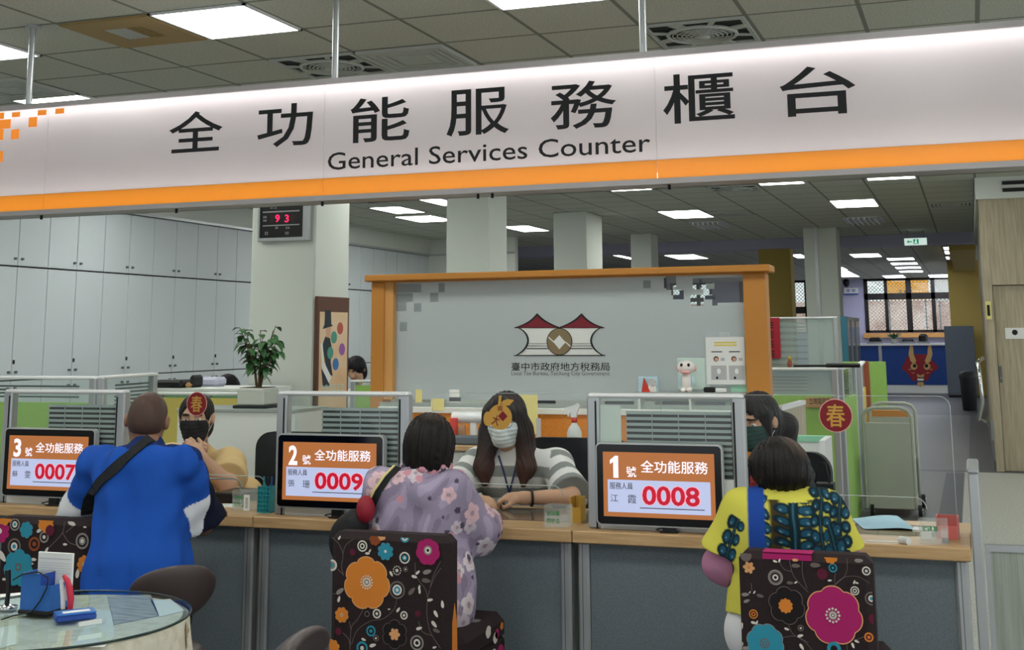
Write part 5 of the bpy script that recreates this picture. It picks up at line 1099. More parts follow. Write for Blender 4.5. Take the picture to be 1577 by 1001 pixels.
# ================================================================ people: each body is one closed surface grown from a distance field
V3 = lambda *a: np.array(a if len(a) == 3 else a[0], float)
def nrm(v): v = np.asarray(v,float); return v/np.linalg.norm(v)
class Sculpt:
    def __init__(s, h=.0055): s.h = h; s.P = []
    def cone(s,a,b,ra,rb,k=.03,flat=None): s.P.append(('c',V3(a),V3(b),ra,rb,k,flat)); return s
    def ell(s,c,r,k=.02,R=None,op='+'): s.P.append(('e',V3(c),V3(r),None,R,k,op)); return s
    def cut(s,p,n): s.P.append(('p',V3(p),nrm(n),0,0,0,None)); return s
    def mesh(s, disp=None):
        h = s.h; lo = np.full(3,9e9); hi = -lo
        def bounds(q):
            if q[0] == 'c': m = max(q[3],q[4]); return np.minimum(q[1],q[2])-m, np.maximum(q[1],q[2])+m
            m = q[2] if q[4] is None else np.full(3,q[2].max()); return q[1]-m, q[1]+m
        for q in s.P:
            if q[0] == 'p' or (q[0] == 'e' and q[6] == '-'): continue
            a,b = bounds(q); lo = np.minimum(lo,a); hi = np.maximum(hi,b)
        lo -= 5*h+.012; hi += 5*h+.012; n = np.ceil((hi-lo)/h).astype(int)+1
        ax = [lo[i]+h*np.arange(n[i]) for i in range(3)]
        F = np.full(n,.08,np.float32)
        for q in s.P:
            if q[0] == 'p':
                X = (ax[0][:,None,None]-q[1][0])*q[2][0]+(ax[1][None,:,None]-q[1][1])*q[2][1]+(ax[2][None,None,:]-q[1][2])*q[2][2]
                F = np.maximum(F,X.astype(np.float32)); continue
            a,b = bounds(q); m = q[5]+.03; i0 = np.clip(((a-m-lo)/h).astype(int),0,n-1); i1 = np.clip(((b+m-lo)/h).astype(int)+2,1,n)
            sl = tuple(slice(i0[i],i1[i]) for i in range(3))
            X = ax[0][sl[0]][:,None,None]; Y = ax[1][sl[1]][None,:,None]; Z = ax[2][sl[2]][None,None,:]
            if q[0] == 'c':
                d = q[2]-q[1]; L2 = max(d@d,1e-9); x,y,z = X-q[1][0],Y-q[1][1],Z-q[1][2]
                t = np.clip((x*d[0]+y*d[1]+z*d[2])/L2,0,1)
                D = np.sqrt((x-t*d[0])**2+(y-t*d[1])**2+(z-t*d[2])**2)-(q[3]+(q[4]-q[3])*t)
                if q[6]: 
                    u = d/math.sqrt(L2); D = np.maximum(D,(X-q[2][0])*u[0]+(Y-q[2][1])*u[1]+(Z-q[2][2])*u[2])
            else:
                x,y,z = X-q[1][0],Y-q[1][1],Z-q[1][2]
                if q[4] is not None: R = np.asarray(q[4],float).T; x,y,z = R[0,0]*x+R[0,1]*y+R[0,2]*z, R[1,0]*x+R[1,1]*y+R[1,2]*z, R[2,0]*x+R[2,1]*y+R[2,2]*z
                r = q[2]; k0 = np.sqrt((x/r[0])**2+(y/r[1])**2+(z/r[2])**2); k1 = np.sqrt((x/r[0]**2)**2+(y/r[1]**2)**2+(z/r[2]**2)**2)
                D = k0*(k0-1)/np.maximum(k1,1e-6)
            D = D.astype(np.float32); f = F[sl]; k = max(q[5],1e-4)
            if q[0] == 'e' and q[6] == '-': hh = np.maximum(k-np.abs(f+D),0)/k; F[sl] = np.maximum(f,-D)+hh*hh*k*.25
            else: hh = np.maximum(k-np.abs(f-D),0)/k; F[sl] = np.minimum(f,D)-hh*hh*k*.25
        if disp is not None: F = F+disp(ax[0][:,None,None],ax[1][None,:,None],ax[2][None,None,:]).astype(np.float32)
        return surface(F,lo,h)
def surface(F,lo,h):
    I = F < 0; n = np.array(F.shape); c = np.zeros(n-1,np.uint8)
    for i in (0,1):
        for j in (0,1):
            for k in (0,1): c += I[i:n[0]-1+i,j:n[1]-1+j,k:n[2]-1+k]
    act = np.argwhere((c > 0) & (c < 8)); idx = np.full(n-1,-1,np.int64); idx[tuple(act.T)] = np.arange(len(act))
    S_ = np.zeros((len(act),3)); N = np.zeros(len(act)); off = [(i,j,k) for i in (0,1) for j in (0,1) for k in (0,1)]
    val = {o: F[act[:,0]+o[0],act[:,1]+o[1],act[:,2]+o[2]] for o in off}
    for o in off:
        for a in range(3):
            if o[a]: continue
            p = list(o); p[a] = 1; p = tuple(p); A, B = val[o], val[p]; m = (A < 0) != (B < 0)
            t = np.where(m, A/np.where(m,A-B,1), 0)
            q = np.array(o,float)[None,:].repeat(len(act),0); q[:,a] += t
            S_[m] += q[m]; N[m] += 1
    vs = lo+(act+S_/N[:,None])*h; fs = []
    for a in range(3):
        b, d = (a+1)%3, (a+2)%3
        sl0 = [slice(1,-1)]*3; sl0[a] = slice(0,n[a]-1); s1 = list(sl0); s1[a] = slice(1,n[a])
        A, B = I[tuple(sl0)], I[tuple(s1)]; w = np.argwhere(A != B); fl = A[tuple(w.T)]
        w = w.copy(); w[:,b] += 1; w[:,d] += 1
        def g(db,dd): q = w.copy(); q[:,b] -= db; q[:,d] -= dd; return idx[tuple(q.T)]
        Q = np.stack([g(1,1),g(0,1),g(0,0),g(1,0)],1); Q[~fl] = Q[~fl][:,::-1]; fs.append(Q)
    return vs, np.concatenate(fs)
def put_mesh(name, vf, mt, parent, col=None, smooth=True):
    vs, fs = vf; o0 = origin_of(parent) if parent is not None else Vector((0,0,0)); me = bpy.data.meshes.new(name)
    me.from_pydata((vs-np.array(o0)).tolist(),[],fs.tolist()); me.materials.append(M[mt])
    me.polygons.foreach_set('use_smooth',[smooth]*len(fs))
    if col is not None:
        c = np.ones((len(vs),4),np.float32); c[:,:3] = col; a = me.attributes.new('Col','FLOAT_COLOR','POINT'); a.data.foreach_set('color',c.ravel())
    me.update(); o = bpy.data.objects.new(name,me); COL.objects.link(o); o.parent = parent; return o
def wrinkle(seed, amp=.004, sc=1.0):
    r = np.random.RandomState(seed); W_ = [(r.normal(size=3)*sc*np.array([22,22,13]),r.uniform(0,6.3)) for _ in range(7)]
    return lambda x,y,z: amp/2.2*sum(np.sin(w[0]*x+w[1]*y+w[2]*z+p) for w,p in W_)
attr_mat('skin',.55); attr_mat('cloth',.9,(120,.25,.002)); attr_mat('hair',.45,(60,.5,.004,(1,1,.12)))
L3 = lambda c: np.array(lin(c))
def hand(S_, wr, fwd, palm, side, curl=.5, sc=1.0, spread=1.0):
    """palm and five fingers growing from wrist wr; fwd along the hand, palm = where the palm faces, side = towards the thumb"""
    f, p = nrm(fwd), nrm(palm); p = nrm(p-f*(p@f)); s_ = nrm(side); s_ = nrm(s_-f*(s_@f)-p*(s_@p)); c = wr+f*.05*sc
    R = np.stack([f,s_,-p],1)
    S_.ell(c,(.05*sc,.039*sc,.0165*sc),.015,R); S_.cone(wr,c,.026*sc,.02*sc,.02)
    for i,(o,l) in enumerate(((.029,.074),(.010,.084),(-.010,.078),(-.028,.062))):
        k = wr+f*(.088-.004*abs(i-1.3))*sc+s_*o*sc*spread; d = nrm(f+s_*o*1.5*(spread-.6)); a = 0.25*curl; l *= sc; q = k
        for j,fr in enumerate((.45,.3,.25)):
            a += curl*(.55+.25*j); dd = d*math.cos(a)+p*math.sin(a); e = q+dd*l*fr
            S_.cone(q,e,(.0098-.0009*j)*sc,(.0092-.0011*j)*sc,.004); q = e
    b = wr+f*.03*sc+s_*.026*sc; t1 = b+(f*.55+s_*.62+p*.35)*.042*sc; t2 = t1+(f*.85+s_*.15+p*.4)*.032*sc
    S_.cone(b,t1,.0135*sc,.011*sc,.012); S_.cone(t1,t2,.0108*sc,.0085*sc,.004)
def frame_of(fwd, up=(0,0,1)):
    f = nrm(fwd); u = V3(up); r = nrm(np.cross(f,u)); u = np.cross(r,f); return f,u,r
class Person:
    """joints are world points; every body is a seated adult facing J['face']"""
    def __init__(s, label, J, skin, legs='#2a2c33', base=None):
        s.J = J = {k:(V3(v) if not isinstance(v,(int,float)) else v) for k,v in J.items()}
        s.f, s.u, s.r = frame_of(J['face']); s.hf, s.hu, s.hr = frame_of(J['look'], J.get('htilt',(0,0,1)))
        b = J['pelvis']; s.root = thing('person',label,'person',(b[0],b[1],0)); s.skin = skin; s.hs = J.get('hs',1.0); s.lc = legs
    def head_pt(s, f=0,u=0,r=0): return s.J['head']+(s.hf*f+s.hu*u+s.hr*r)*s.hs
    def head_R(s): return np.stack([s.hf,s.hr,s.hu],1)
    def torso_prims(s, S_, g=0.0, belly=0.0, top=True):
        J = s.J; P, C = J['pelvis'], J['chest']; w = J.get('w',1.0)
        for q in (-1,1):
            S_.cone(P+s.r*q*.075*w, C+s.r*q*.08*w-s.f*.005, .108*w+g, .098*w+g,.07)
            sh = J['shR' if q > 0 else 'shL']
            S_.cone(C+s.r*q*.06*w+V3(0,0,.05), sh, .075*w+g, .058*w+g, .05)
        if belly: S_.ell(P*.55+C*.45+s.f*.07,(.15*w+g,.12+g,.17+g),.08)
        S_.cone(C+V3(0,0,.06), J['neck'], .085*w+g, .052+g, .05)
    def arm_prims(s, S_, q, g=0.0, k=.03):
        J = s.J; sh, el, wr = J['sh'+q], J['el'+q], J['wr'+q]; m = J.get('am',1.0)
        S_.cone(sh,el,.05*m+g,.038*m+g,k); S_.cone(el,wr,.0385*m+g,.026*m+g,.02)
    def body(s, brow='#241a16', lips=True):
        J = s.J; S_ = Sculpt(); R = s.head_R(); k = s.hs; hp = s.head_pt
        s.torso_prims(S_)
        S_.cone(J['neck']-V3(0,0,.02), hp(-.012,-.05), .054, .05*k, .03)
        S_.ell(hp(-.012,.03),(.094*k,.075*k,.085*k),.03,R); S_.ell(hp(.02,-.035),(.066*k,.06*k,.078*k),.045,R); S_.ell(hp(.05,-.085),(.028*k,.03*k,.024*k),.03,R)
        S_.ell(hp(.078,.035),(.014*k,.05*k,.012*k),.02,R)
        for q in (-1,1):
            S_.ell(hp(.082,.012,q*.031),(.014*k,.017*k,.011*k),.012,R,'-'); S_.ell(hp(.071,.012,q*.031),(.0125*k,.0125*k,.0125*k),.003,R)
            S_.ell(hp(-.014,.0,q*.082),(.019*k,.011*k,.029*k),.008,R); S_.ell(hp(-.006,.0,q*.093),(.009*k,.006*k,.015*k),.004,R,'-')
            S_.ell(hp(.06,-.02,q*.035),(.022*k,.02*k,.02*k),.025,R)
        S_.cone(hp(.083,.018),hp(.101,-.022),.009*k,.014*k,.014); S_.ell(hp(.09,-.026,.011),(.012*k,.009*k,.009*k),.008,R); S_.ell(hp(.09,-.026,-.011),(.012*k,.009*k,.009*k),.008,R)
        S_.ell(hp(.083,-.055),(.012*k,.024*k,.006*k),.006,R); S_.ell(hp(.08,-.067),(.012*k,.02*k,.007*k),.006,R)
        for q in 'LR':
            s.arm_prims(S_,q); h = J['hd'+q]; hand(S_,J['wr'+q],h,J['pm'+q],J['tb'+q],J.get('cu'+q,.5),J.get('hsz',.95))
            hp_ = J['pelvis']+s.r*(-.1 if q == 'L' else .1); kn, an = J['kn'+q], J['an'+q]
            S_.cone(hp_,kn,.088,.06,.05); S_.cone(kn,an,.058,.04,.02); S_.cone(an-V3(0,0,.035),an-V3(0,0,.045)+s.f*.15,.038,.03,.03)
        vf = S_.mesh(); v = vf[0]; c = np.tile(L3(s.skin),(len(v),1)); rel = (v-J['head'])/k; a, b, d = rel@s.hf, rel@s.hu, rel@s.hr
        def paint(m,colr): c[m] = L3(colr)
        if lips: paint((a > .068)&(np.abs(b+.061) < .012)&(np.abs(d) < .024),'#a8615a')
        paint((a > .06)&(np.abs(b-.037) < .0055)&(np.abs(np.abs(d)-.031) < .019),brow)
        for q in (-1,1):
            e = np.sqrt((b-.012)**2*2.2+(d-q*.031)**2); paint((a > .066)&(e < .0125),'#e8e2dc'); paint((a > .066)&(e < .0062),'#17110f')
        s.body_o = put_mesh('body',vf,'skin',s.root,c); return s.body_o
    def shirt(s, colf, g=.013, h=.0055, sleeves=.8, wide=.012, seed=1, amp=.004, hem=None, collar=.0, belly=0, name='shirt', fs=1.0):
        """closed garment over torso and upper arms; sleeves = share of the upper arm, >1 runs down the forearm"""
        J = s.J; S_ = Sculpt(h); s.torso_prims(S_,g,belly)
        for q in 'LR':
            sh, el, wr = J['sh'+q], J['el'+q], J['wr'+q]; m = J.get('am',1.0)
            if sleeves <= 1: e = sh+(el-sh)*sleeves; S_.cone(sh,e,.055*m+g,.047*m+g+wide,.04,True)
            else: S_.cone(sh,el,.054*m+g,.044*m+g+wide,.04); e = el+(wr-el)*(sleeves-1); S_.cone(el,e,.044*m+g+wide,.036*m+g+wide,.025,True)
        for q in (-1,1): S_.cone(J['pelvis']+s.r*q*.075-s.f*.01,J['pelvis']+s.r*q*.075+V3(0,0,.1),.124*J.get('w',1.0)+g,.108*J.get('w',1.0)+g,.06)
        S_.P.append(('e',J['neck']+V3(0,0,J.get('nk',.055))-s.f*.0,V3(.066,.062,.045),None,np.stack([s.f,s.r,s.u],1),.01,'-'))
        if hem is not None: S_.cut((0,0,hem),(0,0,-1))
        vf = S_.mesh(wrinkle(seed,amp,fs)); return put_mesh(name,vf,'cloth',s.root,colf(vf[0]) if callable(colf) else np.tile(L3(colf),(len(vf[0]),1)))
    def trousers(s, col, shoe='#1d1d20', g=.012):
        J = s.J; S_ = Sculpt(.007); P = J['pelvis']
        for q in 'LR':
            h = P+s.r*(-.1 if q == 'L' else .1); kn, an = J['kn'+q], J['an'+q]
            S_.cone(P+s.r*(-.06 if q == 'L' else .06)+V3(0,0,.03),h,.108*J.get('w',1.0),.1*J.get('w',1.0),.06); S_.cone(h,kn,.09+g,.064+g,.05); S_.cone(kn,an+V3(0,0,.03),.062+g,.05+g,.03,True)
        S_.cone(P-s.r*.07,P+s.r*.07,.105*J.get('w',1.0),.105*J.get('w',1.0),.05)
        put_mesh('trousers',S_.mesh(wrinkle(9,.003)),'cloth',s.root,L3(col))
        for q in 'LR':
            an = J['an'+q]; S2 = Sculpt(.006); S2.cone(an-V3(0,0,.03),an-V3(0,0,.038)+s.f*.17,.046,.038,.03).cut(an-V3(0,0,.075),(0,0,-1)); put_mesh('shoe',S2.mesh(),'cloth',s.root,L3(shoe))
    def mask(s, col, g=.0105):
        k = s.hs; R = s.head_R(); hp = s.head_pt; S_ = Sculpt(.004)
        S_.ell(hp(.02,-.035),(.066*k+g,.06*k+g,.078*k+g),.045,R); S_.ell(hp(.05,-.085),(.028*k+g,.03*k+g,.024*k+g),.03,R); S_.cone(hp(.083,.018),hp(.104,-.024),.008+g,.014+g,.03); S_.ell(hp(.09,-.06),(.02+g,.03,.03),.03,R)
        for q in (-1,1): S_.ell(hp(.06,-.018,q*.035),(.022*k+g,.021*k+g,.024*k+g),.02,R)
        S_.cut(hp(0,-.002),s.hu-s.hf*.13); S_.cut(hp(0,-.108),-s.hu); S_.cut(hp(.018,0),-s.hf)
        S_.ell(hp(.012,-.035),(.066*k,.06*k,.076*k),.004,R,'-')
        pl_ = lambda x,y,z: .0012*np.sin(((x-hp()[0])*s.hu[0]+(y-hp()[1])*s.hu[1]+(z-hp()[2])*s.hu[2])*330)
        vf = S_.mesh(pl_); o = put_mesh('face_mask',vf,'cloth',s.root,L3(col))
        for q in (-1,1):
            m = MB(); m.tube([hp(.03,-.02,q*.066),hp(.0,.01,q*.078),hp(-.022,.014,q*.084),hp(-.03,-.005,q*.084),hp(-.022,-.03,q*.078),hp(.025,-.065,q*.066)],.0016,'ear_loop',6); m.build('ear_loop',o)
        return o
    def hair(s, S_, col='#15100e', col2=None, name='hair', disp=None):
        vf = S_.mesh(disp); c = np.tile(L3(col),(len(vf[0]),1))
        if col2 is not None: c = col2(vf[0],c)
        return put_mesh(name,vf,'hair',s.root,c)
def strands(P, amp=.0035, n=55):
    h0, r, f = P.J['head'], P.hr, P.hf
    def d(x,y,z):
        a = np.arctan2((x-h0[0])*r[0]+(y-h0[1])*r[1]+(z-h0[2])*r[2],(x-h0[0])*f[0]+(y-h0[1])*f[1]+(z-h0[2])*f[2]); return amp*np.sin(a*n+2*np.sin(a*7)+6*z)*.5+amp*.5*np.sin(a*n*.37+9*z)
    return d
def A(u,v,y): return V3(at(u,v,y=y))
# ---------------------------------------------------------------- man in the blue shirt (seated, back to us)
J = dict(face=(-.3,1,0), look=(-.52,1,-.22), htilt=(0,.2,1), pelvis=A(212,912,4.02)+V3(0,0,.0), chest=A(220,745,4.12), neck=A(227,694,4.16), head=A(227,650,4.21),
 shL=A(152,720,4.13), shR=A(282,716,4.16), elL=A(118,812,4.2), elR=A(312,806,4.28), wrL=A(175,772,4.86), wrR=A(318,779,4.6), hs=.94, w=.9, nk=.082, am=1.08)
J['pelvis'][2] = .55
J.update(hdL=(.5,1,0),pmL=(0,0,-1),tbL=(1,0,0),hdR=(-.1,1,.02),pmR=(0,0,-1),tbR=(-1,0,0),cuL=.4,cuR=.4)
pb = J['pelvis']; J.update(knL=pb+V3(-.3,.3,-.03),knR=pb+V3(-.1,.38,-.03),anL=V3(pb[0]-.3,pb[1]+.28,.08),anR=V3(pb[0]-.12,pb[1]+.34,.08))
J['wrL'][2] = .79; J['wrR'][2] = .79; J['pelvis'][2] = .55
P = Person('person in a blue shirt with white sleeve ends and black strap, back to us',J,'#8f6a55'); P.body()
def c_man(v):
    c = np.tile(L3('#1c4fa8'),(len(v),1)); J = P.J
    for q in 'LR':
        sh, el = J['sh'+q], J['el'+q]; d = el-sh; t = ((v-sh)@d)/(d@d); dist = np.linalg.norm(v-sh-np.clip(t,0,1)[:,None]*d,axis=1); near = dist < .105
        side = (v@P.r-sh@P.r)*(-1 if q == 'L' else 1)
        c[near&(t > .5)&(side > -.05)] = L3('#d7dade')
        if q == 'R': c[near&(t > .1)&((v-sh)@P.f > .028)&(side > -.03)] = L3('#10162a')
    up = (v[:,2] > J['neck'][2]-.022)&(np.linalg.norm(v[:,:2]-J['neck'][:2],axis=1) < .105); c[up] = L3('#152a5e')
    a, b = J['neck']+P.r*.04, J['shR']+V3(0,0,.0); 
    m = (np.abs((v-J['shR'])@P.f+.0) < .03)&(v[:,2] > J['shR'][2]+.02)&((v-J['neck'])@P.r > .04); c[m] = L3('#152a5e')
    return c
P.shirt(c_man,sleeves=.98,wide=.026,hem=.52,seed=4,amp=.006,fs=2.0)
# diagonal black bag strap, lying on the back of the shirt
def on_surf(o, pts, lift=.006):
    bvh = bpy.context.evaluated_depsgraph_get(); out = []
    from mathutils.bvhtree import BVHTree
    me = o.data; off = origin_of(o); T = BVHTree.FromPolygons([tuple(v.co+off) for v in me.vertices],[tuple(p.vertices) for p in me.polygons])
    for u,v in pts:
        d = Vector(_ray(u,v)); hit = T.ray_cast(Vector((0,0,CAMH)),d.normalized())
        out.append((hit[0]+hit[1]*lift, hit[1]) if hit[0] is not None else None)
    return [q for q in out if q]
def strap(name,o,pts,w,mt,parent,lift=.005):
    n = 24; P2 = [np.array(p,float) for p in pts]; seg = []
    for i in range(n+1):
        t = i/n*(len(P2)-1); k = min(int(t),len(P2)-2); seg.append(P2[k]+(P2[k+1]-P2[k])*(t-k))
    hits = on_surf(o,seg,lift); m = MB(); vs = []
    for i,(p,nn) in enumerate(hits):
        a = hits[max(0,i-1)][0]; b = hits[min(len(hits)-1,i+1)][0]; d = (b-a).normalized(); s_ = d.cross(nn).normalized()
        vs += [p-s_*w/2-nn*.001,p+s_*w/2-nn*.001,p+s_*w/2+nn*.003,p-s_*w/2+nn*.003]
    fs = [(3,2,1,0)]+[(4*i+k,4*i+(k+1)%4,4*i+4+(k+1)%4,4*i+4+k) for i in range(len(hits)-1) for k in range(4)]+[tuple(4*(len(hits)-1)+k for k in range(4))]
    m.add(vs,fs,mt,False); return m.build(name,parent)
sh_o = [c for c in P.root.children if c.name.startswith('shirt')][0]
strap('shoulder_strap',sh_o,[(231,676),(190,710),(155,742),(137,768),(133,790)],.042,'strap_black',P.root)
S_ = Sculpt(.004); R = P.head_R(); k = P.hs
S_.ell(P.head_pt(-.016,.034),(.0945*k,.0775*k,.0865*k),.02,R).ell(P.head_pt(-.045,-.012),(.062*k,.069*k,.06*k),.03,R).cut(P.head_pt(.05,.03),P.hf-.5*P.hu).cut(P.head_pt(-.05,-.05),-P.hu+.35*P.hf)
for q in (-1,1): S_.ell(P.head_pt(-.0,-.01,q*.08),(.03*k,.02*k,.036*k),.008,R,'-')
P.hair(S_,'#4c3a33',lambda v,c: c)
P.trousers('#20242c')
# ---------------------------------------------------------------- clerk in the tan shirt, black mask
J = dict(face=(.25,-1,0), look=(.38,-1,-.14), pelvis=A(330,760,5.85), chest=A(318,745,5.68), neck=A(305,694,5.62), head=A(302,645,5.55),
 shL=A(355,712,5.66), shR=A(262,706,5.66), elL=A(350,768,5.42), elR=A(262,775,5.5), wrL=A(309,704,5.3), wrR=A(290,710,5.34), hs=1.0, w=1.0, am=1.1)
J['pelvis'] = V3(J['chest'][0]+.02,5.85,.56); J['elL'][2] = max(J['elL'][2],.8); J['elR'][2] = max(J['elR'][2],.8)
J.update(hdL=(-.5,-.2,.55),pmL=(-.3,.8,-.5),tbL=(0,.4,1),hdR=(.5,-.2,.6),pmR=(.3,.8,-.5),tbR=(0,.4,1),cuL=1.0,cuR=1.0)
pb = J['pelvis']; J.update(knL=pb+V3(.13,-.33,-.02),knR=pb+V3(-.13,-.33,-.02),anL=V3(pb[0]+.13,pb[1]-.3,.08),anR=V3(pb[0]-.13,pb[1]-.3,.08))
P = Person('person in a tan t-shirt and black face mask behind the counter, hands raised',J,'#c79f84'); P.body()
P.shirt('#cdb07e',sleeves=.86,wide=.03,hem=.56,seed=2,amp=.005); P.trousers('#2a2c33'); P.mask('#1a181c')
S_ = Sculpt(.0045); R = P.head_R()
S_.ell(P.head_pt(-.012,.034),(.104,.086,.092),.02,R).ell(P.head_pt(-.05,-.04),(.065,.078,.085),.03,R).cut(P.head_pt(.062,.055),P.hf-.25*P.hu)
S_.ell(P.head_pt(.07,-.03),(.075,.064,.088),.01,R,'-')
for q in (-1,1): S_.ell(P.head_pt(.0,-.015,q*.09),(.03,.03,.04),.008,R,'-')
P.hair(S_,'#191413',disp=strands(P,.003))
MB().tube([P.head_pt(-.02,-.11,.05),P.head_pt(.05,-.16,.05),P.head_pt(.1,-.28,.02),P.head_pt(.1,-.28,-.02),P.head_pt(.05,-.16,-.05),P.head_pt(-.02,-.11,-.05)],.004,'lanyard_grey',6).build('lanyard',P.root)
# ---------------------------------------------------------------- clerk in the striped shirt
J = dict(face=(.2,-1,0), look=(.08,-1,-.16), pelvis=A(800,760,5.8), chest=A(800,738,5.62), neck=A(792,694,5.57), head=A(779,647,5.52),
 shL=A(856,716,5.6), shR=A(736,716,5.6), elL=A(888,775,5.45), elR=A(712,775,5.4), wrL=A(808,772,5.1), wrR=A(748,770,5.12), hs=1.02, w=1.02, am=1.0)
J['pelvis'] = V3(J['chest'][0]+.02,5.8,.56)
for k_ in ('elL','elR'): J[k_][2] = .81
J['elL'] = A(880,770,5.42); J['elL'][2] = .80; J['wrL'] = V3(at(806,767,z=.80)); J['wrR'] = V3(at(724,770,z=.80)); J['elR'] = A(700,765,5.42); J['elR'][2] = .8
J.update(hdL=(-1,-.05,.02),pmL=(0,.3,-1),tbL=(0,-.6,.6),hdR=(1,-.25,.05),pmR=(0,.3,-1),tbR=(0,-.5,.7),cuL=.75,cuR=.7)
pb = J['pelvis']; J.update(knL=pb+V3(.13,-.33,-.02),knR=pb+V3(-.13,-.33,-.02),anL=V3(pb[0]+.13,pb[1]-.3,.08),anR=V3(pb[0]-.13,pb[1]-.3,.08))
P = Person('person with long brown hair, white mask and grey striped top, hands folded on the counter',J,'#c9a084'); P.body()
def c_stripe(v):
    J = P.J; s = v[:,2]+0*v[:,0]; 
    for q in 'LR':
        sh, el = J['sh'+q], J['el'+q]; d = nrm(el-sh); side = (v@P.r-sh@P.r)*(-1 if q == 'L' else 1); m = side > -.015
        tt = sh[2]-((v-sh)@d)*1.0; s = np.where(m,tt,s)
    ph = np.mod(s-J['neck'][2]+.012,.098); c = np.tile(L3('#dcdcda'),(len(v),1)); c[(ph < .046)&(s < J['neck'][2]-.03)] = L3('#868a88'); return c
P.shirt(c_stripe,sleeves=.95,wide=.034,hem=.56,seed=5,amp=.004); P.trousers('#30333a'); P.mask('#d5dfe0')
R = P.head_R(); S_ = Sculpt(.0045); hp = P.head_pt
S_.ell(hp(-.012,.036),(.107,.089,.094),.02,R).ell(hp(-.055,-.05),(.068,.085,.12),.04,R)
for q in (-1,1):
    S_.cone(hp(.03,.045,q*.072),hp(.02,-.06,q*.086),.028,.034,.03).cone(hp(.02,-.06,q*.086),hp(.055,-.2,q*.098),.036,.042,.03).cone(hp(.055,-.2,q*.098),hp(.075,-.262,q*.088),.042,.018,.03)
    S_.cone(hp(-.03,-.05,q*.07),hp(-.03,-.22,q*.085),.05,.045,.03)
S_.cone(hp(.075,.1,.0),hp(.085,.06,-.055),.02,.014,.03); S_.cone(hp(.07,.1,.0),hp(.08,.06,.06),.02,.014,.03)
S_.ell(hp(.08,-.035),(.062,.06,.098),.012,R,'-'); S_.ell(hp(.085,-.17),(.05,.05,.1),.012,R,'-')
def c_tip(v,c): t = np.clip((P.J['head'][2]-.06-v[:,2])/.18,0,1)[:,None]; return c*(1-t)+L3('#4a2f28')*t
P.hair(S_,'#231a18',c_tip,disp=strands(P,.005,48))
g = MB()
for q in (-1,1): g.tube([hp(.103+.0*math.cos(a),.008+.019*math.sin(a),q*.032+.025*math.cos(a)) for a in np.linspace(0,6.283,21)[:-1]],.0013,'black_plastic',6,True); g.tube([hp(.1,.012,q*.057),hp(.03,.014,q*.08),hp(-.01,.012,q*.082)],.0013,'black_plastic',6)
g.tube([hp(.103,.012,-.007),hp(.106,.014,0),hp(.103,.012,.007)],.0013,'black_plastic',6); g.build('glasses',P.root)
sho = [c for c in P.root.children if c.name.startswith('shirt')][0]
strap('lanyard',sho,[(769,702),(776,726),(784,757)],.008,'lanyard_blue',P.root,.004); strap('lanyard',sho,[(797,702),(793,726),(785,757)],.008,'lanyard_blue',P.root,.004)
wl_ = P.J['wrL']+nrm(P.J['elL']-P.J['wrL'])*.035; dd = nrm(P.J['elL']-P.J['wrL'])
MB().tube([V3(wl_)+.033*(math.cos(a)*nrm(np.cross(dd,(0,0,1)))+math.sin(a)*V3(0,0,1)) for a in np.linspace(0,6.283,25)[:-1]],.006,'black_plastic',8,True).build('wrist_band',P.root)
# ---------------------------------------------------------------- woman in the lilac floral blouse (back to us)
J = dict(face=(-.2,1,0), look=(-.28,1,-.2), htilt=(.0,.2,1), pelvis=A(640,905,4.25), chest=A(644,778,4.29), neck=A(655,724,4.31), head=A(661,688,4.34),
 shL=A(590,752,4.24), shR=A(696,752,4.3), elL=A(583,815,4.32), elR=A(730,798,4.42), wrL=A(640,790,4.83), wrR=A(752,797,4.72), hs=.9, w=.95, am=1.05)
J['pelvis'][2] = .56; J['wrL'][2] = .8; J['wrR'][2] = .785; J['elR'][2] = .80
J.update(hdL=(.3,1,0),pmL=(0,0,-1),tbL=(1,0,0),hdR=(-.3,1,0),pmR=(0,0,-1),tbR=(-1,0,0),cuL=.4,cuR=.4,hs=.86)
pb = J['pelvis']; J.update(knL=pb+V3(-.22,.33,-.03),knR=pb+V3(-.02,.36,-.03),anL=V3(pb[0]-.22,pb[1]+.3,.08),anR=V3(pb[0]-.02,pb[1]+.32,.08))
P = Person('person with short black hair in a lilac floral blouse, seated back to us',J,'#b58c76'); P.body()
rs = np.random.RandomState(11)
def blobs(v, n, rmin, rmax, seed, lo=None, hi=None):
    r = np.random.RandomState(seed); ix = r.choice(len(v),n); rad = r.uniform(rmin,rmax,n); ph = r.uniform(0,6.28,n); out = np.full(len(v),-1.0); which = np.full(len(v),-1)
    for i in range(n):
        d = v-v[ix[i]]; m = np.abs(d).max(1) < rad[i]*1.4; q = d[m]; rr_ = np.linalg.norm(q,axis=1); an = np.arctan2(q[:,2],q[:,0]+.6*q[:,1]); lim = rad[i]*(.72+.28*np.abs(np.cos(2.5*an+ph[i])))
        w = np.where(m)[0][rr_ < lim]; out[w] = rr_[rr_ < lim]/rad[i]; which[w] = i
    return out, which
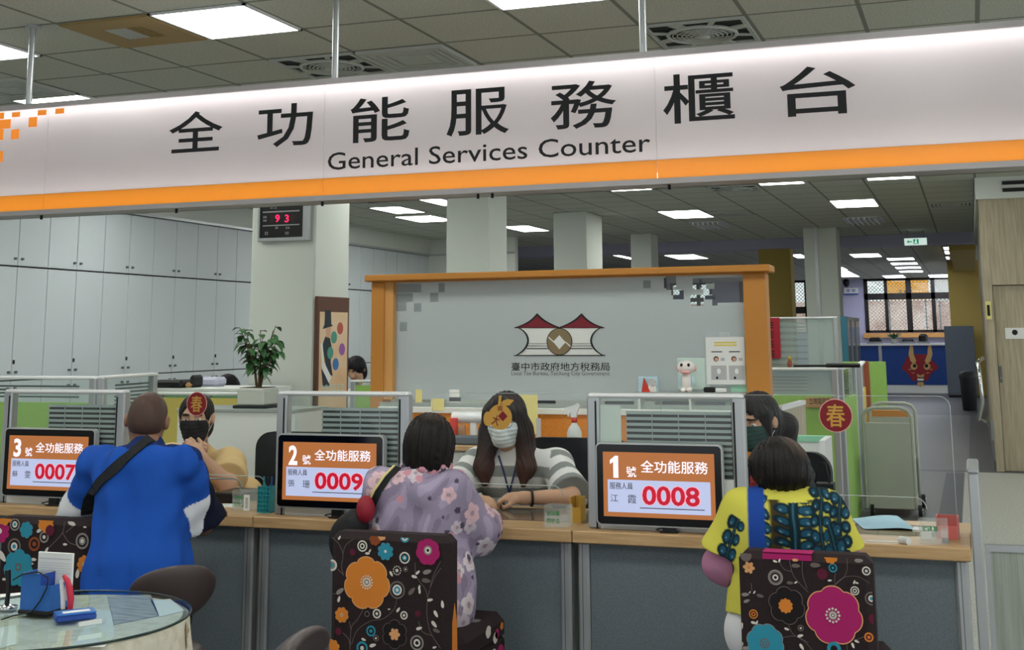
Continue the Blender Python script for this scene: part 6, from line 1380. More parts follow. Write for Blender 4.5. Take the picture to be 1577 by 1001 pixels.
def c_lilac(v):
    c = np.tile(L3('#958aa0'),(len(v),1)); n = wrinkle(3,1.0,3)(v[:,0],v[:,1],v[:,2]); c[n > .5] = L3('#a79bb4'); c[n < -.6] = L3('#85798f')
    d, w = blobs(v,105,.024,.046,5); pal = [L3(x) for x in ('#d8cdd2','#c9bcc6','#d9b6bd','#cfc6cf')]
    for i in range(4): m = (d >= 0)&(w%4 == i); c[m] = pal[i]; c[m&(d < .28)] = L3('#a58d95'); c[m&(d > .45)&(d < .52)] = pal[i]*.78
    d, w = blobs(v,120,.006,.014,8); c[d >= 0] = L3('#4e4657'); d, w = blobs(v,50,.012,.022,9); c[d >= 0] = L3('#c98f9c'); return c
P.shirt(c_lilac,h=.0042,sleeves=1.45,wide=.03,hem=.5,seed=6,amp=.007)
for q in 'LR':                                        # purple under sleeves at the wrists
    S_ = Sculpt(.005); el, wr = P.J['el'+q], P.J['wr'+q]; S_.cone(el+(wr-el)*.38,el+(wr-el)*.98,.056,.05,.02,True); put_mesh('under_sleeve',S_.mesh(wrinkle(2,.003)),'cloth',P.root,L3('#5b46a0'))
S_ = Sculpt(.004)
for i in range(14):                                   # ruffled collar
    a = 2*math.pi*i/14; b = 2*math.pi*(i+1)/14; rad = .078+.01*(i%2); c0_ = P.J['neck']+V3(0,0,-.0)
    S_.cone(c0_+V3(rad*math.cos(a),rad*.85*math.sin(a),.012*(i%2)),c0_+V3((.078+.01*((i+1)%2))*math.cos(b),(.078+.01*((i+1)%2))*.85*math.sin(b),.012*((i+1)%2)),.013,.013,.015)
vf = S_.mesh(); put_mesh('ruffle_collar',vf,'cloth',P.root,c_lilac(vf[0]))
R = P.head_R(); S_ = Sculpt(.0045); hp = P.head_pt
S_.ell(hp(-.014,.032),(.104,.088,.094),.02,R).ell(hp(-.045,-.03),(.078,.084,.085),.04,R).ell(hp(-.03,-.085),(.068,.08,.045),.03,R)
for q in (-1,1): S_.cone(hp(.03,.03,q*.068),hp(.02,-.08,q*.068),.026,.022,.03)
S_.ell(hp(.095,-.04),(.07,.062,.1),.012,R,'-')
def c_crown(v,c): d = np.linalg.norm(v-hp(-.06,.12,.015),axis=1); t = np.clip(1-d/.055,0,1)[:,None]*.35; return c*(1-t)+L3('#6b5548')*t
P.hair(S_,'#15100e',c_crown,disp=strands(P,.005)); P.trousers('#3b3a48')
LILAC = P
# ---------------------------------------------------------------- woman in the yellow printed blouse (back to us)
J = dict(face=(-.15,1,0), look=(-1.25,.9,-.28), htilt=(-.05,.15,1), pelvis=A(1215,925,4.2), chest=A(1212,818,4.2), neck=A(1203,764,4.21), head=A(1196,730,4.22),
 shL=A(1148,786,4.2), shR=A(1268,790,4.2), elL=A(1114,868,4.2), elR=A(1292,862,4.24), wrL=A(1150,890,4.5), wrR=A(1275,845,4.6), hs=.86, w=.88, am=1.0)
J['pelvis'][2] = .56; J['wrL'] = V3(J['elL'][0]+.1,4.58,.70); J['wrR'] = V3(J['elR'][0]-.1,4.55,.72)
J.update(hdL=(.5,1,.1),pmL=(0,0,-1),tbL=(1,0,0),hdR=(-.5,1,.1),pmR=(0,0,-1),tbR=(-1,0,0),cuL=.5,cuR=.5)
pb = J['pelvis']; J.update(knL=pb+V3(-.14,.36,.0),knR=pb+V3(.14,.36,.0),anL=V3(pb[0]-.14,pb[1]+.3,.08),anR=V3(pb[0]+.14,pb[1]+.3,.08))
P = Person('person in a yellow and blue printed blouse and red mask, back to us',J,'#b98f78'); P.body()
def c_yellow(v):
    J = P.J; c = np.tile(L3('#cbc552'),(len(v),1)); x = (v-J['neck'])@P.r; z = v[:,2]-J['neck'][2]; y = (v-J['neck'])@P.f
    n = wrinkle(21,1.0,1.6)(v[:,0],v[:,1],v[:,2])
    def mix(m,colr): 
        m = np.clip(m,0,1)[:,None]; c[:] = c*(1-m)+L3(colr)*m
    mix((.026+.018*n-np.abs(x+.028+.02*np.sin(z*22)))/.014*(z < .0),'#43371c'); mix((.02+.014*n-np.abs(x-.088-.012*np.sin(z*30)))/.014*(z < -.0),'#4d3f1f'); mix((.014+.01*n-np.abs(x-.165))/.012*(z < -.01),'#43371c'); mix((.01+.016*n-np.abs(x+.1))/.02*(z < -.08),'#6b5a28')
    def motif(cx,w,z0,z1,st,sp,xx=x,zz=z,ok=1):
        z0 = (math.floor(z0/sp+st)-st)*sp; z1 = (math.floor(z1/sp+st)-st)*sp; inside = (zz < z0)*(zz > z1)*ok; n2 = wrinkle(int(abs(cx)*900)+3,1.0,1.3)(v[:,0],v[:,1],v[:,2]); n3 = wrinkle(int(abs(cx)*700)+8,1.0,1.5)(v[:,0],v[:,1],v[:,2]); xc = xx-cx-.006*n2; zz = zz+.006*n3
        k = np.mod(zz/sp+st,1)-.5
        for sd in (-1,1):
            e = ((xc-sd*w*.58)/(w*.46))**2+(k*sp/(sp*.42))**2
            mix((1.3+.25*n2-e)/.3*inside,'#12272f'); mix((.55+.2*n3-e)/.25*inside,'#1f5068'); mix((.1-((xc-sd*w*.66)/(w*.34))**2-((k+.1)*3.2)**2)/.08*inside,'#6f98a4')
        mix((w*.3-np.abs(xc))/.004*inside,'#12272f'); mix((w*.08-np.abs(xc))/.003*inside,'#2c5f70')
    motif(.035,.06,.02,-.36,.2,.036); motif(-.07,.034,.05,-.14,.6,.04); motif(.12,.034,.04,-.32,.1,.04); motif(.175,.03,.03,-.32,.4,.045)
    for q in 'LR':
        sh, el = J['sh'+q], J['el'+q]; d = el-sh; t = ((v-sh)@d)/(d@d); side = (v@P.r-sh@P.r)*(-1 if q == 'L' else 1); e = (v-sh)@nrm(np.cross(d,P.f))*(1 if q == 'L' else -1)
        if q == 'L': mix((.03-np.abs(side+.036))/.006*(y < .07),'#1f4697'); motif(-.012,.034,0,-9,.3,.045,e,-t*np.linalg.norm(d),(side > .0)*(t > .06))
        else: motif(.0,.04,0,-9,.2,.05,e,-t*np.linalg.norm(d),(side > .0)*(t > .04))
    return c
P.shirt(c_yellow,h=.0036,sleeves=.78,wide=.03,hem=.63,seed=7,amp=.005)
for q in 'LR':
    S_ = Sculpt(.005); sh, el, wr = P.J['sh'+q], P.J['el'+q], P.J['wr'+q]; S_.cone(sh+(el-sh)*.6,el,.062,.066,.02).cone(el,el+(wr-el)*.9,.066,.045,.03,True); put_mesh('under_sleeve',S_.mesh(wrinkle(3,.005)),'cloth',P.root,L3('#b17a98'))
P.mask('#8d2c33')
R = P.head_R(); S_ = Sculpt(.0045); hp = P.head_pt
S_.ell(hp(-.018,.035),(.098,.088,.088),.02,R).ell(hp(-.05,-.012),(.066,.08,.062),.04,R)
for q in (-1,1): S_.cone(hp(.03,.04,q*.068),hp(-.01,-.03,q*.068),.024,.022,.03)
S_.ell(hp(.1,-.045),(.075,.068,.1),.012,R,'-')
def c_thin(v,c): d = np.linalg.norm((v-hp(-.085,.085,.02))*V3(1,1,.8),axis=1); t = np.clip(1-d/.06,0,1)[:,None]*.5; return c*(1-t)+L3('#8a7668')*t
P.hair(S_,'#14100f',c_thin,disp=strands(P,.004)); P.trousers('#d9d9dc')
e_ = MB(); e_.tube([hp(-.01+.004*math.sin(a),-.045+.012*math.cos(a),.082+.0*a) for a in np.linspace(0,6.283,13)[:-1]],.002,'chrome',6,True).build('earring',P.root)
YELLOW = P
# ---------------------------------------------------------------- clerk at the right, dark green mask
J = dict(face=(0,-1,0), look=(-.45,-1,-.28), pelvis=A(1190,760,5.9), chest=A(1185,765,5.75), neck=A(1182,705,5.68), head=A(1166,650,5.6),
 shL=A(1228,735,5.72), shR=A(1140,735,5.7), elL=A(1236,790,5.5), elR=A(1120,790,5.5), wrL=A(1190,790,5.2), wrR=A(1130,790,5.2), hs=1.0, w=.95, am=1.0)
J['pelvis'] = V3(J['chest'][0],5.9,.56)
for k_ in ('elL','elR'): J[k_][2] = .82
for k_ in ('wrL','wrR'): J[k_][2] = .80
J.update(hdL=(-.6,-1,0),pmL=(0,0,-1),tbL=(-1,0,0),hdR=(.6,-1,0),pmR=(0,0,-1),tbR=(1,0,0),cuL=.4,cuR=.4)
pb = J['pelvis']; J.update(knL=pb+V3(.13,-.33,-.02),knR=pb+V3(-.13,-.33,-.02),anL=V3(pb[0]+.13,pb[1]-.3,.08),anR=V3(pb[0]-.13,pb[1]-.3,.08))
P = Person('person with dark tied hair and dark green mask behind the right screen',J,'#c59c82'); P.body()
P.shirt('#23262b',sleeves=1.6,hem=.56,seed=8); P.trousers('#24262c'); P.mask('#2c4843')
R = P.head_R(); S_ = Sculpt(.0045); hp = P.head_pt
S_.ell(hp(-.014,.036),(.106,.088,.094),.02,R).ell(hp(-.05,-.03),(.07,.082,.085),.04,R)
S_.cone(hp(.03,.05,.075),hp(.035,-.04,.08),.022,.01,.02).cone(hp(.03,.05,-.075),hp(.035,-.04,-.08),.022,.01,.02)
S_.cone(hp(-.1,.0,-.02),hp(-.14,-.06,-.05),.035,.05,.03).cone(hp(-.14,-.06,-.05),hp(-.13,-.2,-.06),.05,.02,.03)
S_.ell(hp(.075,-.02),(.066,.062,.084),.012,R,'-')
for q in (-1,1): S_.ell(hp(-.0,-.01,q*.09),(.022,.02,.03),.006,R,'-')
P.hair(S_,'#1a1517',disp=strands(P,.004))
# ---------------------------------------------------------------- two far clerks of whom only the hair shows
for (u,v,y,lb,tone) in ((350,598,8.95,'person bent over a desk beside the potted plant, only dark hair showing','#2b2a33'),(548,566,11.2,'person working behind the lime partition right of the poster, only dark hair showing','#d8d8d8')):
    hd = A(u,v,y); hd[2] -= .02; ch = hd+V3(0,.16,-.33); nk = hd+V3(0,.08,-.16)
    J = dict(face=(0,-1,0), look=(0,-1,-.55), pelvis=V3(ch[0],ch[1]+.12,max(.5,ch[2]-.32)), chest=ch, neck=nk, head=hd, shL=ch+V3(.18,0,.05), shR=ch+V3(-.18,0,.05), elL=ch+V3(.24,-.16,-.14), elR=ch+V3(-.24,-.16,-.14), wrL=ch+V3(.1,-.36,-.14), wrR=ch+V3(-.1,-.36,-.14), hs=1.0)
    J.update(hdL=(-.4,-1,0),pmL=(0,0,-1),tbL=(-1,0,0),hdR=(.4,-1,0),pmR=(0,0,-1),tbR=(1,0,0))
    pb = J['pelvis']; J.update(knL=pb+V3(.13,-.35,-.02),knR=pb+V3(-.13,-.35,-.02),anL=V3(pb[0]+.13,pb[1]-.3,.08),anR=V3(pb[0]-.13,pb[1]-.3,.08))
    P = Person(lb,J,'#c59c82'); P.body(); P.shirt(tone,sleeves=1.5,hem=pb[2],seed=3); P.trousers('#2a2c33')
    S_ = Sculpt(.005); R = P.head_R(); S_.ell(P.head_pt(-.012,.034),(.11,.095,.098),.02,R).ell(P.head_pt(-.05,-.05),(.07,.085,.1),.04,R).ell(P.head_pt(.09,-.03),(.075,.06,.085),.01,R,'-'); P.hair(S_,'#17131a',disp=strands(P,.004))
    # a simple stool carries each
    q = thing('office_stool','round stool under the '+lb.split(',')[0],'stool',(pb[0],pb[1],0)); MB().lathe([(.17,0),(.19,.02),(.19,.05),(.16,.07)],(pb[0],pb[1],pb[2]-.19),'chair_black',20).build('seat',q); MB().cyl((pb[0],pb[1],.02),(pb[0],pb[1],pb[2]-.19),.03,'steel',12).lathe([(.2,0),(.2,.02),(.03,.04)],(pb[0],pb[1],0),'steel',20).build('base',q)
# ================================================================ flowered chairs at the counter
class Cloth:
    """flat printed pattern lying on a chair cover; positions read in an enlargement (scale, offset) of the photo"""
    def __init__(s, mb, Y, sc, ou, ov, clip): s.mb, s.Y, s.sc, s.ou, s.ov, s.n, s.clip = mb, Y, sc, ou, ov, 0, clip
    def p(s,x,y): q = at(s.ou+x/s.sc, s.ov+y/s.sc, y=s.Y); return q.x, q.z
    def poly(s, pts, mt):
        x0,x1,z0,z1 = s.clip; s.n += 1
        P = [(min(max(a,x0),x1),min(max(b,z0),z1)) for a,b in pts]
        ar = abs(sum(P[i][0]*P[(i+1)%len(P)][1]-P[(i+1)%len(P)][0]*P[i][1] for i in range(len(P))))
        if ar > 2e-6: s.mb.prism(P,(0,s.Y-.0008-.00012*(s.n%40)-.0,0),X1,Z1,.0004,mt)
    def rad(s,x,y,r): return s.p(x+r,y)[0]-s.p(x,y)[0]
    def rings(s,x,y,r,*mts):
        c = s.p(x,y); R = s.rad(x,y,r); k = len(mts)
        for i,m in enumerate(mts): f = 1-i/k; s.poly([(c[0]+R*f*math.cos(a),c[1]+R*f*math.sin(a)) for a in np.linspace(0,6.2832,23)[:-1]],m)
    def dots(s,x,y,r,n,mt,rd):
        c = s.p(x,y); R = s.rad(x,y,r); d = s.rad(x,y,rd)
        for i in range(n):
            a = 6.2832*i/n; s.poly([(c[0]+R*math.cos(a)+d*math.cos(b),c[1]+R*math.sin(a)+d*math.sin(b)) for b in np.linspace(0,6.2832,9)[:-1]],mt)
    def petals(s,x,y,r,n,mt,edge=None,rot=0.,deep=.2):
        c = s.p(x,y); R = s.rad(x,y,r)
        f = lambda k,a: R*k*(1-deep+deep*abs(math.sin(n*(a-rot)/2))**.55)
        an = np.linspace(0,6.2832,n*12+1)[:-1]
        if edge: s.poly([(c[0]+f(1.04,a)*math.cos(a),c[1]+f(1.04,a)*math.sin(a)) for a in an],edge)
        s.poly([(c[0]+f(1,a)*math.cos(a),c[1]+f(1,a)*math.sin(a)) for a in an],mt)
    def vine(s,pts,w=4,mt='fl_line'):
        P = [np.array(s.p(*q)) for q in pts]; out = []
        for i in range(len(P)-1):
            a,b,c_,d = P[max(0,i-1)],P[i],P[i+1],P[min(len(P)-1,i+2)]
            for t in np.linspace(0,1,7)[:-1]: out.append(.5*((2*b)+(c_-a)*t+(2*a-5*b+4*c_-d)*t*t+(3*b-a-3*c_+d)*t**3))
        out.append(P[-1]); ww = s.rad(pts[0][0],pts[0][1],w)/2; x0,x1,z0,z1 = s.clip; s.n += 1; yy = s.Y-.0007
        for i in range(len(out)-1):
            a,b = out[i],out[i+1]
            if not all(x0 < q[0] < x1 and z0 < q[1] < z1 for q in (a,b)): continue
            d = (b-a)/max(np.linalg.norm(b-a),1e-6); m = np.array((-d[1],d[0]))*ww
            s.mb.prism([tuple(a+m),tuple(a-m),tuple(b-m),tuple(b+m)],(0,yy,0),X1,Z1,.0003,mt)
    def leaf(s,x,y,l,ang,mt='fl_white',w=.45):
        c = s.p(x,y); L_ = s.rad(x,y,l); ca, sa = math.cos(ang), math.sin(ang)
        s.poly([(c[0]+ca*a*L_-sa*b*L_, c[1]+sa*a*L_+ca*b*L_) for a,b in [(math.cos(t),w*math.sin(t)*(1-.2*math.cos(t))) for t in np.linspace(0,6.2832,13)[:-1]]],mt)
    def scatter(s,n,seed):
        r = random.Random(seed); x0,x1,z0,z1 = s.clip
        for _ in range(n):
            x, z = r.uniform(x0+.02,x1-.02), r.uniform(z0+.02,z1-.05); R = r.choice((.012,.016,.02,.03)); ms = r.choice((('fl_grey','fl_black','fl_white'),('fl_orange','fl_white'),('fl_wine',),('fl_teal','fl_white','fl_black'),('fl_line','fl_black')))
            for i,m in enumerate(ms): f = 1-i/len(ms); s.poly([(x+R*f*math.cos(a),z+R*f*math.sin(a)) for a in np.linspace(0,6.2832,15)[:-1]],m)
def flower_chair(label, x0, x1, Y, zt, rz=0):
    t = thing('upholstered_chair',label,'chair',((x0+x1)/2,Y+.27,0),group='flowered chairs at the counter')
    w = x1-x0; d = .095; back = MB()
    back.box((x0,Y,.40),(x1,Y+d,zt),'chair_brown',.022)
    return t, back
def chair_rest(t,x0,x1,Y,seed):
    st = MB(); st.box((x0-.012,Y+d_,.40),(x1+.012,Y+.52,.505),'chair_brown',.03).box((x0-.008,Y+d_,.27),(x1+.008,Y+.515,.42),'chair_brown',.012)
    # flowers on the right side and the seat
    r = random.Random(seed)
    for k in range(9):
        yy = Y+.14+r.uniform(0,.34); z = r.uniform(.3,.47); R = r.uniform(.015,.04); m = r.choice(('fl_orange','fl_pink','fl_teal','fl_white','fl_grey'))
        st.prism([(yy+R*(.8+.2*abs(math.sin(2.5*a)))*math.cos(a),z+R*.8*math.sin(a)) for a in np.linspace(0,6.2832,21)[:-1]],(x1+.0125,0,0),Y1,Z1,.0006,m)
        xx = r.uniform(x0+.05,x1-.02); yy = Y+.16+r.uniform(0,.3); st.prism([(xx+R*(.8+.2*abs(math.sin(2.5*a)))*math.cos(a),yy+R*math.sin(a)) for a in np.linspace(0,6.2832,21)[:-1]],(0,0,.5058),X1,Y1,.0006,m)
    st.build('seat',t)
    for xx in (x0+.03,x1-.03):
        for yy in (Y+.04,Y+.48): MB().tube([(xx,yy,0),(xx,yy,.4)],.014,'chrome',10).cyl((xx,yy,0),(xx,yy,.012),.02,'rubber',12).build('leg',t)
d_ = .097
# middle chair
Yc = 3.98; x0, x1 = at(507,900,y=Yc).x, at(691,900,y=Yc).x; zt = at(600,823,y=Yc).z
t, b = flower_chair('dark flowered chair with a big orange flower on its back, under the woman in lilac',x0,x1,Yc,zt)
C = Cloth(b,Yc,4.981,490,800,(x0+.006,x1-.004,.41,zt-.008))
C.vine([(100,130),(160,190),(190,270),(180,360),(195,430)]); C.vine([(270,150),(210,200),(190,270)]); C.vine([(345,690),(300,770),(255,830),(245,1000)]); C.vine([(605,610),(580,690),(500,760),(400,780),(300,850),(255,960)]); C.vine([(945,370),(890,450),(845,580),(835,720),(860,860),(940,990)]); C.vine([(745,330),(750,430),(820,530),(840,600)]); C.vine([(940,320),(880,440),(850,570)]); C.vine([(770,780),(800,860),(870,890)]); C.vine([(240,780),(250,840)]); C.vine([(190,870),(235,920),(245,990)]); C.vine([(150,380),(190,420)]); C.vine([(110,570),(150,570)])
C.petals(375,487,172,7,'fl_orange','fl_peach',.3,.13); C.rings(375,480,30,'fl_white','fl_grey','fl_white'); C.dots(375,480,42,14,'fl_white',6)
C.petals(846,245,92,7,'fl_pink','fl_wine',.2,.14); C.rings(846,235,32,'fl_grey','fl_white','fl_black')
C.petals(521,243,60,8,'fl_teal','fl_line',0,.25); C.rings(521,243,10,'fl_white'); C.rings(664,294,40,'fl_white','fl_black','fl_teal','fl_white'); C.rings(340,203,38,'fl_white','fl_black','fl_white','fl_black'); C.rings(108,350,38,'fl_white','fl_grey','fl_teal')
C.rings(608,540,60,'fl_line','fl_black','fl_white','fl_teal','fl_white'); C.dots(608,390,28,11,'fl_white',5); C.rings(608,390,12,'fl_white'); C.rings(674,380,18,'fl_line','fl_black','fl_white')
C.petals(186,730,52,8,'fl_orange','fl_line',.1,.22); C.rings(186,730,10,'fl_white','fl_wine'); C.rings(455,720,32,'fl_white','fl_black','fl_white'); C.rings(380,722,20,'fl_line','fl_black','fl_white'); C.rings(659,735,28,'fl_white','fl_black','fl_white'); C.petals(765,722,22,5,'fl_wine',None,.3); C.rings(406,855,36,'fl_teal','fl_black','fl_teal'); C.rings(445,910,22,'fl_line','fl_black','fl_white')
C.petals(588,880,95,6,'fl_black','fl_line',0,.2); C.petals(588,880,42,6,'fl_peach',None,.5,.45); C.rings(760,945,52,'fl_grey','fl_black','fl_white','fl_black'); C.rings(340,985,44,'fl_teal','fl_black','fl_white'); C.petals(110,985,56,9,'fl_orange','fl_peach'); C.rings(158,858,24,'fl_wine'); C.rings(668,138,34,'fl_teal','fl_white','fl_teal'); C.petals(440,150,44,7,'fl_rust',None); C.petals(492,128,30,5,'fl_peach',None); C.rings(268,250,22,'fl_wine')
for x,y,l,a,m in ((172,548,34,.6,'fl_grey'),(840,400,34,.3,'fl_grey'),(768,405,20,.7,'fl_white'),(742,437,22,-.2,'fl_white'),(565,415,20,-1,'fl_white'),(780,520,18,1.4,'fl_white'),(783,548,18,1.6,'fl_white'),(863,615,22,.2,'fl_white'),(958,648,26,1.7,'fl_white'),(908,722,26,-1,'fl_white'),(890,803,28,-.8,'fl_white'),(908,853,28,-.3,'fl_line'),(775,835,24,.3,'fl_white'),(160,610,22,1.3,'fl_white'),(545,688,10,0,'fl_white'),(615,692,20,.9,'fl_white'),(350,920,18,-.3,'fl_white'),(420,965,26,.3,'fl_white'),(380,260,18,0,'fl_white'),(398,240,14,1,'fl_white'),(165,140,16,1,'fl_white'),(86,420,18,1.5,'fl_white'),(84,600,24,1.5,'fl_white'),(830,468,34,-.1,'fl_line'),(720,550,34,.8,'fl_line'),(895,980,16,.3,'fl_white')): C.leaf(x,y,l,a,m)
for q in range(1): b.prism([(Yc+.03,.42),(Yc+.075,.45),(Yc+.07,.56),(Yc+.05,.62),(Yc+.03,.56)],(x1+.0008,0,0),Y1,Z1,.0006,'fl_orange')
b.build('backrest',t); chair_rest(t,x0,x1,Yc,2)
# right chair
Yc = 3.93; x0, x1 = at(1138,920,y=Yc).x, at(1346,920,y=Yc).x; zt = at(1240,853,y=Yc).z
t, b = flower_chair('dark flowered chair with a big pink flower on its back, under the woman in yellow',x0,x1,Yc,zt)
C = Cloth(b,Yc,5.006,1085,820,(x0+.006,x1-.004,.41,zt-.006))
C.vine([(650,190),(680,320),(740,400),(800,460)]); C.vine([(570,210),(610,280),(670,300)]); C.vine([(1100,200),(1090,320),(1000,410)]); C.vine([(1270,390),(1180,340),(1080,345),(1000,400)]); C.vine([(1010,310),(1000,380)]); C.vine([(755,210),(755,320),(790,430)]); C.vine([(360,390),(365,450)]); C.vine([(640,690),(680,780),(770,840),(830,906)]); C.vine([(600,810),(700,800),(800,850)]); C.vine([(1095,830),(1100,906)]); C.vine([(1240,800),(1160,830)])
C.petals(997,638,218,7,'fl_pink','fl_peach',.25,.14); C.rings(990,637,34,'fl_grey','fl_white','fl_line','fl_white'); C.dots(990,637,50,12,'fl_white',9)
C.petals(470,850,142,8,'fl_teal','fl_grey',.1,.12); C.rings(465,852,38,'fl_line','fl_teal','fl_line','fl_teal'); C.petals(635,560,138,6,'fl_black','fl_line',.2,.2); C.petals(627,563,54,10,'fl_orange','fl_orange'); C.rings(627,563,22,'fl_white','fl_black')
C.petals(342,270,46,6,'fl_peach',None,.4,.5); C.rings(342,270,10,'fl_orange'); C.rings(547,346,58,'fl_grey','fl_line','fl_black','fl_white','fl_black'); C.rings(990,272,34,'fl_teal','fl_black','fl_teal'); C.rings(907,320,42,'fl_wine','fl_wine'); C.rings(378,628,34,'fl_orange','fl_black','fl_orange','fl_wine'); C.rings(1159,448,34,'fl_white','fl_black','fl_white','fl_black'); C.rings(1248,295,34,'fl_white','fl_black','fl_white'); C.rings(1288,508,52,'fl_line','fl_black','fl_white','fl_teal'); C.rings(1304,665,40,'fl_wine'); C.rings(1268,805,36,'fl_orange','fl_wine','fl_orange'); C.rings(743,735,24,'fl_line','fl_black','fl_white'); C.rings(1000,895,54,'fl_teal','fl_black'); C.petals(975,188,52,7,'fl_orange',None); C.rings(320,175,44,'fl_line','fl_black','fl_grey')
for x,y,l,a,m in ((315,478,30,.1,'fl_grey'),(325,528,26,.4,'fl_grey'),(430,488,28,-.2,'fl_line'),(350,460,10,1,'fl_white'),(385,460,14,1,'fl_white'),(545,222,18,-.3,'fl_white'),(578,215,16,1.2,'fl_white'),(700,212,24,0,'fl_peach'),(705,384,14,.5,'fl_white'),(660,388,26,0,'fl_line'),(966,369,16,.1,'fl_white'),(1155,382,16,1.2,'fl_white'),(1175,388,14,-.3,'fl_white'),(380,695,22,-.2,'fl_white'),(405,692,16,1.2,'fl_white'),(635,743,20,-.3,'fl_white'),(740,795,24,.3,'fl_white'),(750,880,26,-1,'fl_white'),(1145,870,22,-1.2,'fl_white'),(1175,838,20,-.4,'fl_white'),(285,720,28,1.3,'fl_white'),(290,862,20,1.2,'fl_white'),(320,890,30,.1,'fl_grey'),(1190,215,34,.05,'fl_grey'),(855,250,40,0,'fl_line'),(705,255,34,0,'fl_line')): C.leaf(x,y,l,a,m)
xa, xb = at(1174,852,y=Yc).x, at(1250,856,y=Yc).x; b.box((xa,Yc+.002,zt-.001),(xb,Yc+.06,zt+.0012),'fl_pink').box((xa,Yc-.001,zt-.02),(xb,Yc-.0004,zt-.003),'fl_pink')
b.build('backrest',t); chair_rest(t,x0,x1,Yc,5)
# left chair, partly out of the photo
Yc = 4.02; x1 = at(144,860,y=Yc).x; x0 = x1-.45; zt = at(100,800,y=Yc).z
t, b = flower_chair('dark flowered chair at the left edge beside the man in blue',x0,x1,Yc,zt)
C = Cloth(b,Yc,4.153,0,760,(x0+.006,x1-.004,.41,zt-.006))
C.vine([(415,170),(400,250),(330,330),(290,370)]); C.vine([(400,250),(440,310),(490,330)]); C.vine([(480,200),(420,250)]); C.vine([(540,520),(590,570)])
C.petals(0,240,62,9,'fl_pink','fl_wine'); C.rings(0,240,14,'fl_white'); C.rings(97,197,32,'fl_grey','fl_black','fl_white','fl_teal'); C.petals(171,232,42,7,'fl_teal','fl_line'); C.rings(285,278,30,'fl_grey','fl_black','fl_white'); C.rings(94,338,42,'fl_line','fl_black','fl_white','fl_teal'); C.rings(223,322,36,'fl_rust','fl_black','fl_rust'); C.rings(530,303,42,'fl_grey','fl_black','fl_grey','fl_white'); C.petals(122,475,92,7,'fl_teal','fl_teal',.2); C.rings(122,470,20,'fl_line','fl_teal'); C.petals(547,455,48,9,'fl_orange','fl_orange'); C.rings(547,455,14,'fl_white','fl_rust'); C.petals(35,143,48,7,'fl_orange',None); C.petals(300,185,52,6,'fl_orange',None); C.rings(325,235,28,'fl_wine')
for x,y,l,a in ((20,400,34,-.8),(216,422,18,0),(200,448,16,0),(460,190,26,-.3),(497,510,26,1.4),(300,360,16,1),(540,585,20,1),(418,325,14,0),(545,215,10,0),(255,235,20,.5),(30,548,14,0)): C.leaf(x,y,l,a)
b.build('backrest',t); chair_rest(t,x0,x1,Yc,7)
# ================================================================ bags of the woman in lilac
def blob(name, prims, mt, label, cat, amp=.006, h=.006, seed=1):
    S_ = Sculpt(h)
    for q in prims: S_.cone(*q) if len(q) > 3 else S_.ell(*q)
    vf = S_.mesh(wrinkle(seed,amp)); lo = vf[0].min(0); hi = vf[0].max(0)
    t = thing(name,label,cat,((lo[0]+hi[0])/2,(lo[1]+hi[1])/2,lo[2])); put_mesh('body',vf,mt,t); return t
c = A(536,838,4.14); t = blob('shoulder_bag',[(c,(.075,.05,.1),.03),(c+V3(.03,.0,.07),(.05,.045,.06),.03)],'bag_black','black shoulder bag with cream edged strap and red flap, beside the woman in lilac','bag')
S_ = Sculpt(.005); q = A(562,784,4.12); S_.ell(q,(.03,.03,.045),.02); put_mesh('red_flap',S_.mesh(wrinkle(4,.004)),'bag_red',t)
bl = [c_ for c_ in LILAC.root.children if c_.name.startswith('shirt')][0]
strap('strap',bl,[(612,722),(597,735),(583,755),(573,780),(569,800)],.03,'strap_black',t,.004); strap('strap_edge',bl,[(607,721),(592,735),(578,755),(568,778)],.008,'strap_cream',t,.009)
c = A(704,862,4.42); blob('yellow_bag',[(c+V3(-.012,0,.055),c+V3(.01,0,-.04),.022,.036,.03)],'bag_yellow','mustard yellow bag hanging under the counter beside the woman in lilac','bag',.008,.005,3)
c = A(706,915,4.36); blob('teal_bag',[(c,(.06,.05,.062),.02)],'bag_teal','dark teal bag below the mustard yellow bag','bag',.008,.006,5)
# ================================================================ round table at the front
TX, TY, TR, TZ = -2.538, 3.063, .386, .72
t = thing('round_table','small round table hidden under the patterned tablecloth','table',(TX,TY,0)); MB().lathe([(.26,0),(.26,.02),(.05,.05)],(TX,TY,0),'steel',28).build('base',t); MB().cyl((TX,TY,.05),(TX,TY,TZ-.04),.035,'steel',18).build('pedestal',t); MB().lathe([(TR-.012,0),(TR-.012,.025)],(TX,TY,TZ-.036),'pale_wood',48).build('tabletop',t)
def cl(u_,v_):
    a = 6.28318*u_
    if v_ < .3: r = (TR-.004)*v_/.3; return (TX+r*math.cos(a),TY+r*math.sin(a),TZ-.0098)
    s_ = (v_-.3)/.7; fold = (.012+.05*s_)*(.5+.5*math.sin(a*11+.7*math.sin(3*a)))*min(1,s_*3); r = TR-.004+.015*s_+fold
    return (TX+r*math.cos(a),TY+r*math.sin(a),TZ-.0098-.6*s_)
t = thing('tablecloth','cream tablecloth with brown leaf print draped over the round table','tablecloth',(TX,TY,.11))
m = MB().grid(cl,200,40,'cloth_cream',cu=True)
r = random.Random(5)
def on_cloth(a,z,du,dz):                              # a point of the hanging side
    s_ = (TZ-.0098-(z+dz))/.6; p = cl(((a+du/TR)/6.28318)%1,.3+.7*max(0,min(1,s_))); k = 1.008
    return (TX+(p[0]-TX)*k,TY+(p[1]-TY)*k,p[2])
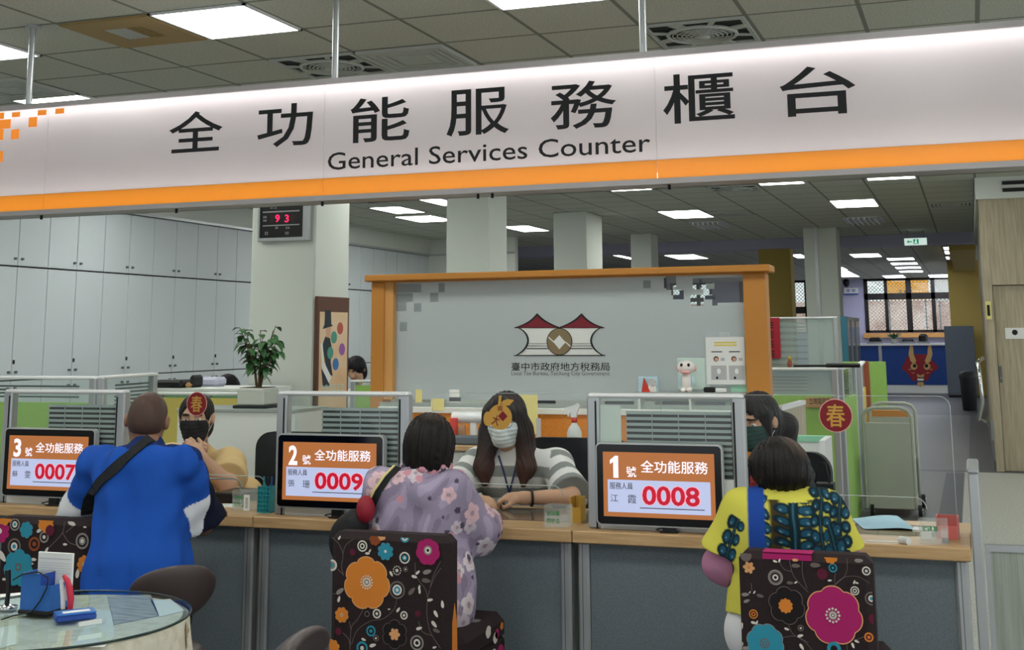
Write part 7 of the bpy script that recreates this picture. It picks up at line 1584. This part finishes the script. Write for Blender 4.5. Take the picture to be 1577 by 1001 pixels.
for k in range(110):
    a = r.uniform(0,6.283); z = r.uniform(.18,.68); mt = r.choice(('print_tan','print_rose','print_green','print_tan')); rot = r.uniform(0,6.28)
    for j in range(r.choice((3,5))):
        b = rot+j*.7-.9; L_ = r.uniform(.014,.026); pts = []
        for tt in np.linspace(0,6.283,9)[:-1]:
            x, y = L_*(1+math.cos(tt))*.9, .3*L_*math.sin(tt); pts.append(on_cloth(a,z,x*math.cos(b)-y*math.sin(b),x*math.sin(b)+y*math.cos(b)))
        m.add(pts,[tuple(range(8))],mt)
m.build('cloth',t)
t = thing('glass_table_top','round clear glass sheet lying on the tablecloth','glass top',(TX,TY,TZ-.008))
MB().prism(circ(96,TR),(TX,TY,TZ),X1,Y1,.007,'table_glass').build('glass',t); MB().tube([(TX+TR*math.cos(a),TY+TR*math.sin(a),TZ-.0035) for a in np.linspace(0,6.283,97)[:-1]],.0038,'glass_edge',8,True).build('dark_edge',t)
# sheets lying under the glass
def flat(pts,z,d,mt,nm,label,cat):
    o = MB().prism([(at(u,v,z=z).x,at(u,v,z=z).y) for u,v in pts],(0,0,z),X1,Y1,d,mt).build(nm); return tag(o,label,cat)
flat([(0,915),(48,911),(60,940),(0,950)],TZ-.0078,.001,'paper','paper_sheet','white sheet under the table glass at the left, behind the blue holder','paper')
flat([(150,938),(172,942),(176,980),(160,996),(110,996)],TZ-.0078,.001,'sheet_white','paper_sheet','pale sheet under the table glass in front of the label strip','paper')
flat([(232,925),(262,922),(285,940),(245,950)],TZ-.0078,.001,'paper','paper_sheet','small white sheet under the right edge of the table glass','paper')
flat([(0,966),(25,962),(25,992),(0,998)],TZ-.0078,.001,'paper','paper_sheet','white sheet under the table glass at the lower left corner','paper')
flat([(165,918),(232,915),(245,948),(175,962)],TZ-.0078,.0012,'marble_print','marbled_sheet','grey marbled sheet under the middle of the table glass','paper')
# blue pen holder with papers, tape dispenser, stamp pad, label
gz = TZ+.0002
a = at(30,945,z=gz); b = at(89,945,z=gz)
t = thing('desk_organizer','blue desk organizer holding papers on the glass table','desk organizer',((a.x+b.x)/2,a.y+.05,gz))
w = b.x-a.x; hb = at(60,884,y=a.y).z-gz; y0 = a.y
mb = MB().box((a.x,y0,gz+.012),(b.x-.004,y0+.004,gz+hb*.72),'holder_blue').box((a.x,y0,gz+hb*.72),(a.x+w*.62,y0+.004,gz+hb),'holder_blue').box((a.x,y0+.004,gz+.012),(a.x+.004,y0+.085,gz+hb),'holder_blue').box((b.x-.008,y0+.004,gz+.012),(b.x-.004,y0+.085,gz+hb*.72),'holder_blue').box((a.x,y0+.081,gz+.012),(b.x-.004,y0+.085,gz+hb*1.05),'holder_blue').box((a.x+.004,y0+.004,gz+.012),(b.x-.008,y0+.081,gz+.016),'holder_blue').box((a.x+w*.6,y0+.004,gz+.016),(a.x+w*.63,y0+.081,gz+hb*.98),'pad_blue')
mb.build('tray_body',t); MB().box((a.x-.004,y0-.006,gz),(b.x-.004,y0+.09,gz+.012),'black_plastic',.003).build('base',t)
pa, pb_ = at(59,905,y=y0+.07), at(115,852,y=y0+.07)
o = MB().box((pa.x,y0+.062,gz+.03),(pb_.x,y0+.07,pb_.z),'paper',.001); o.box((pa.x+.006,y0+.0612,pb_.z-.018),(pb_.x-.006,y0+.0618,pb_.z-.016),'print_grey')
for k in range(5): o.box((pa.x+.006,y0+.0612,pb_.z-.03-.007*k),(pb_.x-.006-.004*(k%2),y0+.0618,pb_.z-.029-.007*k),'print_grey')
tag(o.build('paper_stack'),'stack of white printed forms standing in the blue organizer','papers')
o = MB().tube([at(92,938,y=y0+.02),at(97,925,y=y0+.02),at(103,905,y=y0+.02),at(101,892,y=y0+.02),at(95,884,y=y0+.02)],[.008,.009,.009,.008,.005],'red_handle',10); t = thing('red_stapler','red curved stapler standing beside the blue organizer','stapler',(at(100,938,z=gz).x,y0+.02,gz))
o = MB(); pth = [at(u,v,y=y0+.02) for u,v in ((108,938),(109,922),(107,905),(103,893),(98,886))]
o.tube([(p.x,p.y,max(p.z,gz+.008)) for p in pth],[.008,.0095,.0095,.008,.005],'red_handle',10).build('handle',t); pth = [at(u,v,y=y0+.022) for u,v in ((97,938),(97,920),(95,902),(94,893))]
MB().tube([(p.x,p.y,max(p.z,gz+.006)) for p in pth],[.006,.007,.006,.004],'white_gloss',10).build('body',t)
a = at(86,960,z=gz); b = at(149,953,z=gz); t = thing('stamp_pad','flat blue stamp pad box with white label on the glass table','stamp pad',((a.x+b.x)/2,a.y,gz)); 
ux = Vector((b.x-a.x,b.y-a.y,0)); L_ = ux.length; ang = math.atan2(ux.y,ux.x); R_ = Matrix.Rotation(ang,3,'Z')
MB().box((a.x,a.y,gz),(a.x+L_,a.y+.062,gz+.016),'pad_blue',.004,R_,a).build('box',t); MB().box((a.x,a.y,gz+.016),(a.x+L_,a.y+.062,gz+.022),'holder_blue',.003,R_,a).build('lid',t); MB().box((a.x+.02,a.y+.01,gz+.0221),(a.x+L_-.016,a.y+.035,gz+.0226),'paper',0,R_,a).build('label',t)
a = at(120,972,z=gz); t = thing('label_strip','clear rolled strip with a printed white label lying on the table glass','label',(a.x+.03,a.y,gz))
b = at(158,966,z=gz); ux = (b-a).normalized(); n_ = Vector((-ux.y,ux.x,0)); m = MB(); L_ = (b-a).length+.012
m.grid(lambda u_,v_: a-ux*.008+ux*(L_*u_)+n_*(.012*math.cos(3.6*v_))+Vector((0,0,.0125+.012*math.sin(3.6*v_-.25))),8,16,'acrylic_solid').build('roll',t); MB().box((a.x,a.y-.004,gz+.012),(a.x+L_*.8,a.y-.003,gz+.024),'paper',0,Matrix.Rotation(math.atan2(ux.y,ux.x),3,'Z'),a).build('label',t)
a = at(10,938,z=gz); t = thing('desk_microphone','black and chrome gooseneck on the table at the left photo edge','microphone',(a.x,a.y,gz))
MB().lathe([(.03,0),(.03,.008),(.008,.014)],(a.x,a.y,gz),'chrome',20).build('base',t); MB().tube([(a.x,a.y,gz+.01),(a.x+.004,a.y,gz+.06),(a.x-.004,a.y,gz+.11)],[.007,.006,.009],'black_plastic',10).build('neck',t)
pts = [at(u,v,y=y0-.008) for u,v in ((20,893),(35,884),(60,881),(74,890),(72,905),(62,925),(48,943))]; o = MB().tube([(p.x,p.y,max(p.z,gz+.003)) for p in pts]+[(at(20,950,z=gz).x,at(20,950,z=gz).y,gz+.003),(at(2,956,z=gz).x,at(2,956,z=gz).y,gz+.003)],.0022,'black_plastic',6).build('cable'); tag(o,'black cable looping over the blue organizer','cable')
# ================================================================ brown round backed chairs by the table
def round_chair(c, yaw, tilt, label, rx=.165, rz_=.115):
    c = Vector(c); t = thing('round_back_chair',label,'chair',(c.x,c.y,0),group='brown round backed chairs')
    R_ = Matrix.Rotation(yaw,3,'Z') @ Matrix.Rotation(tilt,3,'X'); m = MB()
    def sh(u_,v_):
        th = math.pi*v_; ph = 6.28318*u_; q = Vector((rx*math.sin(th)*math.cos(ph),.028*math.cos(th)*(1 if True else 1),rz_*math.sin(th)*math.sin(ph))); q.y += .25*(q.x*q.x)/rx; return tuple(R_ @ q + c)
    m.grid(sh,48,21,'brown_leather',cu=True).build('backrest',t)
    f = R_ @ Vector((0,1,0)); f.z = 0; f.normalize(); s0 = c+f*.29; s0.z = .45
    S_ = MB().lathe([(.15,0),(.175,.02),(.18,.045),(.155,.065)],(s0.x,s0.y,s0.z-.06),'brown_leather',32); S_.build('seat',t)
    MB().tube([c-f*.0+Vector((0,0,-rz_*.6)),Vector((c.x,c.y,.46))-f*.0,s0+Vector((0,0,-.07))],.014,'chrome',10).build('back_support',t)
    MB().cyl((s0.x,s0.y,.03),(s0.x,s0.y,.4),.025,'chrome',16).lathe([(.2,0),(.2,.012),(.03,.035)],(s0.x,s0.y,0),'chrome',28).build('pedestal',t)
    return t
c = at(270,914,y=3.62); round_chair(c, .85, .35, 'brown leather chair with round back, between the round table and the man in blue',.142,.098)
c = at(448,1003,y=2.95); round_chair(c, math.pi*1.5, -.85, 'brown round backed chair just showing at the bottom edge left of the flowered chair',.13,.09)
